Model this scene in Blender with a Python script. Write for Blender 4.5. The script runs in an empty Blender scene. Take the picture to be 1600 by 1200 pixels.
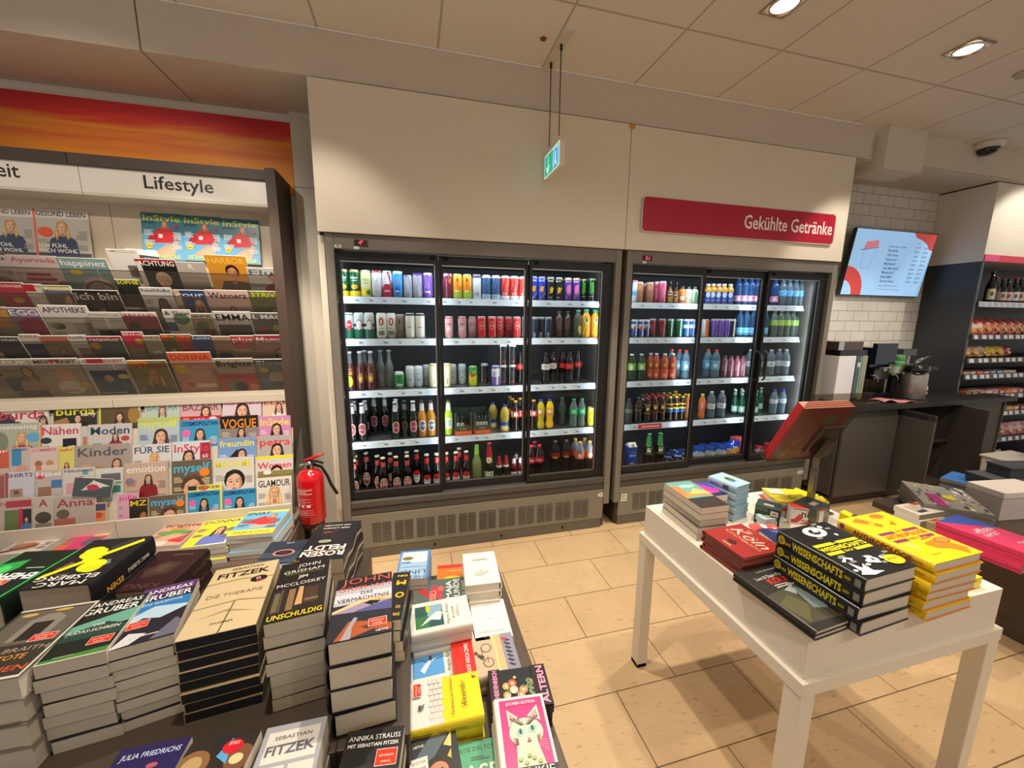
import bpy, math, random
import numpy as np
from mathutils import Vector, Matrix
random.seed(7)
PI = math.pi
sc = bpy.context.scene
COL = sc.collection

# ------------------------------------------------------------------ camera model (solved from the photograph's vanishing points)
ROT = np.array([[0.968545072138823, -0.24866877471939622, 0.009180616273233138],
                [-0.0330204743049559, -0.16500470245877924, -0.9857398726049208],
                [0.24663757116927246, 0.9544303477184932, -0.16802565233225003]])
FPX = 606.2430107408135
EYE = np.array([0, 0, 1.6])
def ray(x, y): return ROT.T @ np.array([(x - 800) / FPX, (y - 600) / FPX, 1.0])
def onY(x, y, d): r = ray(x, y); return EYE + r * d / r[1]
def onZ(x, y, z): r = ray(x, y); return EYE + r * (z - 1.6) / r[2]

# ------------------------------------------------------------------ colours and materials
def lin(h):
    h = h.lstrip('#')
    if len(h) == 3: h = ''.join(a * 2 for a in h)
    r = []
    for i in (0, 2, 4):
        v = int(h[i:i + 2], 16) / 255
        r.append(v / 12.92 if v <= .04045 else ((v + .055) / 1.055) ** 2.4)
    return (r[0], r[1], r[2], 1.0)
MATS = {}
def newmat(name):
    m = bpy.data.materials.new(name); m.use_nodes = True
    MATS[name] = m
    nt = m.node_tree
    return m, nt, nt.nodes['Principled BSDF']
def attr_mat(name, rough=.5, metal=0, coat=0, spec=.5, noise=0, bump=0, scale=200):
    m, nt, b = newmat(name)
    a = nt.nodes.new('ShaderNodeAttribute'); a.attribute_name = 'Col'
    b.inputs['Roughness'].default_value = rough; b.inputs['Metallic'].default_value = metal
    b.inputs['Coat Weight'].default_value = coat; b.inputs['Specular IOR Level'].default_value = spec
    src = a.outputs['Color']
    if noise or bump:
        n = nt.nodes.new('ShaderNodeTexNoise'); n.inputs['Scale'].default_value = scale; n.inputs['Detail'].default_value = 3
        tc = nt.nodes.new('ShaderNodeTexCoord'); nt.links.new(tc.outputs['Object'], n.inputs['Vector'])
        if noise:
            mx = nt.nodes.new('ShaderNodeMix'); mx.data_type = 'RGBA'; mx.blend_type = 'MULTIPLY'; mx.inputs[0].default_value = noise
            nt.links.new(src, mx.inputs[6]); nt.links.new(n.outputs['Fac'], mx.inputs[7]); src = mx.outputs[2]
        if bump:
            bp = nt.nodes.new('ShaderNodeBump'); bp.inputs['Strength'].default_value = bump; bp.inputs['Distance'].default_value = .002
            nt.links.new(n.outputs['Fac'], bp.inputs['Height']); nt.links.new(bp.outputs['Normal'], b.inputs['Normal'])
    nt.links.new(src, b.inputs['Base Color'])
    return m
attr_mat('print', .33, spec=.5)
attr_mat('matte', .7)
attr_mat('paint', .45, bump=.05, scale=60)
attr_mat('plaster', .8, bump=.08, scale=350)
attr_mat('gloss', .12, coat=.3)
attr_mat('metal', .35, metal=.9)
attr_mat('chrome', .12, metal=1)
attr_mat('powder', .5, spec=.4, bump=.04, scale=900)
def pages():
    m = attr_mat('pages', .85)
    nt = m.node_tree; b = nt.nodes['Principled BSDF']
    tc = nt.nodes.new('ShaderNodeTexCoord'); mp = nt.nodes.new('ShaderNodeMapping'); mp.inputs['Scale'].default_value = (3, 3, 900)
    n = nt.nodes.new('ShaderNodeTexNoise'); n.inputs['Scale'].default_value = 1; n.inputs['Detail'].default_value = 2
    nt.links.new(tc.outputs['Object'], mp.inputs[0]); nt.links.new(mp.outputs[0], n.inputs['Vector'])
    bp = nt.nodes.new('ShaderNodeBump'); bp.inputs['Strength'].default_value = .25; bp.inputs['Distance'].default_value = .001
    nt.links.new(n.outputs['Fac'], bp.inputs['Height']); nt.links.new(bp.outputs['Normal'], b.inputs['Normal'])
pages()
def emit_mat(name, s):
    m, nt, b = newmat(name)
    a = nt.nodes.new('ShaderNodeAttribute'); a.attribute_name = 'Col'
    nt.links.new(a.outputs['Color'], b.inputs['Base Color']); nt.links.new(a.outputs['Color'], b.inputs['Emission Color'])
    b.inputs['Emission Strength'].default_value = s; b.inputs['Roughness'].default_value = .3
emit_mat('lamp', 9.0); emit_mat('screen', .62); emit_mat('backlit', .8); emit_mat('led', 2.0)
def clear_mat(name, amount, rough=.03, tint=None, ior=1.45):
    m, nt, b = newmat(name)
    nt.nodes.remove(b)
    out = nt.nodes['Material Output']
    tr = nt.nodes.new('ShaderNodeBsdfTransparent'); gl = nt.nodes.new('ShaderNodeBsdfGlossy'); gl.inputs['Roughness'].default_value = rough
    fr = nt.nodes.new('ShaderNodeFresnel'); fr.inputs['IOR'].default_value = ior
    m1 = nt.nodes.new('ShaderNodeMixShader')
    a = nt.nodes.new('ShaderNodeAttribute'); a.attribute_name = 'Col'
    nt.links.new(a.outputs['Color'], tr.inputs['Color'])
    if amount < 1:
        df = nt.nodes.new('ShaderNodeBsdfDiffuse'); nt.links.new(a.outputs['Color'], df.inputs['Color'])
        m2 = nt.nodes.new('ShaderNodeMixShader'); m2.inputs[0].default_value = amount
        nt.links.new(df.outputs[0], m2.inputs[1]); nt.links.new(tr.outputs[0], m2.inputs[2]); base = m2.outputs[0]
    else: base = tr.outputs[0]
    ge = nt.nodes.new('ShaderNodeNewGeometry'); iv = nt.nodes.new('ShaderNodeMath'); iv.operation = 'SUBTRACT'; iv.inputs[0].default_value = 1; nt.links.new(ge.outputs['Backfacing'], iv.inputs[1])
    mu = nt.nodes.new('ShaderNodeMath'); mu.operation = 'MULTIPLY'; nt.links.new(fr.outputs[0], mu.inputs[0]); nt.links.new(iv.outputs[0], mu.inputs[1])   # reflect at the outer surface only
    nt.links.new(mu.outputs[0], m1.inputs[0]); nt.links.new(base, m1.inputs[1]); nt.links.new(gl.outputs[0], m1.inputs[2])
    nt.links.new(m1.outputs[0], out.inputs['Surface'])
clear_mat('glass', 1, .02, ior=1.3)
clear_mat('acrylic', .97, .08, ior=1.25)
clear_mat('smoke', .8, .15, ior=1.4)
clear_mat('pet', .72, .06, ior=1.4)

def tex_mats():
    # beige stone floor tiles, 60 x 30 cm running bond
    m, nt, b = newmat('floor_tiles')
    N = nt.nodes.new; L = nt.links.new
    tc = N('ShaderNodeTexCoord')
    mp = N('ShaderNodeMapping'); mp.inputs['Location'].default_value = (-.21, -.085, 0); L(tc.outputs['Object'], mp.inputs[0])
    br = N('ShaderNodeTexBrick'); br.offset = .5; br.inputs['Scale'].default_value = 1; br.inputs['Brick Width'].default_value = .6022
    br.inputs['Row Height'].default_value = .2985; br.inputs['Mortar Size'].default_value = .0022; br.inputs['Mortar Smooth'].default_value = .1
    br.inputs['Bias'].default_value = 0
    br.inputs['Color1'].default_value = lin('d3b48a'); br.inputs['Color2'].default_value = lin('cdad84'); br.inputs['Mortar'].default_value = lin('6a5135')
    L(mp.outputs[0], br.inputs['Vector'])
    n1 = N('ShaderNodeTexNoise'); n1.inputs['Scale'].default_value = 5; n1.inputs['Detail'].default_value = 6; L(tc.outputs['Object'], n1.inputs['Vector'])
    mp2 = N('ShaderNodeMapping'); mp2.inputs['Rotation'].default_value = (0, 0, .9); mp2.inputs['Scale'].default_value = (9, 34, 1); L(tc.outputs['Object'], mp2.inputs[0])
    n2 = N('ShaderNodeTexNoise'); n2.inputs['Scale'].default_value = 2.2; n2.inputs['Detail'].default_value = 5; L(mp2.outputs[0], n2.inputs['Vector'])
    r2 = N('ShaderNodeValToRGB'); r2.color_ramp.elements[0].position = .28; r2.color_ramp.elements[0].color = lin('a58a66'); r2.color_ramp.elements[1].position = .40; r2.color_ramp.elements[1].color = (1, 1, 1, 1)
    L(n2.outputs['Fac'], r2.inputs[0])
    r1 = N('ShaderNodeValToRGB'); r1.color_ramp.elements[0].position = .3; r1.color_ramp.elements[0].color = (.86, .84, .8, 1); r1.color_ramp.elements[1].position = .7
    L(n1.outputs['Fac'], r1.inputs[0])
    a = N('ShaderNodeMix'); a.data_type = 'RGBA'; a.blend_type = 'MULTIPLY'; a.inputs[0].default_value = .6; L(br.outputs['Color'], a.inputs[6]); L(r1.outputs[0], a.inputs[7])
    a2 = N('ShaderNodeMix'); a2.data_type = 'RGBA'; a2.blend_type = 'MULTIPLY'; a2.inputs[0].default_value = .45; L(a.outputs[2], a2.inputs[6]); L(r2.outputs[0], a2.inputs[7])
    L(a2.outputs[2], b.inputs['Base Color']); b.inputs['Roughness'].default_value = .42; b.inputs['Specular IOR Level'].default_value = .35
    # mineral-fibre ceiling tiles
    m, nt, b = newmat('ceiling_tiles'); N = nt.nodes.new; L = nt.links.new
    tc = N('ShaderNodeTexCoord'); mp = N('ShaderNodeMapping'); mp.inputs['Location'].default_value = (-.197, -.14, 0); L(tc.outputs['Object'], mp.inputs[0])
    br = N('ShaderNodeTexBrick'); br.offset = 0; br.inputs['Scale'].default_value = 1; br.inputs['Brick Width'].default_value = .627; br.inputs['Row Height'].default_value = .6265
    br.inputs['Mortar Size'].default_value = .007; br.inputs['Mortar Smooth'].default_value = .2; br.inputs['Bias'].default_value = 0
    br.inputs['Color1'].default_value = lin('e5e0d8'); br.inputs['Color2'].default_value = lin('e1dcd3'); br.inputs['Mortar'].default_value = lin('b9b0a4'); L(mp.outputs[0], br.inputs['Vector'])
    n1 = N('ShaderNodeTexNoise'); n1.inputs['Scale'].default_value = 160; n1.inputs['Detail'].default_value = 2; L(tc.outputs['Object'], n1.inputs['Vector'])
    bp = N('ShaderNodeBump'); bp.inputs['Strength'].default_value = .25; bp.inputs['Distance'].default_value = .002; L(n1.outputs['Fac'], bp.inputs['Height'])
    L(bp.outputs[0], b.inputs['Normal']); L(br.outputs['Color'], b.inputs['Base Color']); b.inputs['Roughness'].default_value = .9
    # white glazed wall tiles of the coffee niche
    m, nt, b = newmat('wall_tiles'); N = nt.nodes.new; L = nt.links.new
    tc = N('ShaderNodeTexCoord'); sp = N('ShaderNodeSeparateXYZ'); cb = N('ShaderNodeCombineXYZ'); L(tc.outputs['Object'], sp.inputs[0]); L(sp.outputs[0], cb.inputs[0]); L(sp.outputs[2], cb.inputs[1])
    br = N('ShaderNodeTexBrick'); br.offset = .5; br.inputs['Scale'].default_value = 1; br.inputs['Brick Width'].default_value = .2; br.inputs['Row Height'].default_value = .1
    br.inputs['Mortar Size'].default_value = .0025; br.inputs['Mortar Smooth'].default_value = .1; br.inputs['Bias'].default_value = 0
    br.inputs['Color1'].default_value = lin('e3dfd8'); br.inputs['Color2'].default_value = lin('ddd8d0'); br.inputs['Mortar'].default_value = lin('8d877e'); L(cb.outputs[0], br.inputs['Vector'])
    bp = N('ShaderNodeBump'); bp.inputs['Strength'].default_value = .4; bp.inputs['Distance'].default_value = .004; bp.invert = True; L(br.outputs['Fac'], bp.inputs['Height']); L(bp.outputs[0], b.inputs['Normal'])
    L(br.outputs['Color'], b.inputs['Base Color']); b.inputs['Roughness'].default_value = .2
    # printed red-to-orange sky panel behind the magazine rack
    m, nt, b = newmat('orange_print'); N = nt.nodes.new; L = nt.links.new
    tc = N('ShaderNodeTexCoord'); sp = N('ShaderNodeSeparateXYZ'); L(tc.outputs['Object'], sp.inputs[0])
    mp = N('ShaderNodeMapping'); mp.inputs['Scale'].default_value = (1.2, 1, 14); L(tc.outputs['Object'], mp.inputs[0])
    n1 = N('ShaderNodeTexNoise'); n1.inputs['Scale'].default_value = 1; n1.inputs['Detail'].default_value = 4; L(mp.outputs[0], n1.inputs['Vector'])
    ma = N('ShaderNodeMath'); ma.operation = 'MULTIPLY_ADD'; ma.inputs[1].default_value = .22; ma.inputs[2].default_value = -.11; L(n1.outputs['Fac'], ma.inputs[0])
    ad = N('ShaderNodeMath'); ad.operation = 'ADD'; L(sp.outputs[2], ad.inputs[0]); L(ma.outputs[0], ad.inputs[1])
    mr = N('ShaderNodeMapRange'); mr.inputs['From Min'].default_value = 2.40; mr.inputs['From Max'].default_value = 2.80; L(ad.outputs[0], mr.inputs['Value'])
    r = N('ShaderNodeValToRGB'); e = r.color_ramp.elements; e[0].position = 0; e[0].color = lin('f0a01c'); e[1].position = 1; e[1].color = lin('b5141c')
    for p, c in ((.35, 'e58a1a'), (.55, 'd2601c'), (.66, 'e08a20'), (.8, 'cc2a1c')): k = e.new(p); k.color = lin(c)
    L(mr.outputs[0], r.inputs[0]); L(r.outputs[0], b.inputs['Base Color']); b.inputs['Roughness'].default_value = .5
tex_mats()

# ------------------------------------------------------------------ mesh builder
TXT = {}
def glyphs(s, bold=0.0, shear=0.0, sx=1.0):
    k = (s, bold, shear)
    if k not in TXT:
        cu = bpy.data.curves.new('t', 'FONT'); cu.body = s; cu.size = 1; cu.offset = bold; cu.shear = shear; cu.resolution_u = 2; cu.fill_mode = 'FRONT'; cu.space_line = .85
        cu.dimensions = '2D'
        ob = bpy.data.objects.new('t', cu)
        me = bpy.data.meshes.new_from_object(ob)
        v = [(p.co.x, p.co.y) for p in me.vertices]; f = [tuple(p.vertices) for p in me.polygons]
        bpy.data.objects.remove(ob); bpy.data.meshes.remove(me); bpy.data.curves.remove(cu)
        if not v: v = [(0, 0), (0, .01), (.01, 0)]; f = [(0, 1, 2)]
        xs = [p[0] for p in v]; ys = [p[1] for p in v]
        TXT[k] = (v, f, min(xs), max(xs), min(ys), max(ys))
    return TXT[k]
class MB:
    def __init__(s):
        s.v = []; s.f = []; s.c = []; s.m = []; s.mats = []; s.lay = 0; s.fr = None; s.smooth = []; s.dl = .00006
    def mi(s, m):
        if m not in s.mats: s.mats.append(m)
        return s.mats.index(m)
    def add(s, vs, fs, c, m='matte', sm=False):
        o = len(s.v); s.v += [tuple(float(t) for t in p) for p in vs]; k = s.mi(m); cc = lin(c) if isinstance(c, str) else c
        for f in fs: s.f.append(tuple(o + i for i in f)); s.c.append(cc); s.m.append(k); s.smooth.append(sm)
    def box(s, x0, y0, z0, x1, y1, z1, c, m='matte'):
        s.add([(x0, y0, z0), (x1, y0, z0), (x1, y1, z0), (x0, y1, z0), (x0, y0, z1), (x1, y0, z1), (x1, y1, z1), (x0, y1, z1)],
              [(3, 2, 1, 0), (4, 5, 6, 7), (0, 1, 5, 4), (1, 2, 6, 5), (2, 3, 7, 6), (3, 0, 4, 7)], c, m); return s
    def hexa(s, b, t, c, m='matte'):   # four bottom corners (ccw) and four top corners
        s.add(list(b) + list(t), [(3, 2, 1, 0), (4, 5, 6, 7), (0, 1, 5, 4), (1, 2, 6, 5), (2, 3, 7, 6), (3, 0, 4, 7)], c, m); return s
    def prism(s, pts, z0, z1, c, m='matte'):
        n = len(pts)
        s.add([(x, y, z0) for x, y in pts] + [(x, y, z1) for x, y in pts],
              [tuple(range(n))[::-1], tuple(range(n, 2 * n))] + [(i, (i + 1) % n, n + (i + 1) % n, n + i) for i in range(n)], c, m); return s
    def lathe(s, prof, cols, m='gloss', n=20, o=(0, 0, 0), sm=True, caps=True):
        # prof: [(r,z)...]; cols: one colour, or one per band
        k = len(prof); vs = []
        for r, z in prof:
            for i in range(n): a = 2 * PI * i / n; vs.append((o[0] + r * math.sin(a), o[1] - r * math.cos(a), o[2] + z))
        for j in range(k - 1):
            c = cols if isinstance(cols, str) else cols[min(j, len(cols) - 1)]
            mm = m if isinstance(m, str) else m[min(j, len(m) - 1)]
            s.addi(vs if j == 0 else None, [(j * n + i, j * n + (i + 1) % n, (j + 1) * n + (i + 1) % n, (j + 1) * n + i) for i in range(n)], c, mm, sm)
        c0 = cols if isinstance(cols, str) else cols[0]; c1 = cols if isinstance(cols, str) else cols[-1]
        if caps and prof[0][0] > 1e-5: s.addi(None, [tuple(range(n))[::-1]], c0, m if isinstance(m, str) else m[0])
        if caps and prof[-1][0] > 1e-5: s.addi(None, [tuple((k - 1) * n + i for i in range(n))], c1, m if isinstance(m, str) else m[-1])
        return s
    def addi(s, vs, fs, c, m, sm=False):
        if vs is not None: s._o = len(s.v); s.v += [tuple(float(t) for t in p) for p in vs]
        k = s.mi(m); cc = lin(c)
        for f in fs: s.f.append(tuple(s._o + i for i in f)); s.c.append(cc); s.m.append(k); s.smooth.append(sm)
    def tube(s, path, r, c, m='matte', n=8):
        P = [Vector(p) for p in path]; vs = []; R = r if isinstance(r, (list, tuple)) else [r] * len(P)
        up = Vector((0, 0, 1))
        for i, p in enumerate(P):
            d = (P[min(i + 1, len(P) - 1)] - P[max(i - 1, 0)]).normalized()
            a = d.cross(up) if abs(d.dot(up)) < .95 else d.cross(Vector((1, 0, 0)))
            a.normalize(); b = d.cross(a)
            for k in range(n): t = 2 * PI * k / n; vs.append(p + (a * math.cos(t) + b * math.sin(t)) * R[i])
        fs = [(i * n + k, (i + 1) * n + k, (i + 1) * n + (k + 1) % n, i * n + (k + 1) % n) for i in range(len(P) - 1) for k in range(n)]
        fs += [tuple(range(n)), tuple((len(P) - 1) * n + k for k in range(n))[::-1]]
        s.add(vs, fs, c, m, True); return s
    # ---- flat or wrapped art on a surface
    def flat(s, o, U, V):
        o, U, V = Vector(o), Vector(U).normalized(), Vector(V).normalized(); W = U.cross(V)
        s.fr = lambda u, v, l: o + U * u + V * v + W * l
        s.wrap = False; s.lay = 1; return s
    def cyl(s, r, a0=0, z0=0, o=(0, 0)):
        def fr(u, v, l):
            a = a0 + u / r; rr = r + l
            return Vector((o[0] + rr * math.sin(a), o[1] - rr * math.cos(a), z0 + v))
        s.fr = fr; s.wrap = True; s.lay = 3; return s
    def prof(s, rf, a0=0):    # wrapped on a lathe whose radius depends on height
        def fr(u, v, l):
            r = rf(v) + l; a = a0 + u / max(rf(v), .01)
            return Vector((r * math.sin(a), -r * math.cos(a), v))
        s.fr = fr; s.wrap = True; s.lay = 3; return s
    def L(s): s.lay += 1; return s.lay * s.dl
    def poly(s, pts, c, m='print'):
        l = s.L(); s.add([s.fr(u, v, l) for u, v in pts], [tuple(range(len(pts)))], c, m); return s
    def strip(s, rows, c, m='print'):   # rows of (u, v0, v1)
        l = s.L(); vs = []; 
        for u, a, b in rows: vs += [s.fr(u, a, l), s.fr(u, b, l)]
        s.add(vs, [(2 * i, 2 * i + 2, 2 * i + 3, 2 * i + 1) for i in range(len(rows) - 1)], c, m); return s
    def rect(s, u0, v0, u1, v1, c, m='print'):
        if s.wrap:
            n = max(2, int(abs(u1 - u0) / .006)); return s.strip([(u0 + (u1 - u0) * i / n, v0, v1) for i in range(n + 1)], c, m)
        return s.poly([(u0, v0), (u1, v0), (u1, v1), (u0, v1)], c, m)
    def ell(s, cu, cv, ru, rv, c, m='print', n=18, rot=0):
        if s.wrap:
            k = 8; rows = []
            for i in range(k + 1):
                t = -1 + 2 * i / k; h = rv * math.sqrt(max(0, 1 - t * t)); rows.append((cu + ru * t, cv - h, cv + h))
            return s.strip(rows, c, m)
        ca, sa = math.cos(rot), math.sin(rot)
        return s.poly([(cu + ru * math.cos(2 * PI * i / n) * ca - rv * math.sin(2 * PI * i / n) * sa, cv + ru * math.cos(2 * PI * i / n) * sa + rv * math.sin(2 * PI * i / n) * ca) for i in range(n)], c, m)
    def text(s, t, u, v, size, c, a='l', bold=0.0, shear=0.0, w=None, rot=0, m='print'):
        vs, fs, x0, x1, y0, y1 = glyphs(t, bold, shear)
        sx = size
        if w: sx = w / max(1e-6, x1 - x0)
        off = {'l': x0, 'c': (x0 + x1) / 2, 'r': x1}[a]; l = s.L(); ca, sa = math.cos(rot), math.sin(rot)
        P = []
        for x, y in vs:
            X, Y = (x - off) * sx, y * size
            P.append(s.fr(u + X * ca - Y * sa, v + X * sa + Y * ca, l))
        s.add(P, fs, c, m); return s
    def lines(s, u, v, w, n, size, c, gap=1.7, al='l', seed=0):   # rows of tiny print
        rr = random.Random(seed + int(u * 1e4)); 
        for i in range(n):
            ww = w * rr.uniform(.6, 1); u0 = u if al == 'l' else (u - ww if al == 'r' else u - ww / 2)
            s.rect(u0, v - i * size * gap, u0 + ww, v - i * size * gap + size, c)
        return s
    def mesh(s, name):
        me = bpy.data.meshes.new(name); me.from_pydata(s.v, [], s.f)
        for n in s.mats: me.materials.append(MATS[n])
        me.polygons.foreach_set('material_index', s.m); me.polygons.foreach_set('use_smooth', s.smooth)
        at = me.attributes.new('Col', 'FLOAT_COLOR', 'FACE'); at.data.foreach_set('color', [x for c in s.c for x in c])
        me.update(); return me
    def build(s, name, parent=None, loc=(0, 0, 0), rotz=0, bevel=0):
        return link(name, s.mesh(name), parent, loc, rotz, bevel)
def link(name, me, parent=None, loc=(0, 0, 0), rotz=0, bevel=0):
    o = bpy.data.objects.new(name, me); COL.objects.link(o); o.location = loc; o.rotation_euler = (0, 0, rotz)
    if parent: o.parent = parent
    if bevel:
        b = o.modifiers.new('b', 'BEVEL'); b.width = bevel; b.segments = 2; b.limit_method = 'ANGLE'; b.angle_limit = .7
    return o
def tag(o, label=None, cat=None, group=None, kind=None):
    if label: o['label'] = label
    if cat: o['category'] = cat
    if group: o['group'] = group
    if kind: o['kind'] = kind
    return o
def thing(name, label, cat, loc=(0, 0, 0), rotz=0, group=None):
    o = bpy.data.objects.new(name, None); COL.objects.link(o); o.location = loc; o.rotation_euler = (0, 0, rotz); o.empty_display_size = .05
    return tag(o, label, cat, group)
def dup(root, loc, rotz, label, group=None):
    r = root.copy(); COL.objects.link(r); r.location = loc; r.rotation_euler = (0, 0, rotz); r['label'] = label
    if group: r['group'] = group
    elif 'group' in r: del r['group']
    for ch in root.children:
        c = ch.copy(); COL.objects.link(c); c.parent = r
        for g in ch.children:
            d = g.copy(); COL.objects.link(d); d.parent = c
    return r
def struct(name, mb, **k): return tag(mb.build(name, **k), kind='structure')
ORD = ['', 'first', 'second', 'third', 'fourth', 'fifth', 'sixth', 'seventh', 'eighth', 'ninth', 'tenth', 'eleventh', 'twelfth', 'thirteenth', 'fourteenth',
       'fifteenth', 'sixteenth', 'seventeenth', 'eighteenth', 'nineteenth', 'twentieth', 'twenty-first', 'twenty-second', 'twenty-third', 'twenty-fourth', 'twenty-fifth', 'twenty-sixth', 'twenty-seventh', 'twenty-eighth', 'twenty-ninth', 'thirtieth']

# ================================================================== SETTING
WALLC = 'd8cfc0'

struct('floor', (lambda q: q.box(-4, -3.5, -.05, 9.5, 3.3, 0, 'd2ae7c', 'floor_tiles'))(MB()))
struct('ceiling', (lambda q: q.box(-4, -3.5, 3.1, 9.5, 2.52, 3.16, 'ddd5c8', 'ceiling_tiles'))(MB()))
q = MB(); q.box(-4, 3.005, 0, -.47, 3.15, 3.1, WALLC, 'plaster'); struct('wall_back', q)
q = MB(); q.box(0, 3.3, 0, 3.45, 3.4, 3.1, WALLC, 'plaster'); struct('wall_behind_coolers', q)
# dropped soffit above rack and coolers (with the joint at the left), stepped box over the coffee corner
q = MB(); q.box(-4, 2.52, 2.866, -1.235, 3.0, 3.1, 'd3c8ba', 'plaster'); q.box(-1.228, 2.52, 2.866, 3.57, 3.3, 3.1, 'd3c8ba', 'plaster'); q.box(-1.236, 2.53, 2.87, -1.226, 3.0, 3.1, '8d8378', 'plaster'); struct('wall_soffit', q, bevel=.003)
q = MB(); q.box(3.57, 2.56, 2.866, 9.5, 3.3, 3.16, 'd3c8ba', 'plaster'); q.box(4.07, 2.52, 2.875, 9.5, 2.57, 3.1, 'd3c8ba', 'plaster'); struct('ceiling_niche', q)
q = MB(); q.box(3.64, 2.465, 2.79, 4.065, 2.70, 3.1, 'd8cfc2', 'plaster'); struct('trim_1', q, bevel=.003)
q = MB(); q.box(3.40, 2.975, 0, 5.3, 3.1, 2.866, 'e0dcd4', 'wall_tiles'); struct('wall_tiled_niche', q)
q = MB(); q.box(-.70, 2.955, 0, -.47, 3.0, 2.866, 'cfc6b6', 'paint'); q.box(-.70, 2.953, 2.42, -.47, 2.956, 2.424, '8d8478', 'paint'); struct('wall_pilaster', q)
q = MB(); q.box(-.505, 2.545, 0, -.472, 2.955, 2.06, 'd6ccba', 'paint'); struct('trim_2', q)
q = MB(); q.box(-4, 2.985, 2.38, -.71, 3.004, 2.812, 'd06020', 'orange_print'); tag(q.build('wall_graphic'), 'red to orange streaked printed panel on the wall above the magazine rack', 'wall panel')
# white fascia panels above the coolers
q = MB(); q.box(-.494, 2.50, 2.072, 1.436, 2.52, 2.853, 'e2d8c6', 'paint'); struct('wall_fascia_left', q, bevel=.0015)
q = MB(); q.box(1.440, 2.50, 2.072, 3.392, 2.52, 2.853, 'e2d8c6', 'paint'); struct('wall_fascia_right', q, bevel=.0015)
q = MB(); q.box(-.49, 2.53, 2.06, 3.385, 2.56, 2.864, '2a2724', 'matte'); q.box(3.34, 2.56, 2.06, 3.385, 3.3, 2.864, 'cfc6b6', 'paint'); struct('wall_fascia_backing', q)
q = MB(); q.flat((1.437, 2.4995, 2.842), (1, 0, 0), (0, 0, 1)); q.poly([(-.022, .003), (-.014, -.016), (.004, -.02), (.024, -.014), (.03, 0), (.02, .012), (-.012, .012)], 'c9952f', 'matte'); tag(q.build('tape_scrap'), 'small ochre scrap of tape at the top seam of the white fascia', 'tape')
# red sign
t = thing('wall_sign', 'red rounded sign with white lettering above the right drinks cooler', 'sign', (2.4, 2.5, 2.19))
q = MB(); r = .03; pts = []
for cx, cz, a in ((.855 - r, r, -90), (.855 - r, .232 - r, 0), (-.86 + r, .232 - r, 90), (-.86 + r, r, 180)):
    for i in range(6): th = math.radians(a + i * 18); pts.append((cx + r * math.cos(th), cz + r * math.sin(th)))
n = len(pts); q.add([(x, -.018, z) for x, z in pts] + [(x, -.001, z) for x, z in pts], [tuple(range(n)), tuple(range(n, 2 * n))[::-1]] + [(i, n + i, n + (i + 1) % n, (i + 1) % n) for i in range(n)], 'c9c2b8', 'print')
q.flat((0, -.0181, 0), (1, 0, 0), (0, 0, 1)); q.poly([(x * .992, .116 + (z - .116) * .95) for x, z in pts], 'ae1433')
q.build('board', t)
q = MB(); q.flat((0, -.0186, 0), (1, 0, 0), (0, 0, 1)); q.text('Gekühlte Getränke', .825, .075, .135, 'f2ece6', 'r', bold=.012, w=.84); o = q.build('lettering', t)

# ---- ceiling fittings
def downlight(x, y, lab, ang):
    t = thing('recessed_downlight', lab, 'ceiling light', (x, y, 3.1), ang)
    q = MB(); a = .076; b_ = .067
    for sx0, sy0, sx1, sy1 in ((-a, -a, a, -b_), (-a, b_, a, a), (-a, -b_, -b_, b_), (b_, -b_, a, b_)): q.box(sx0, sy0, -.006, sx1, sy1, .0, 'bdb2a4', 'metal')
    q.build('frame', t)
    q = MB(); q.lathe([(.067, -.002), (.066, -.012), (.060, -.012), (.056, -.002)], 'cfc8bc', 'chrome', 24, (0, 0, -.002), caps=False); q.build('lamp_ring', t)
    q = MB(); q.lathe([(.0, -.008), (.030, -.007), (.056, -.002)], 'fff3dd', 'lamp', 24, (0, 0, -.003), caps=False); q.build('bulb', t)
downlight(1.79, 1.755, 'round lamp in square recess, cut by the top edge of the photo', 0)
downlight(3.05, 1.735, 'round lamp in square recess nearest the domed camera', 0)
t = thing('dome_camera', 'small white dome security camera with dark bubble under the soffit edge', 'camera', (4.8, 2.47, 3.1))
q = MB(); q.lathe([(.095, 0), (.098, -.02), (.085, -.045), (.07, -.05)], 'd9d2c8', 'gloss', 24); q.build('housing', t)
q = MB(); q.lathe([(.072, -.045), (.066, -.07), (.045, -.092), (.0, -.10)], '1c1a22', 'gloss', 24); q.build('bubble', t)
t = thing('exit_sign', 'green lit exit sign hanging on two rods from the ceiling', 'sign', (.853, 2.365, 3.1))
q = MB(); q.box(-.03, -.19, -.012, .03, .19, -.0, 'd8d0c4', 'paint'); q.build('ceiling_mount', t)
for y in (-.082, .081): q = MB(); q.tube([(0, y, -.005), (0, y, -.47 )], .0035, '6a6259', 'metal'); q.lathe([(.008, -.03), (.008, 0)], '4a443e', 'metal', 10, (0, y, -.008)); q.build('rod', t)
za = onY(857, 245, 2.463)[2] - 3.1; zb = onY(855, 280, 2.463)[2] - 3.1
q = MB(); q.box(-.015, -.14, zb, .018, .115, za, 'e8e2d6', 'paint'); q.build('housing', t, bevel=.002)
q = MB(); q.flat((-.0155, .115, zb), (0, -1, 0), (0, 0, 1)); H_ = za - zb; W_ = .255
q.rect(.0, .0, W_, H_, 'dff4ec', 'backlit'); q.rect(.006, .006, W_ - .006, H_ - .006, '0fa98a', 'backlit')
q.rect(.06, .022, .068, H_ - .02, 'e6fff4', 'backlit'); q.poly([(.064, .012), (.032, .055), (.04, .06), (.064, .03), (.088, .06), (.096, .055)], 'e6fff4', 'backlit')
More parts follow.
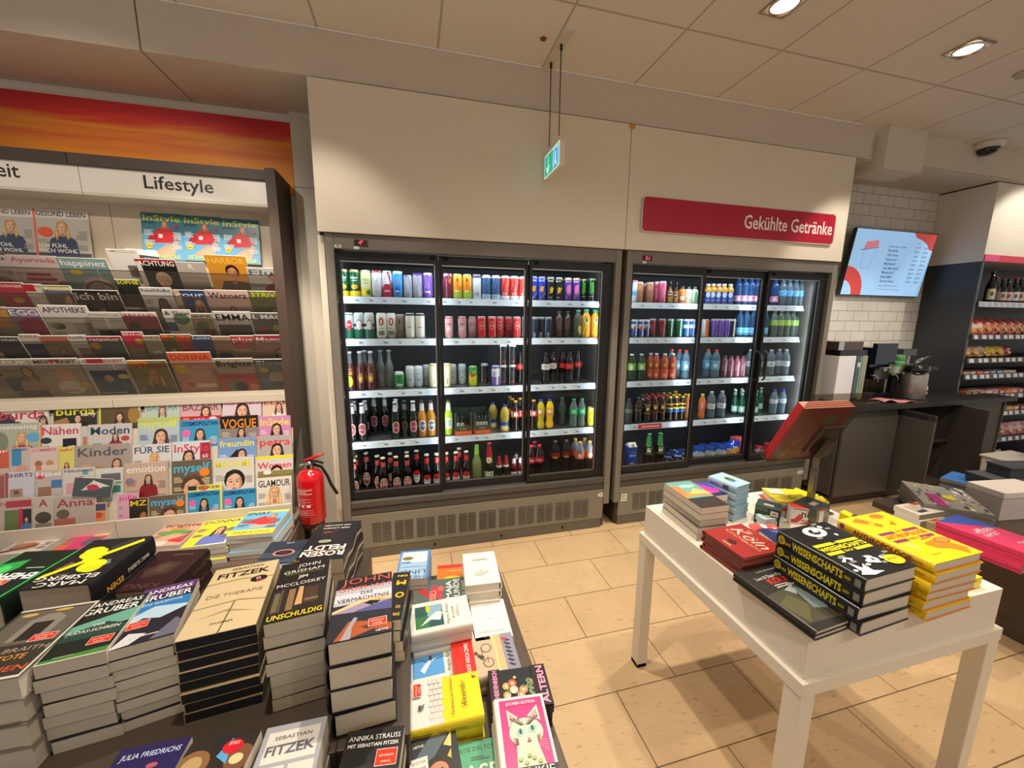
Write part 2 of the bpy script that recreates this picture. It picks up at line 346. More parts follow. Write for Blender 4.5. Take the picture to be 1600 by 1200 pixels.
q.rect(.15, .012, .235, H_ - .012, 'bfeaff', 'backlit'); q.rect(.16, .012, .226, H_ - .02, '2a8fe0', 'backlit'); q.ell(.19, H_ - .04, .009, .009, 'e6fff4', 'backlit')
q.poly([(.18, H_ - .052), (.2, H_ - .05), (.196, .05), (.215, .02), (.207, .016), (.188, .045), (.172, .02), (.164, .026), (.18, .055)], 'e6fff4', 'backlit'); q.build('face', t)
p = onZ(849, 60, 3.1); q = MB(); q.lathe([(.0, -.006), (.016, -.006), (.018, -.001)], '8e3a2c', 'matte', 16); tag(q.build('ceiling_cap', loc=(p[0], p[1], 3.1)), 'small round red-brown cap on a ceiling tile by the exit sign', 'cap')
p = onZ(1597, 112, 3.1); q = MB(); q.lathe([(.0, -.02), (.04, -.018), (.05, -.001)], 'b8aea2', 'matte', 16); tag(q.build('smoke_detector', loc=(p[0] + .03, p[1], 3.1)), 'grey round detector on the ceiling at the right edge', 'detector')

# ================================================================== DRINKS COOLERS
GREY = '6e655b'; DARK = '151515'
YR = 2.72           # front of the shelf rails
SHZ = [1.728, 1.456, 1.108, .752, .362]   # shelf surfaces
def cooler(x0, x1, label, divs, temp, badge_x):
    t = thing('drinks_cooler', label, 'refrigerator', (x0, 2.52, 0))
    W = x1 - x0
    def P(mb, n, parent=None, bevel=0): return mb.build(n, parent or t, bevel=bevel)
    q = MB()   # insulated body
    q.box(.03, .12, .36, .05, .76, 2.03, '54504a', 'powder'); q.box(W - .05, .12, .36, W - .03, .76, 2.03, '54504a', 'powder'); q.box(.03, .74, .1, W - .03, .78, 2.03, '2b2d31', 'powder')
    q.box(.03, .05, 1.985, W - .03, .78, 2.03, '3a3835', 'powder'); q.box(.03, .06, .28, W - .03, .78, .36, '4a4642', 'powder'); q.box(.03, .03, .005, W - .03, .78, .28, '45413b', 'powder')
    P(q, 'cabinet_body')
    for sx in (0, W - .047):
        q = MB(); q.box(sx, .0, .195, sx + .047, .12, 2.07, '7b756c', 'powder'); P(q, 'side_frame', bevel=.004)
    q = MB(); q.box(.047, .0, 1.985, W - .047, .06, 2.07, '736e66', 'powder'); h = P(q, 'header', bevel=.003)
    tx = .16 if temp == '4°' else .12
    q = MB(); q.box(tx, -.006, 2.008, tx + .062, .001, 2.04, '1a1412', 'gloss'); q.box(tx + .06, -.004, 2.004, tx + .074, .001, 2.04, '4d2a22', 'gloss')
    q.flat((tx, -.0062, 2.008), (1, 0, 0), (0, 0, 1)); q.text(temp, .05, .006, .03, 'ff3347', 'r', bold=.03, m='led'); q.rect(-.004, -.022, .026, -.006, 'd9d4cc'); P(q, 'thermometer', h)
    if temp == '4°': q = MB(); q.flat((.052, -.0005, 1.992), (1, 0, 0), (0, 0, 1)); q.rect(0, 0, .036, .016, 'd9d4cc'); q.rect(.008, .006, .028, .012, '444'); P(q, 'sticker', h)
    # lower trim, grille, kick
    q = MB(); q.box(.047, .005, .365, W - .047, .07, .41, '514d47', 'powder'); q.box(.047, .012, .315, W - .047, .07, .362, '4b4741', 'powder'); P(q, 'lower_trim', bevel=.006)
    q = MB(); q.box(.047, .01, .075, W - .047, .05, .312, '807a6d', 'powder')
    q.flat((0, .0095, 0), (1, 0, 0), (0, 0, 1))
    ncol = 11; gx0, gx1 = .17, W - .15
    for i in range(ncol):
        a = gx0 + (gx1 - gx0) * i / ncol
        for k in range(10):
            z = .112 + k * .0145; s_ = (gx1 - gx0) / ncol
            q.rect(a, z, a + s_ * .40, z + .0055, '2b2721', 'matte'); q.rect(a + s_ * .44, z, a + s_ * .84, z + .0055, '2b2721', 'matte')
    P(q, 'grille_panel', bevel=.002)
    q = MB(); q.flat((badge_x, .009, .27), (1, 0, 0), (0, 0, 1)); q.ell(0, 0, .036, .017, 'e4e0da'); q.rect(-.02, -.004, .02, .004, '777'); q.box(badge_x + .03, .006, .225, badge_x + .036, .01, .231, '222', 'metal'); P(q, 'badge')
    q = MB(); q.box(.1 if temp == '4°' else .047, .012, .003, W - .06, .06, .073, '665f54', 'powder')
    for fx in (.3, .55, .8): q.box(W * fx, .008, .03, W * fx + .012, .013, .05, '332f29', 'metal')
    P(q, 'kick_plate')
    # doors
    xs = [.05] + [d - x0 for d in divs] + [W - .05]
    for i in range(3):
        a, b_ = xs[i] + .002, xs[i + 1] - .002
        y0 = .03 if i != 1 else .055
        fw = .02 if i else .02
        d = MB(); zt, zb_ = 1.98, .418
        d.box(a, y0, zb_, a + fw, y0 + .035, zt, DARK, 'powder'); d.box(b_ - fw, y0, zb_, b_, y0 + .035, zt, DARK, 'powder')
        d.box(a + fw, y0, zb_, b_ - fw, y0 + .035, zb_ + .05, '1d1d1c', 'powder'); d.box(a + fw, y0, zt - .055, b_ - fw, y0 + .035, zt, DARK, 'powder')
        if i == 2: d.box(b_ - .075, y0 + .002, zb_ + .05, b_ - fw, y0 + .033, zt - .055, DARK, 'powder')
        fo = P(d, 'door_frame')
        g = MB(); xe = b_ - fw if i < 2 else b_ - .075; g.box(a + fw, y0 + .014, zb_ + .05, xe, y0 + .019, zt - .055, 'f2f6f6', 'glass'); P(g, 'door_glass', fo)
        e = MB(); e.box(a + fw, y0 + .003, zt - .062, xe, y0 + .008, zt - .055, '9fa3a6', 'metal'); e.box(a + fw, y0 + .003, zb_ + .05, xe, y0 + .008, zb_ + .056, '8f9290', 'metal')
        e.box(xe - .006, y0 + .003, zb_ + .05, xe, y0 + .008, zt - .055, '9fa3a6', 'metal'); P(e, 'glazing_strip', fo)
        if temp == '4°' or i > 0:
            k = MB(); hx = a + .03 if i else b_ - .05; k.box(hx, y0 - .004, zt - .03, hx + .03, y0 + .002, zt - .008, '111', 'metal'); P(k, 'runner', fo)
    if temp != '4°':   # pull handles on the two right doors
        for hx, sg in ((xs[2] - .045, 1), (xs[2] + .045, -1)):
            q = MB(); q.tube([(hx, .03, 1.36), (hx + .012 * sg, -.005, 1.34), (hx + .02 * sg, -.015, 1.28), (hx + .02 * sg, -.015, 1.18), (hx + .008 * sg, -.005, 1.13), (hx - .012 * sg, .03, 1.115)], .008, '17161a', 'gloss'); P(q, 'door_handle')
    # shelves and price rails
    for i, z in enumerate(SHZ):
        q = MB(); q.box(.055, YR - 2.52 + (.012 if i < 4 else -.02), z - .012, W - .055, .73, z, '9a9a98' if i < 4 else '7a756e', 'metal'); sh = P(q, 'shelf')
        if i == 4: continue
        q = MB(); y = YR - 2.52
        x1r = W - .052
        q.hexa([(.05, y - .004, z - .046), (x1r, y - .004, z - .046), (x1r, y + .012, z - .046), (.05, y + .012, z - .046)], [(.05, y + .004, z - .002), (x1r - .01, y + .004, z - .002), (x1r - .01, y + .012, z - .002), (.05, y + .012, z - .002)], 'dfe5ee', 'print')
        q.flat((0, y - .0045, z - .044), (1, 0, 0), (0, .17, 1)); rr = random.Random(i * 31 + int(x0 * 10))
        x = .09
        while x < W - .16:
            w_ = rr.uniform(.05, .085)
            q.rect(x, .012, x + w_, .013, '8a93a3'); q.rect(x + w_ * .55, .016, x + w_ * .9, .022, '5d6470'); q.rect(x, .028, x + w_ * .7, .030, '8a93a3'); x += w_ + rr.uniform(.015, .1)
        if temp != '4°' and i == 3: q.rect(.30, .004, .52, .04, 'e02535'); q.rect(.33, .016, .5, .026, 'f3c9cc')
        P(q, 'price_rail', sh)
    # light strips inside, behind the door frames
    q = MB(); q.box(.08, .13, 1.965, W - .08, .15, 1.98, 'eaf2ff', 'led'); P(q, 'light_strip')
    return t
cooler(-.465, 1.432, 'left of the two tall grey glass-door drinks coolers', (.178, .773), '4°', 1.84)
c2 = cooler(1.472, 3.392, 'right tall grey glass-door drinks cooler under the red sign', (2.155, 2.735), '3.1', 1.84)
q = MB(); q.flat((1.538, 2.527, .195), (1, 0, 0), (0, 0, 1)); q.rect(0, 0, .052, .062, 'd9dccf'); q.rect(.01, .012, .042, .05, '6c9a5c'); q.poly([(.014, .02), (.036, .024), (.038, .042), (.02, .04)], 'dfe8d4'); q.v = [(x - 1.472, y - 2.52, z) for x, y, z in q.v]; q.build('energy_sticker', c2)['label'] = 'green and white sticker'

# ================================================================== DRINKS
def rf_of(prof):
    zs = [p[1] for p in prof]; rs = [p[0] for p in prof]
    return lambda v: float(np.interp(v, zs, rs))
def ops(q, r, h, spec):
    # spec ops, u as fraction of radius (radians), v as fraction of height
    for o in spec:
        k = o[0]
        if k == 'r': q.rect(o[1] * r, o[2] * h, o[3] * r, o[4] * h, o[5])
        elif k == 'b': q.strip([(2 * PI * r * (i / 20 - .5), o[1] * h, o[2] * h) for i in range(21)], o[3])
        elif k == 'e': q.ell(o[1] * r, o[2] * h, o[3] * r, o[4] * h, o[5])
        elif k == 't': q.text(o[1], o[2] * r, o[3] * h, o[4] * h, o[5], 'c', bold=.02, w=(o[6] * r if len(o) > 6 and o[6] else None), rot=(o[7] if len(o) > 7 else 0))
        elif k == 'd':   # diagonal stripes
            n = o[1]
            for i in range(n):
                u0 = -1.7 + 3.4 * i / n
                rows = []; l = q.L()
                vs = []
                for j in range(7):
                    f = j / 6; u = u0 + .9 * f; vs += [q.fr(u * r, (o[3] + (o[4] - o[3]) * f) * h, l), q.fr((u + 1.7 / n) * r, (o[3] + (o[4] - o[3]) * f) * h, l)]
                q.add(vs, [(2 * j, 2 * j + 1, 2 * j + 3, 2 * j + 2) for j in range(6)], o[2], 'print')
        elif k == 's':   # slanted slash from (u0,v0) to (u1,v1) with half width
            l = q.L(); vs = []
            for j in range(7):
                f = j / 6; u = o[1] + (o[3] - o[1]) * f; v = o[2] + (o[4] - o[2]) * f
                vs += [q.fr((u - o[5]) * r, v * h, l), q.fr((u + o[5]) * r, v * h, l)]
            q.add(vs, [(2 * j, 2 * j + 1, 2 * j + 3, 2 * j + 2) for j in range(6)], o[6], 'print')
def can_mesh(h, r, base, spec, lid='c9c9c6', mat='gloss'):
    q = MB(); prof = [(r * .78, 0), (r * .82, .003), (r, .011), (r, h - .016), (r * .86, h - .004), (r * .86, h), (r * .80, h - .001), (r * .78, h - .005)]
    q.lathe(prof, [ 'b5b5b2', base, base, lid, 'd9d9d6', lid, lid], mat, 20)
    q.cyl(r); ops(q, r, h, spec); return q.mesh('beverage_can')
BP = {  # (radius fraction of max, height fraction)
 'beer': [(.9, 0), (1, .02), (1, .50), (.93, .57), (.72, .66), (.50, .73), (.42, .79), (.39, .95), (.43, .955), (.43, .985)],
 'long': [(.9, 0), (1, .02), (1, .53), (.90, .60), (.60, .70), (.46, .78), (.44, .95), (.48, .955), (.48, .985)],
 'pet': [(.75, 0), (.96, .02), (1, .08), (.95, .2), (.84, .33), (.9, .42), (1, .5), (1, .66), (.9, .76), (.6, .86), (.42, .92), (.42, .95)],
 'cola': [(.8, 0), (.98, .02), (1, .1), (.88, .25), (.86, .3), (1, .45), (1, .62), (.93, .72), (.6, .85), (.42, .92), (.42, .95)],
 'fanta': [(.7, 0), (.95, .03), (1, .1), (.97, .2), (.72, .32), (.9, .42), (1, .52), (1, .68), (.8, .82), (.45, .92), (.42, .95)],
 'big': [(.8, 0), (1, .03), (1, .1), (.97, .35), (1, .5), (1, .68), (.93, .76), (.6, .87), (.36, .93), (.36, .95)],
 'water': [(.85, 0), (1, .02), (.95, .08), (1, .14), (.95, .2), (1, .26), (.95, .32), (1, .38), (1, .64), (.94, .72), (.62, .86), (.4, .92), (.4, .95)],
 'square': [(.9, 0), (1, .02), (1, .68), (.92, .76), (.6, .85), (.52, .88), (.52, .94)],
 'wine': [(.9, 0), (1, .02), (1, .5), (.9, .58), (.6, .68), (.4, .76), (.37, .97)],
 'sekt': [(.9, 0), (1, .02), (1, .42), (.9, .54), (.6, .68), (.42, .78), (.36, .95)],
 'flask': [(.9, 0), (1, .02), (1, .48), (.8, .56), (.42, .62), (.38, .95)],
}
def bottle_mesh(shape, h, r, body, spec, bands=None, mat='gloss'):
    prof = [(a * r, b * h) for a, b in BP[shape]]
    q = MB(); cols = body; mats = mat
    if bands:   # [(z fraction upper limit, colour, material)...]
        cols = []; mats = []
        for i in range(len(prof) - 1):
            zc = (prof[i][1] + prof[i + 1][1]) / 2 / h; hit = [b_ for b_ in bands if zc < b_[0]]
            cols.append(hit[0][1] if hit else body); mats.append(hit[0][2] if hit else mat)
    q.lathe(prof, cols, mats, 18)
    q.prof(rf_of(prof)); q.lay = 8; ops(q, r, h, spec); return q.mesh('bottle')
def cap_mesh(h, r, c, ch, cr, mat='gloss'):
    q = MB(); q.lathe([(cr, h - ch), (cr, h - .002), (cr * .8, h), (0, h)], c, mat, 14); return q.mesh('cap')
TYPES = {}
def C(key, desc, h, r, base, spec, lid='c9c9c6'): TYPES[key] = ('can', desc, lambda: [('beverage_can', can_mesh(h, r, base, spec, lid))], 'can')
def B(key, desc, shape, h, r, body, spec, cap=None, bands=None, mat='gloss', ch=.014):
    def mk():
        p = [('bottle', bottle_mesh(shape, h, r, body, spec, bands, mat))]
        if cap: cr = BP[shape][-1][0] * r * 1.12; p.append(('cap', cap_mesh(h, r, cap, ch, cr)))
        return p
    TYPES[key] = ('bottle', desc, mk, 'bottle')
T5, T3, TS = (.168, .033), (.116, .033), (.146, .029)
C('gos', 'green lager can with dark and yellow base', *T5, '1a5c3c', [('b', .0, .2, 'e8c21a'), ('b', .2, .3, '16301c'), ('b', .3, .42, '0d2a18'), ('e', 0, .36, .7, .09, 'dfae1c'), ('b', .55, .62, '0f5436'), ('t', 'Gösser', 0, .66, .13, 'f2f2e6', 1.5), ('r', -.5, .58, .5, .61, 'cfe3c0')], 'cdbb62')
C('gon', 'pale yellow and green radler can', *T5, 'e6e0a8', [('b', 0, .3, 'e5c62c'), ('s', .2, .5, 1.2, 1, .7, '2f8a56'), ('s', -1.3, .3, -.2, .95, .3, 'f4f2dc'), ('t', 'NATUR', 0, .6, .08, '56603a', 1.1), ('r', -.5, .5, .5, .52, '777a50'), ('e', .5, .16, .5, .1, '2c6a40')], 'd8d3a0')
C('xr', 'red and white energy can', *T5, 'd9dde3', [('s', -.9, .25, .1, 1, .55, 'd8203e'), ('s', .9, .35, .3, 1, .45, 'c61a38'), ('e', -.1, .72, .35, .09, 'f4f4f4'), ('r', -.5, .2, .4, .22, '9aa'), ('r', -.5, .14, .3, .16, '9aa')], 'cfa9ae')
C('xw', 'white-topped dark red energy can', *T5, 'f0f0f2', [('b', 0, .36, 'a3182e'), ('e', 0, .36, 1, .14, 'b01c34'), ('s', -1, .4, .2, .95, .2, 'c02a48'), ('s', .9, .4, .2, .95, .22, '8c1c44'), ('t', 'ENERGY', 0, .2, .08, 'f5e8ea', 1.1)])
C('xb', 'bright blue and white energy can', *T5, '2f9fe0', [('s', -1.2, .45, .0, 1, .5, 'e6f2fa'), ('s', .4, .5, 1.1, 1, .3, 'd9ecf8'), ('s', -.6, .5, .3, .75, .2, 'd03050'), ('e', 0, .25, .7, .15, '0f5fb4'), ('t', 'ENERGY', 0, .2, .08, 'eaf5fb', 1)])
C('xs', 'slim silver and violet energy can', *TS, 'b9bcc8', [('s', -1, .3, -.1, 1, .3, '8a4a9c'), ('s', .9, .3, .1, 1, .2, '9aa0b4'), ('r', -.4, .1, .4, .2, '8d90a0')])
C('xv', 'violet and silver energy can', .16, .032, 'b4b4c4', [('s', -.8, .3, .3, 1, .4, 'b41e6e'), ('s', 1.0, .3, .1, .95, .3, '6a3aa4'), ('b', .93, 1, '5c3a92')], '9a86b8')
C('xp', 'purple energy can with white lettering', .165, .033, '7b4fb8', [('e', 0, .6, .6, .25, '9465cc'), ('s', -1, .2, .4, .9, .12, 'c6a8e8'), ('s', .9, .3, .0, .9, .1, '5a3496'), ('t', 'PURPLE', 0, .2, .1, 'f2ecfa', 1.2)], 'bfa7dc')
C('xm', 'magenta, white and brown energy can', .165, .033, '7a2038', [('s', -1.1, .5, 0, 1, .5, 'f0e8ea'), ('s', .9, .5, .2, 1, .3, 'c22a5c'), ('e', .4, .7, .25, .1, 'd87a3a'), ('r', -.8, .2, .1, .4, '4e1a28')])
C('xy', 'yellow and orange energy can', .165, .033, 'f0b42a', [('b', 0, .3, 'a8b83a'), ('e', .2, .5, .8, .22, 'f08a1e'), ('s', -.7, .4, .4, .95, .18, 'e2572a'), ('s', .7, .5, .2, .95, .15, 'f6d66a'), ('e', .1, .75, .3, .07, 'd8402a'), ('r', -.4, .28, .4, .33, 'f5e6b0')], 'f2c24a')
C('rw', 'white and pale blue slim can with grey wave', .165, .032, 'e6ebf2', [('s', -1.3, .1, .1, .95, .4, '9ab6d8'), ('s', -.2, .25, 1.1, .9, .25, '5f86ba'), ('b', 0, .06, 'e9eef5'), ('t', 'ICE', 0, .16, .14, '3a5f92', 1), ('b', .86, .94, '3d64a8')], 'cf4a56')
C('rn', 'dark blue energy can with grey wave', .165, .032, '35598e', [('s', -1, .2, .3, .95, .35, '9fbbd8'), ('s', .0, .3, 1.1, .9, .2, '203d6c'), ('b', 0, .2, 'b8cbe2'), ('t', 'ICE', 0, .08, .13, '2a4c80', 1), ('b', .88, .95, 'dfe7f0')])
C('ro', 'red and white energy can with grey wave', .165, .032, 'df3a30', [('s', -.9, .15, .4, .95, .4, 'f3dcd2'), ('s', .1, .3, 1.1, .9, .18, '9c9a9a'), ('b', 0, .16, 'f1ece8'), ('t', 'ICE', 0, .2, .13, 'f6e3c8', 1), ('b', .9, .96, 'f4eeea')], 'e2827a')
C('sb', 'royal blue energy can with gold star', .166, .031, '2338a8', [('t', 'ROCK', 0, .8, .09, 'eef0fa', 1.3), ('s', -.9, .1, .9, .5, .3, '1c9ad8'), ('s', -.3, .05, 1.0, .35, .2, 'd8c02a'), ('e', .1, .48, .45, .13, 'e8872a'), ('s', -.4, .4, .6, .58, .1, 'f4d23a')], '5a66c8')
C('sk', 'black energy can with gold star', .166, .031, '1c1a1a', [('t', 'ROCK', 0, .8, .09, 'eeeeee', 1.3), ('e', .2, .45, .42, .13, 'd8a81e'), ('s', -.2, .3, .9, .55, .12, 'f2d032'), ('r', -.3, .12, .3, .15, 'bbb')], '8a8070')
C('sp', 'purple energy can with pink splash', .166, .031, '5a3a92', [('t', 'ROCK', 0, .8, .09, 'e6dcf4', 1.3), ('e', .15, .5, .6, .2, 'e46ab0'), ('s', -.6, .1, .9, .4, .2, 'f0a24a'), ('s', -.2, .3, .5, .7, .12, 'f4b6d8')], 'e0a86a')
C('mg', 'black energy can with three green claw marks', .166, .031, '14161a', [('s', -.35, .35, -.3, .85, .08, '4dc82a'), ('s', 0, .28, .0, .85, .09, '4dc82a'), ('s', .35, .38, .3, .85, .08, '4dc82a'), ('r', -.5, .2, .5, .23, '9aa39a')], '3f6a3a')
C('mk', 'plain black energy can', .166, .031, '181a1e', [('s', -.2, .4, -.15, .8, .05, '5a6068'), ('s', .2, .4, .15, .8, .05, '5a6068')], '333')
C('bk', 'silver and green lager can with red emblem', *T5, 'c9ccca', [('b', 0, .42, '0f5a40'), ('e', .2, .52, .55, .2, 'c62a34'), ('r', -.2, .5, .6, .56, 'e6e2dc'), ('b', .9, .93, '0f5a40')])
C('bk2', 'silver and green lager can with dark oval emblem', *T5, 'bcc0be', [('b', 0, .36, '115a42'), ('e', 0, .52, .62, .22, '7d2a30'), ('e', 0, .52, .52, .18, 'd7d4ce'), ('b', .47, .57, '20242a'), ('t', "BECK'S", 0, .49, .06, 'f0f0f0', .9)])
C('jv', 'cream beer can with red crest', *T5, 'e6e0d2', [('e', 0, .66, .5, .16, 'b82c2c'), ('e', 0, .66, .2, .1, 'e8dccb'), ('r', -.6, .12, .6, .3, '6d6a58'), ('r', -.5, .38, .5, .41, '9c8f7a')], 'e4ded0')
C('br', 'dull brown beer can', .16, .031, '8a7764', [('r', -.3, .6, .1, .8, '4c3a2c'), ('r', -.4, .2, .4, .34, '6a5848')], '9a8a78')
C('kw', 'white and gold beer can', .168, .032, 'e8e4da', [('b', .9, .97, '3a3630'), ('s', -.8, .4, .8, .48, .3, 'd2c6a8'), ('r', -.5, .42, .5, .46, 'c8883a'), ('b', 0, .03, 'b49250'), ('r', .3, .1, .8, .8, 'f6f4ee')], '2c2a28')
C('st', 'red and white striped slim can', .150, .029, 'f0eae6', [('d', 9, 'c62236', 0.05, .93), ('r', -.6, .36, .5, .5, 'c9bdb4'), ('t', 'APEROL', 0, .6, .12, 'b01a2c', 1.1)], 'd88a8a')
C('rd', 'bright red can with round emblem', .152, .031, 'cc1a20', [('e', .05, .58, .55, .2, 'd8a890'), ('e', .05, .58, .49, .175, 'c4181e'), ('t', 'CAFÉ', .05, .55, .07, 'f0d8c8', .7), ('s', .8, .05, .8, .95, .06, 'e8b8b0')], 'd66a66')
C('cf', 'black coffee can with white lettering', .152, .029, '1a2436', [('t', 'CAFFE FREDDO', .15, .1, .16, 'e8ecf0', 1.5, PI / 2), ('s', -.9, .05, -.9, .95, .1, 'a8c8e6')], '888')
C('s5', 'plain silver mixed-drink can', .150, .031, 'b8bbbd', [('r', -.6, .2, .6, .5, 'a3a7aa'), ('r', -.4, .3, .4, .4, '888d92'), ('r', -.5, .6, .5, .66, '9a9ea2')], 'd6d6d4')
C('gd', 'cream and gold beer can', .168, .033, 'e3d6a4', [('r', -.2, .1, .5, .8, 'f2ead0'), ('r', -.1, .14, .3, .4, '9a9070'), ('b', .92, .97, 'c8b468')], 'd8cfae')
C('gn', 'short green lager can near the shelf edge', .116, .033, '1e8a44', [('e', .0, .5, .7, .3, '167038'), ('t', 'Beker', 0, .2, .2, 'f0f4ec', 1.3), ('s', .3, .45, .8, .8, .15, '3fae62')], 'c6d0c4')
C('yg', 'yellow and green mixed-drink can', .145, .031, 'd8d42a', [('b', .55, .95, '3f9a3a'), ('e', -.3, .6, .4, .14, 'c43424'), ('e', .3, .72, .5, .1, '7cc24a'), ('r', -.4, .5, .5, .58, 'b8301e')], '7aa86a')
C('pw', 'white and violet mixed-drink can', .145, .031, 'e6e0ec', [('b', 0, .45, '7a5cb4'), ('b', .86, .95, '6a52a8'), ('r', .2, .05, .7, .9, 'f4f2f8'), ('e', -.3, .6, .3, .12, 'a88ac8')], 'a89cc8')
C('ck', 'dark cola mix can with silver rim', .150, .029, '1c1a1e', [('r', -.5, .3, .5, .7, '35323a'), ('s', -.8, .05, -.8, .95, .12, 'd0d0d2'), ('r', -.4, .1, .4, .25, '7a2a30')], 'cfcfd0')
C('ye', 'yellow soft-drink can', .150, .030, 'e6cf28', [('s', -.4, .2, .3, .8, .1, 'a8942a'), ('r', -.4, .6, .3, .7, 'b8a428'), ('s', .6, .05, .6, .95, .1, 'f6eb86')], 'd8cc78')
# cooler two cans
C('cw', 'white and light blue iced-coffee can', .166, .029, 'dfe8f2', [('b', .3, .5, '7ab0d8'), ('b', .9, 1, 'd88ab0')])
C('cp', 'copper brown iced-coffee can', .156, .030, 'b87a5c', [('r', -.5, .1, .6, .3, '9c6048'), ('r', -.4, .6, .4, .8, 'c88e70'), ('e', 0, .5, .5, .12, 'a86c50')], 'd0a890')
C('cr', 'rose pink iced-coffee can', .168, .030, 'd8587e', [('r', -.3, .2, .5, .7, 'e2789a'), ('s', .5, .05, .5, .95, .12, 'f2b0c4')], 'e8a8ba')
C('bs', 'blue and silver energy can', .140, .027, '2a4a94', [('s', -1, .5, 1, .5, .0, 'ccc'), ('b', .5, .75, 'b8c4d4'), ('e', 0, .5, .4, .12, 'c83040'), ('s', .5, .05, .5, .95, .2, 'd6e2ee')])
C('dr', 'dark red energy can', .146, .029, '7c1c2a', [('r', -.4, .3, .4, .7, '94283a'), ('s', .6, .05, .6, .95, .12, 'd87886')], 'a8606a')
C('gr', 'dark green soft-drink can', .146, .029, '12603a', [('r', -.5, .5, .4, .62, '0c3a28'), ('s', .4, .05, .4, .95, .15, 'a8dcc0')], '7aa08a')
C('bl', 'blue can with pale highlight', .146, .028, '1e5cb0', [('b', .5, .7, 'd8e6f2'), ('s', .5, .05, .5, .95, .15, 'd8eaf8')])
C('ow', 'orange and white can', .146, .029, 'e8e4e0', [('r', -.1, .02, 1.2, .95, 'ee7a1e')])
C('vi', 'violet can', .150, .030, '6a4ab4', [('s', -.3, .05, -.3, .95, .2, 'a48ae0'), ('r', .2, .2, .6, .7, '54389a')], 'a898cc')
C('dk', 'dark can with pale stripe', .150, .029, '2a2420', [('r', .2, .05, .7, .95, 'c9c0b4')])
# beer and other bottles
B('be', 'dark beer bottle with red oval label', 'beer', .264, .0335, '0c0d0a', [('e', 0, .32, .82, .155, 'efe9e4'), ('e', 0, .32, .74, .14, 'b8323a'), ('r', -.8, .29, .8, .35, '22303c'), ('t', "BECK'S", 0, .3, .042, 'f4f4f4', 1.3), ('b', .73, .92, 'd6d4d2'), ('r', -.5, .78, .5, .84, 'b85a5e')], 'd0cfcc')
B('bg', 'green beer bottle with dim oval label', 'beer', .264, .0335, '0f2412', [('e', 0, .32, .7, .13, '8a4a4a'), ('e', 0, .32, .55, .1, '3a3a36'), ('b', .74, .9, '8a7878')], '3a3f3a')
B('bo', 'amber gold beer bottle with pale oval label', 'beer', .264, .0335, 'b8761e', [('e', 0, .32, .82, .155, 'f0ece6'), ('e', 0, .32, .7, .125, '5a5e66'), ('r', -.7, .3, .7, .35, 'f0f0ee'), ('t', "BECK'S", 0, .305, .04, '2a2a30', 1.2), ('b', .73, .92, 'd9c4c0'), ('r', -.5, .78, .5, .84, 'b06a68')], '2c2a2a')
B('li', 'lime green slim bottle with white label', 'long', .262, .031, 'a8c832', [('r', -.8, .2, .8, .5, 'e8ecd8'), ('r', -.3, .25, .4, .45, '7a8a5a'), ('b', .7, .9, 'e2e8d4'), ('r', -.4, .76, .4, .82, '5a7a4a')], '2a2c26')
B('rs', 'dark brown beer bottle with round red label', 'beer', .265, .0345, '0e0805', [('e', 0, .28, .85, .18, 'e6cfae'), ('e', 0, .28, .74, .155, '9c1c28'), ('r', -.7, .25, .7, .31, 'dcb8a6'), ('t', 'PILS', 0, .26, .04, '7a1820', 1), ('e', 0, .37, .3, .04, 'd8a89a'), ('b', .74, .88, 'b84a42'), ('r', -.5, .78, .5, .83, 'e8c8b8')], 'cdb98e')
B('fr', 'beer bottle with red-white shield label', 'beer', .265, .0345, '120d08', [('e', 0, .27, .8, .18, 'ece8e4'), ('e', 0, .38, .74, .08, 'c42c26'), ('r', -.72, .33, .72, .4, 'c42c26'), ('t', 'Früh', 0, .25, .07, 'a81e22', 1.2), ('r', -.4, .16, .4, .18, '999'), ('b', .74, .9, 'd0302c'), ('r', -.4, .79, .4, .84, 'f0d8d4')], 'cfc4a4')
B('lq', 'clear-necked bottle of pink mixed drink', 'long', .262, .030, '6a2a22', [('e', 0, .32, .6, .13, 'a86a3a'), ('e', 0, .3, .3, .06, 'd8b84a')], 'c8c4c0', bands=[(.66, '54201c', 'gloss'), (2, 'b8bcc0', 'pet')])
B('ly', 'pink mixed-drink bottle with yellow label', 'long', .262, .030, '54201c', [('e', -.1, .24, .7, .14, 'c8d024'), ('r', -.5, .4, .5, .56, 'c87a3a')], 'c8c4c0', bands=[(.66, '54201c', 'gloss'), (2, 'b8bcc0', 'pet')])
B('lc', 'empty-looking clear glass bottle', 'long', .262, .031, 'b4b4b0', [('r', -.5, .15, .5, .4, '6a6258')], '8a8884', mat='pet')
B('co', 'dark cola bottle with red label', 'cola', .235, .0325, '140807', [('b', .46, .64, 'b81c22'), ('r', -.6, .5, .6, .6, 'd84a48')], '1a1614')
B('cz', 'dark cola bottle with white label', 'cola', .235, .0325, '120a09', [('b', .46, .64, 'dcd8d6'), ('r', -.5, .5, .4, .6, 'b8b4b4')], '1c1a1a')
B('mm', 'cola-mix bottle with orange cap', 'cola', .232, .0315, '180a06', [('b', .46, .66, 'e03a22'), ('e', .1, .56, .5, .07, 'f4d8cc'), ('r', -1.6, .46, -.7, .66, 'e8dcd4')], 'f0a030')
B('fy', 'yellow lemonade bottle with blue cap', 'fanta', .232, .0325, 'c8b018', [('b', .5, .7, 'd8502a'), ('e', -.1, .6, .5, .07, 'f2d8c4')], '2a52c8')
B('fo', 'bright yellow orangeade bottle with blue cap', 'fanta', .232, .0325, 'f0c018', [('b', .5, .7, 'e04a2c'), ('e', -.1, .6, .5, .07, 'f6e0c8')], '2a52c8')
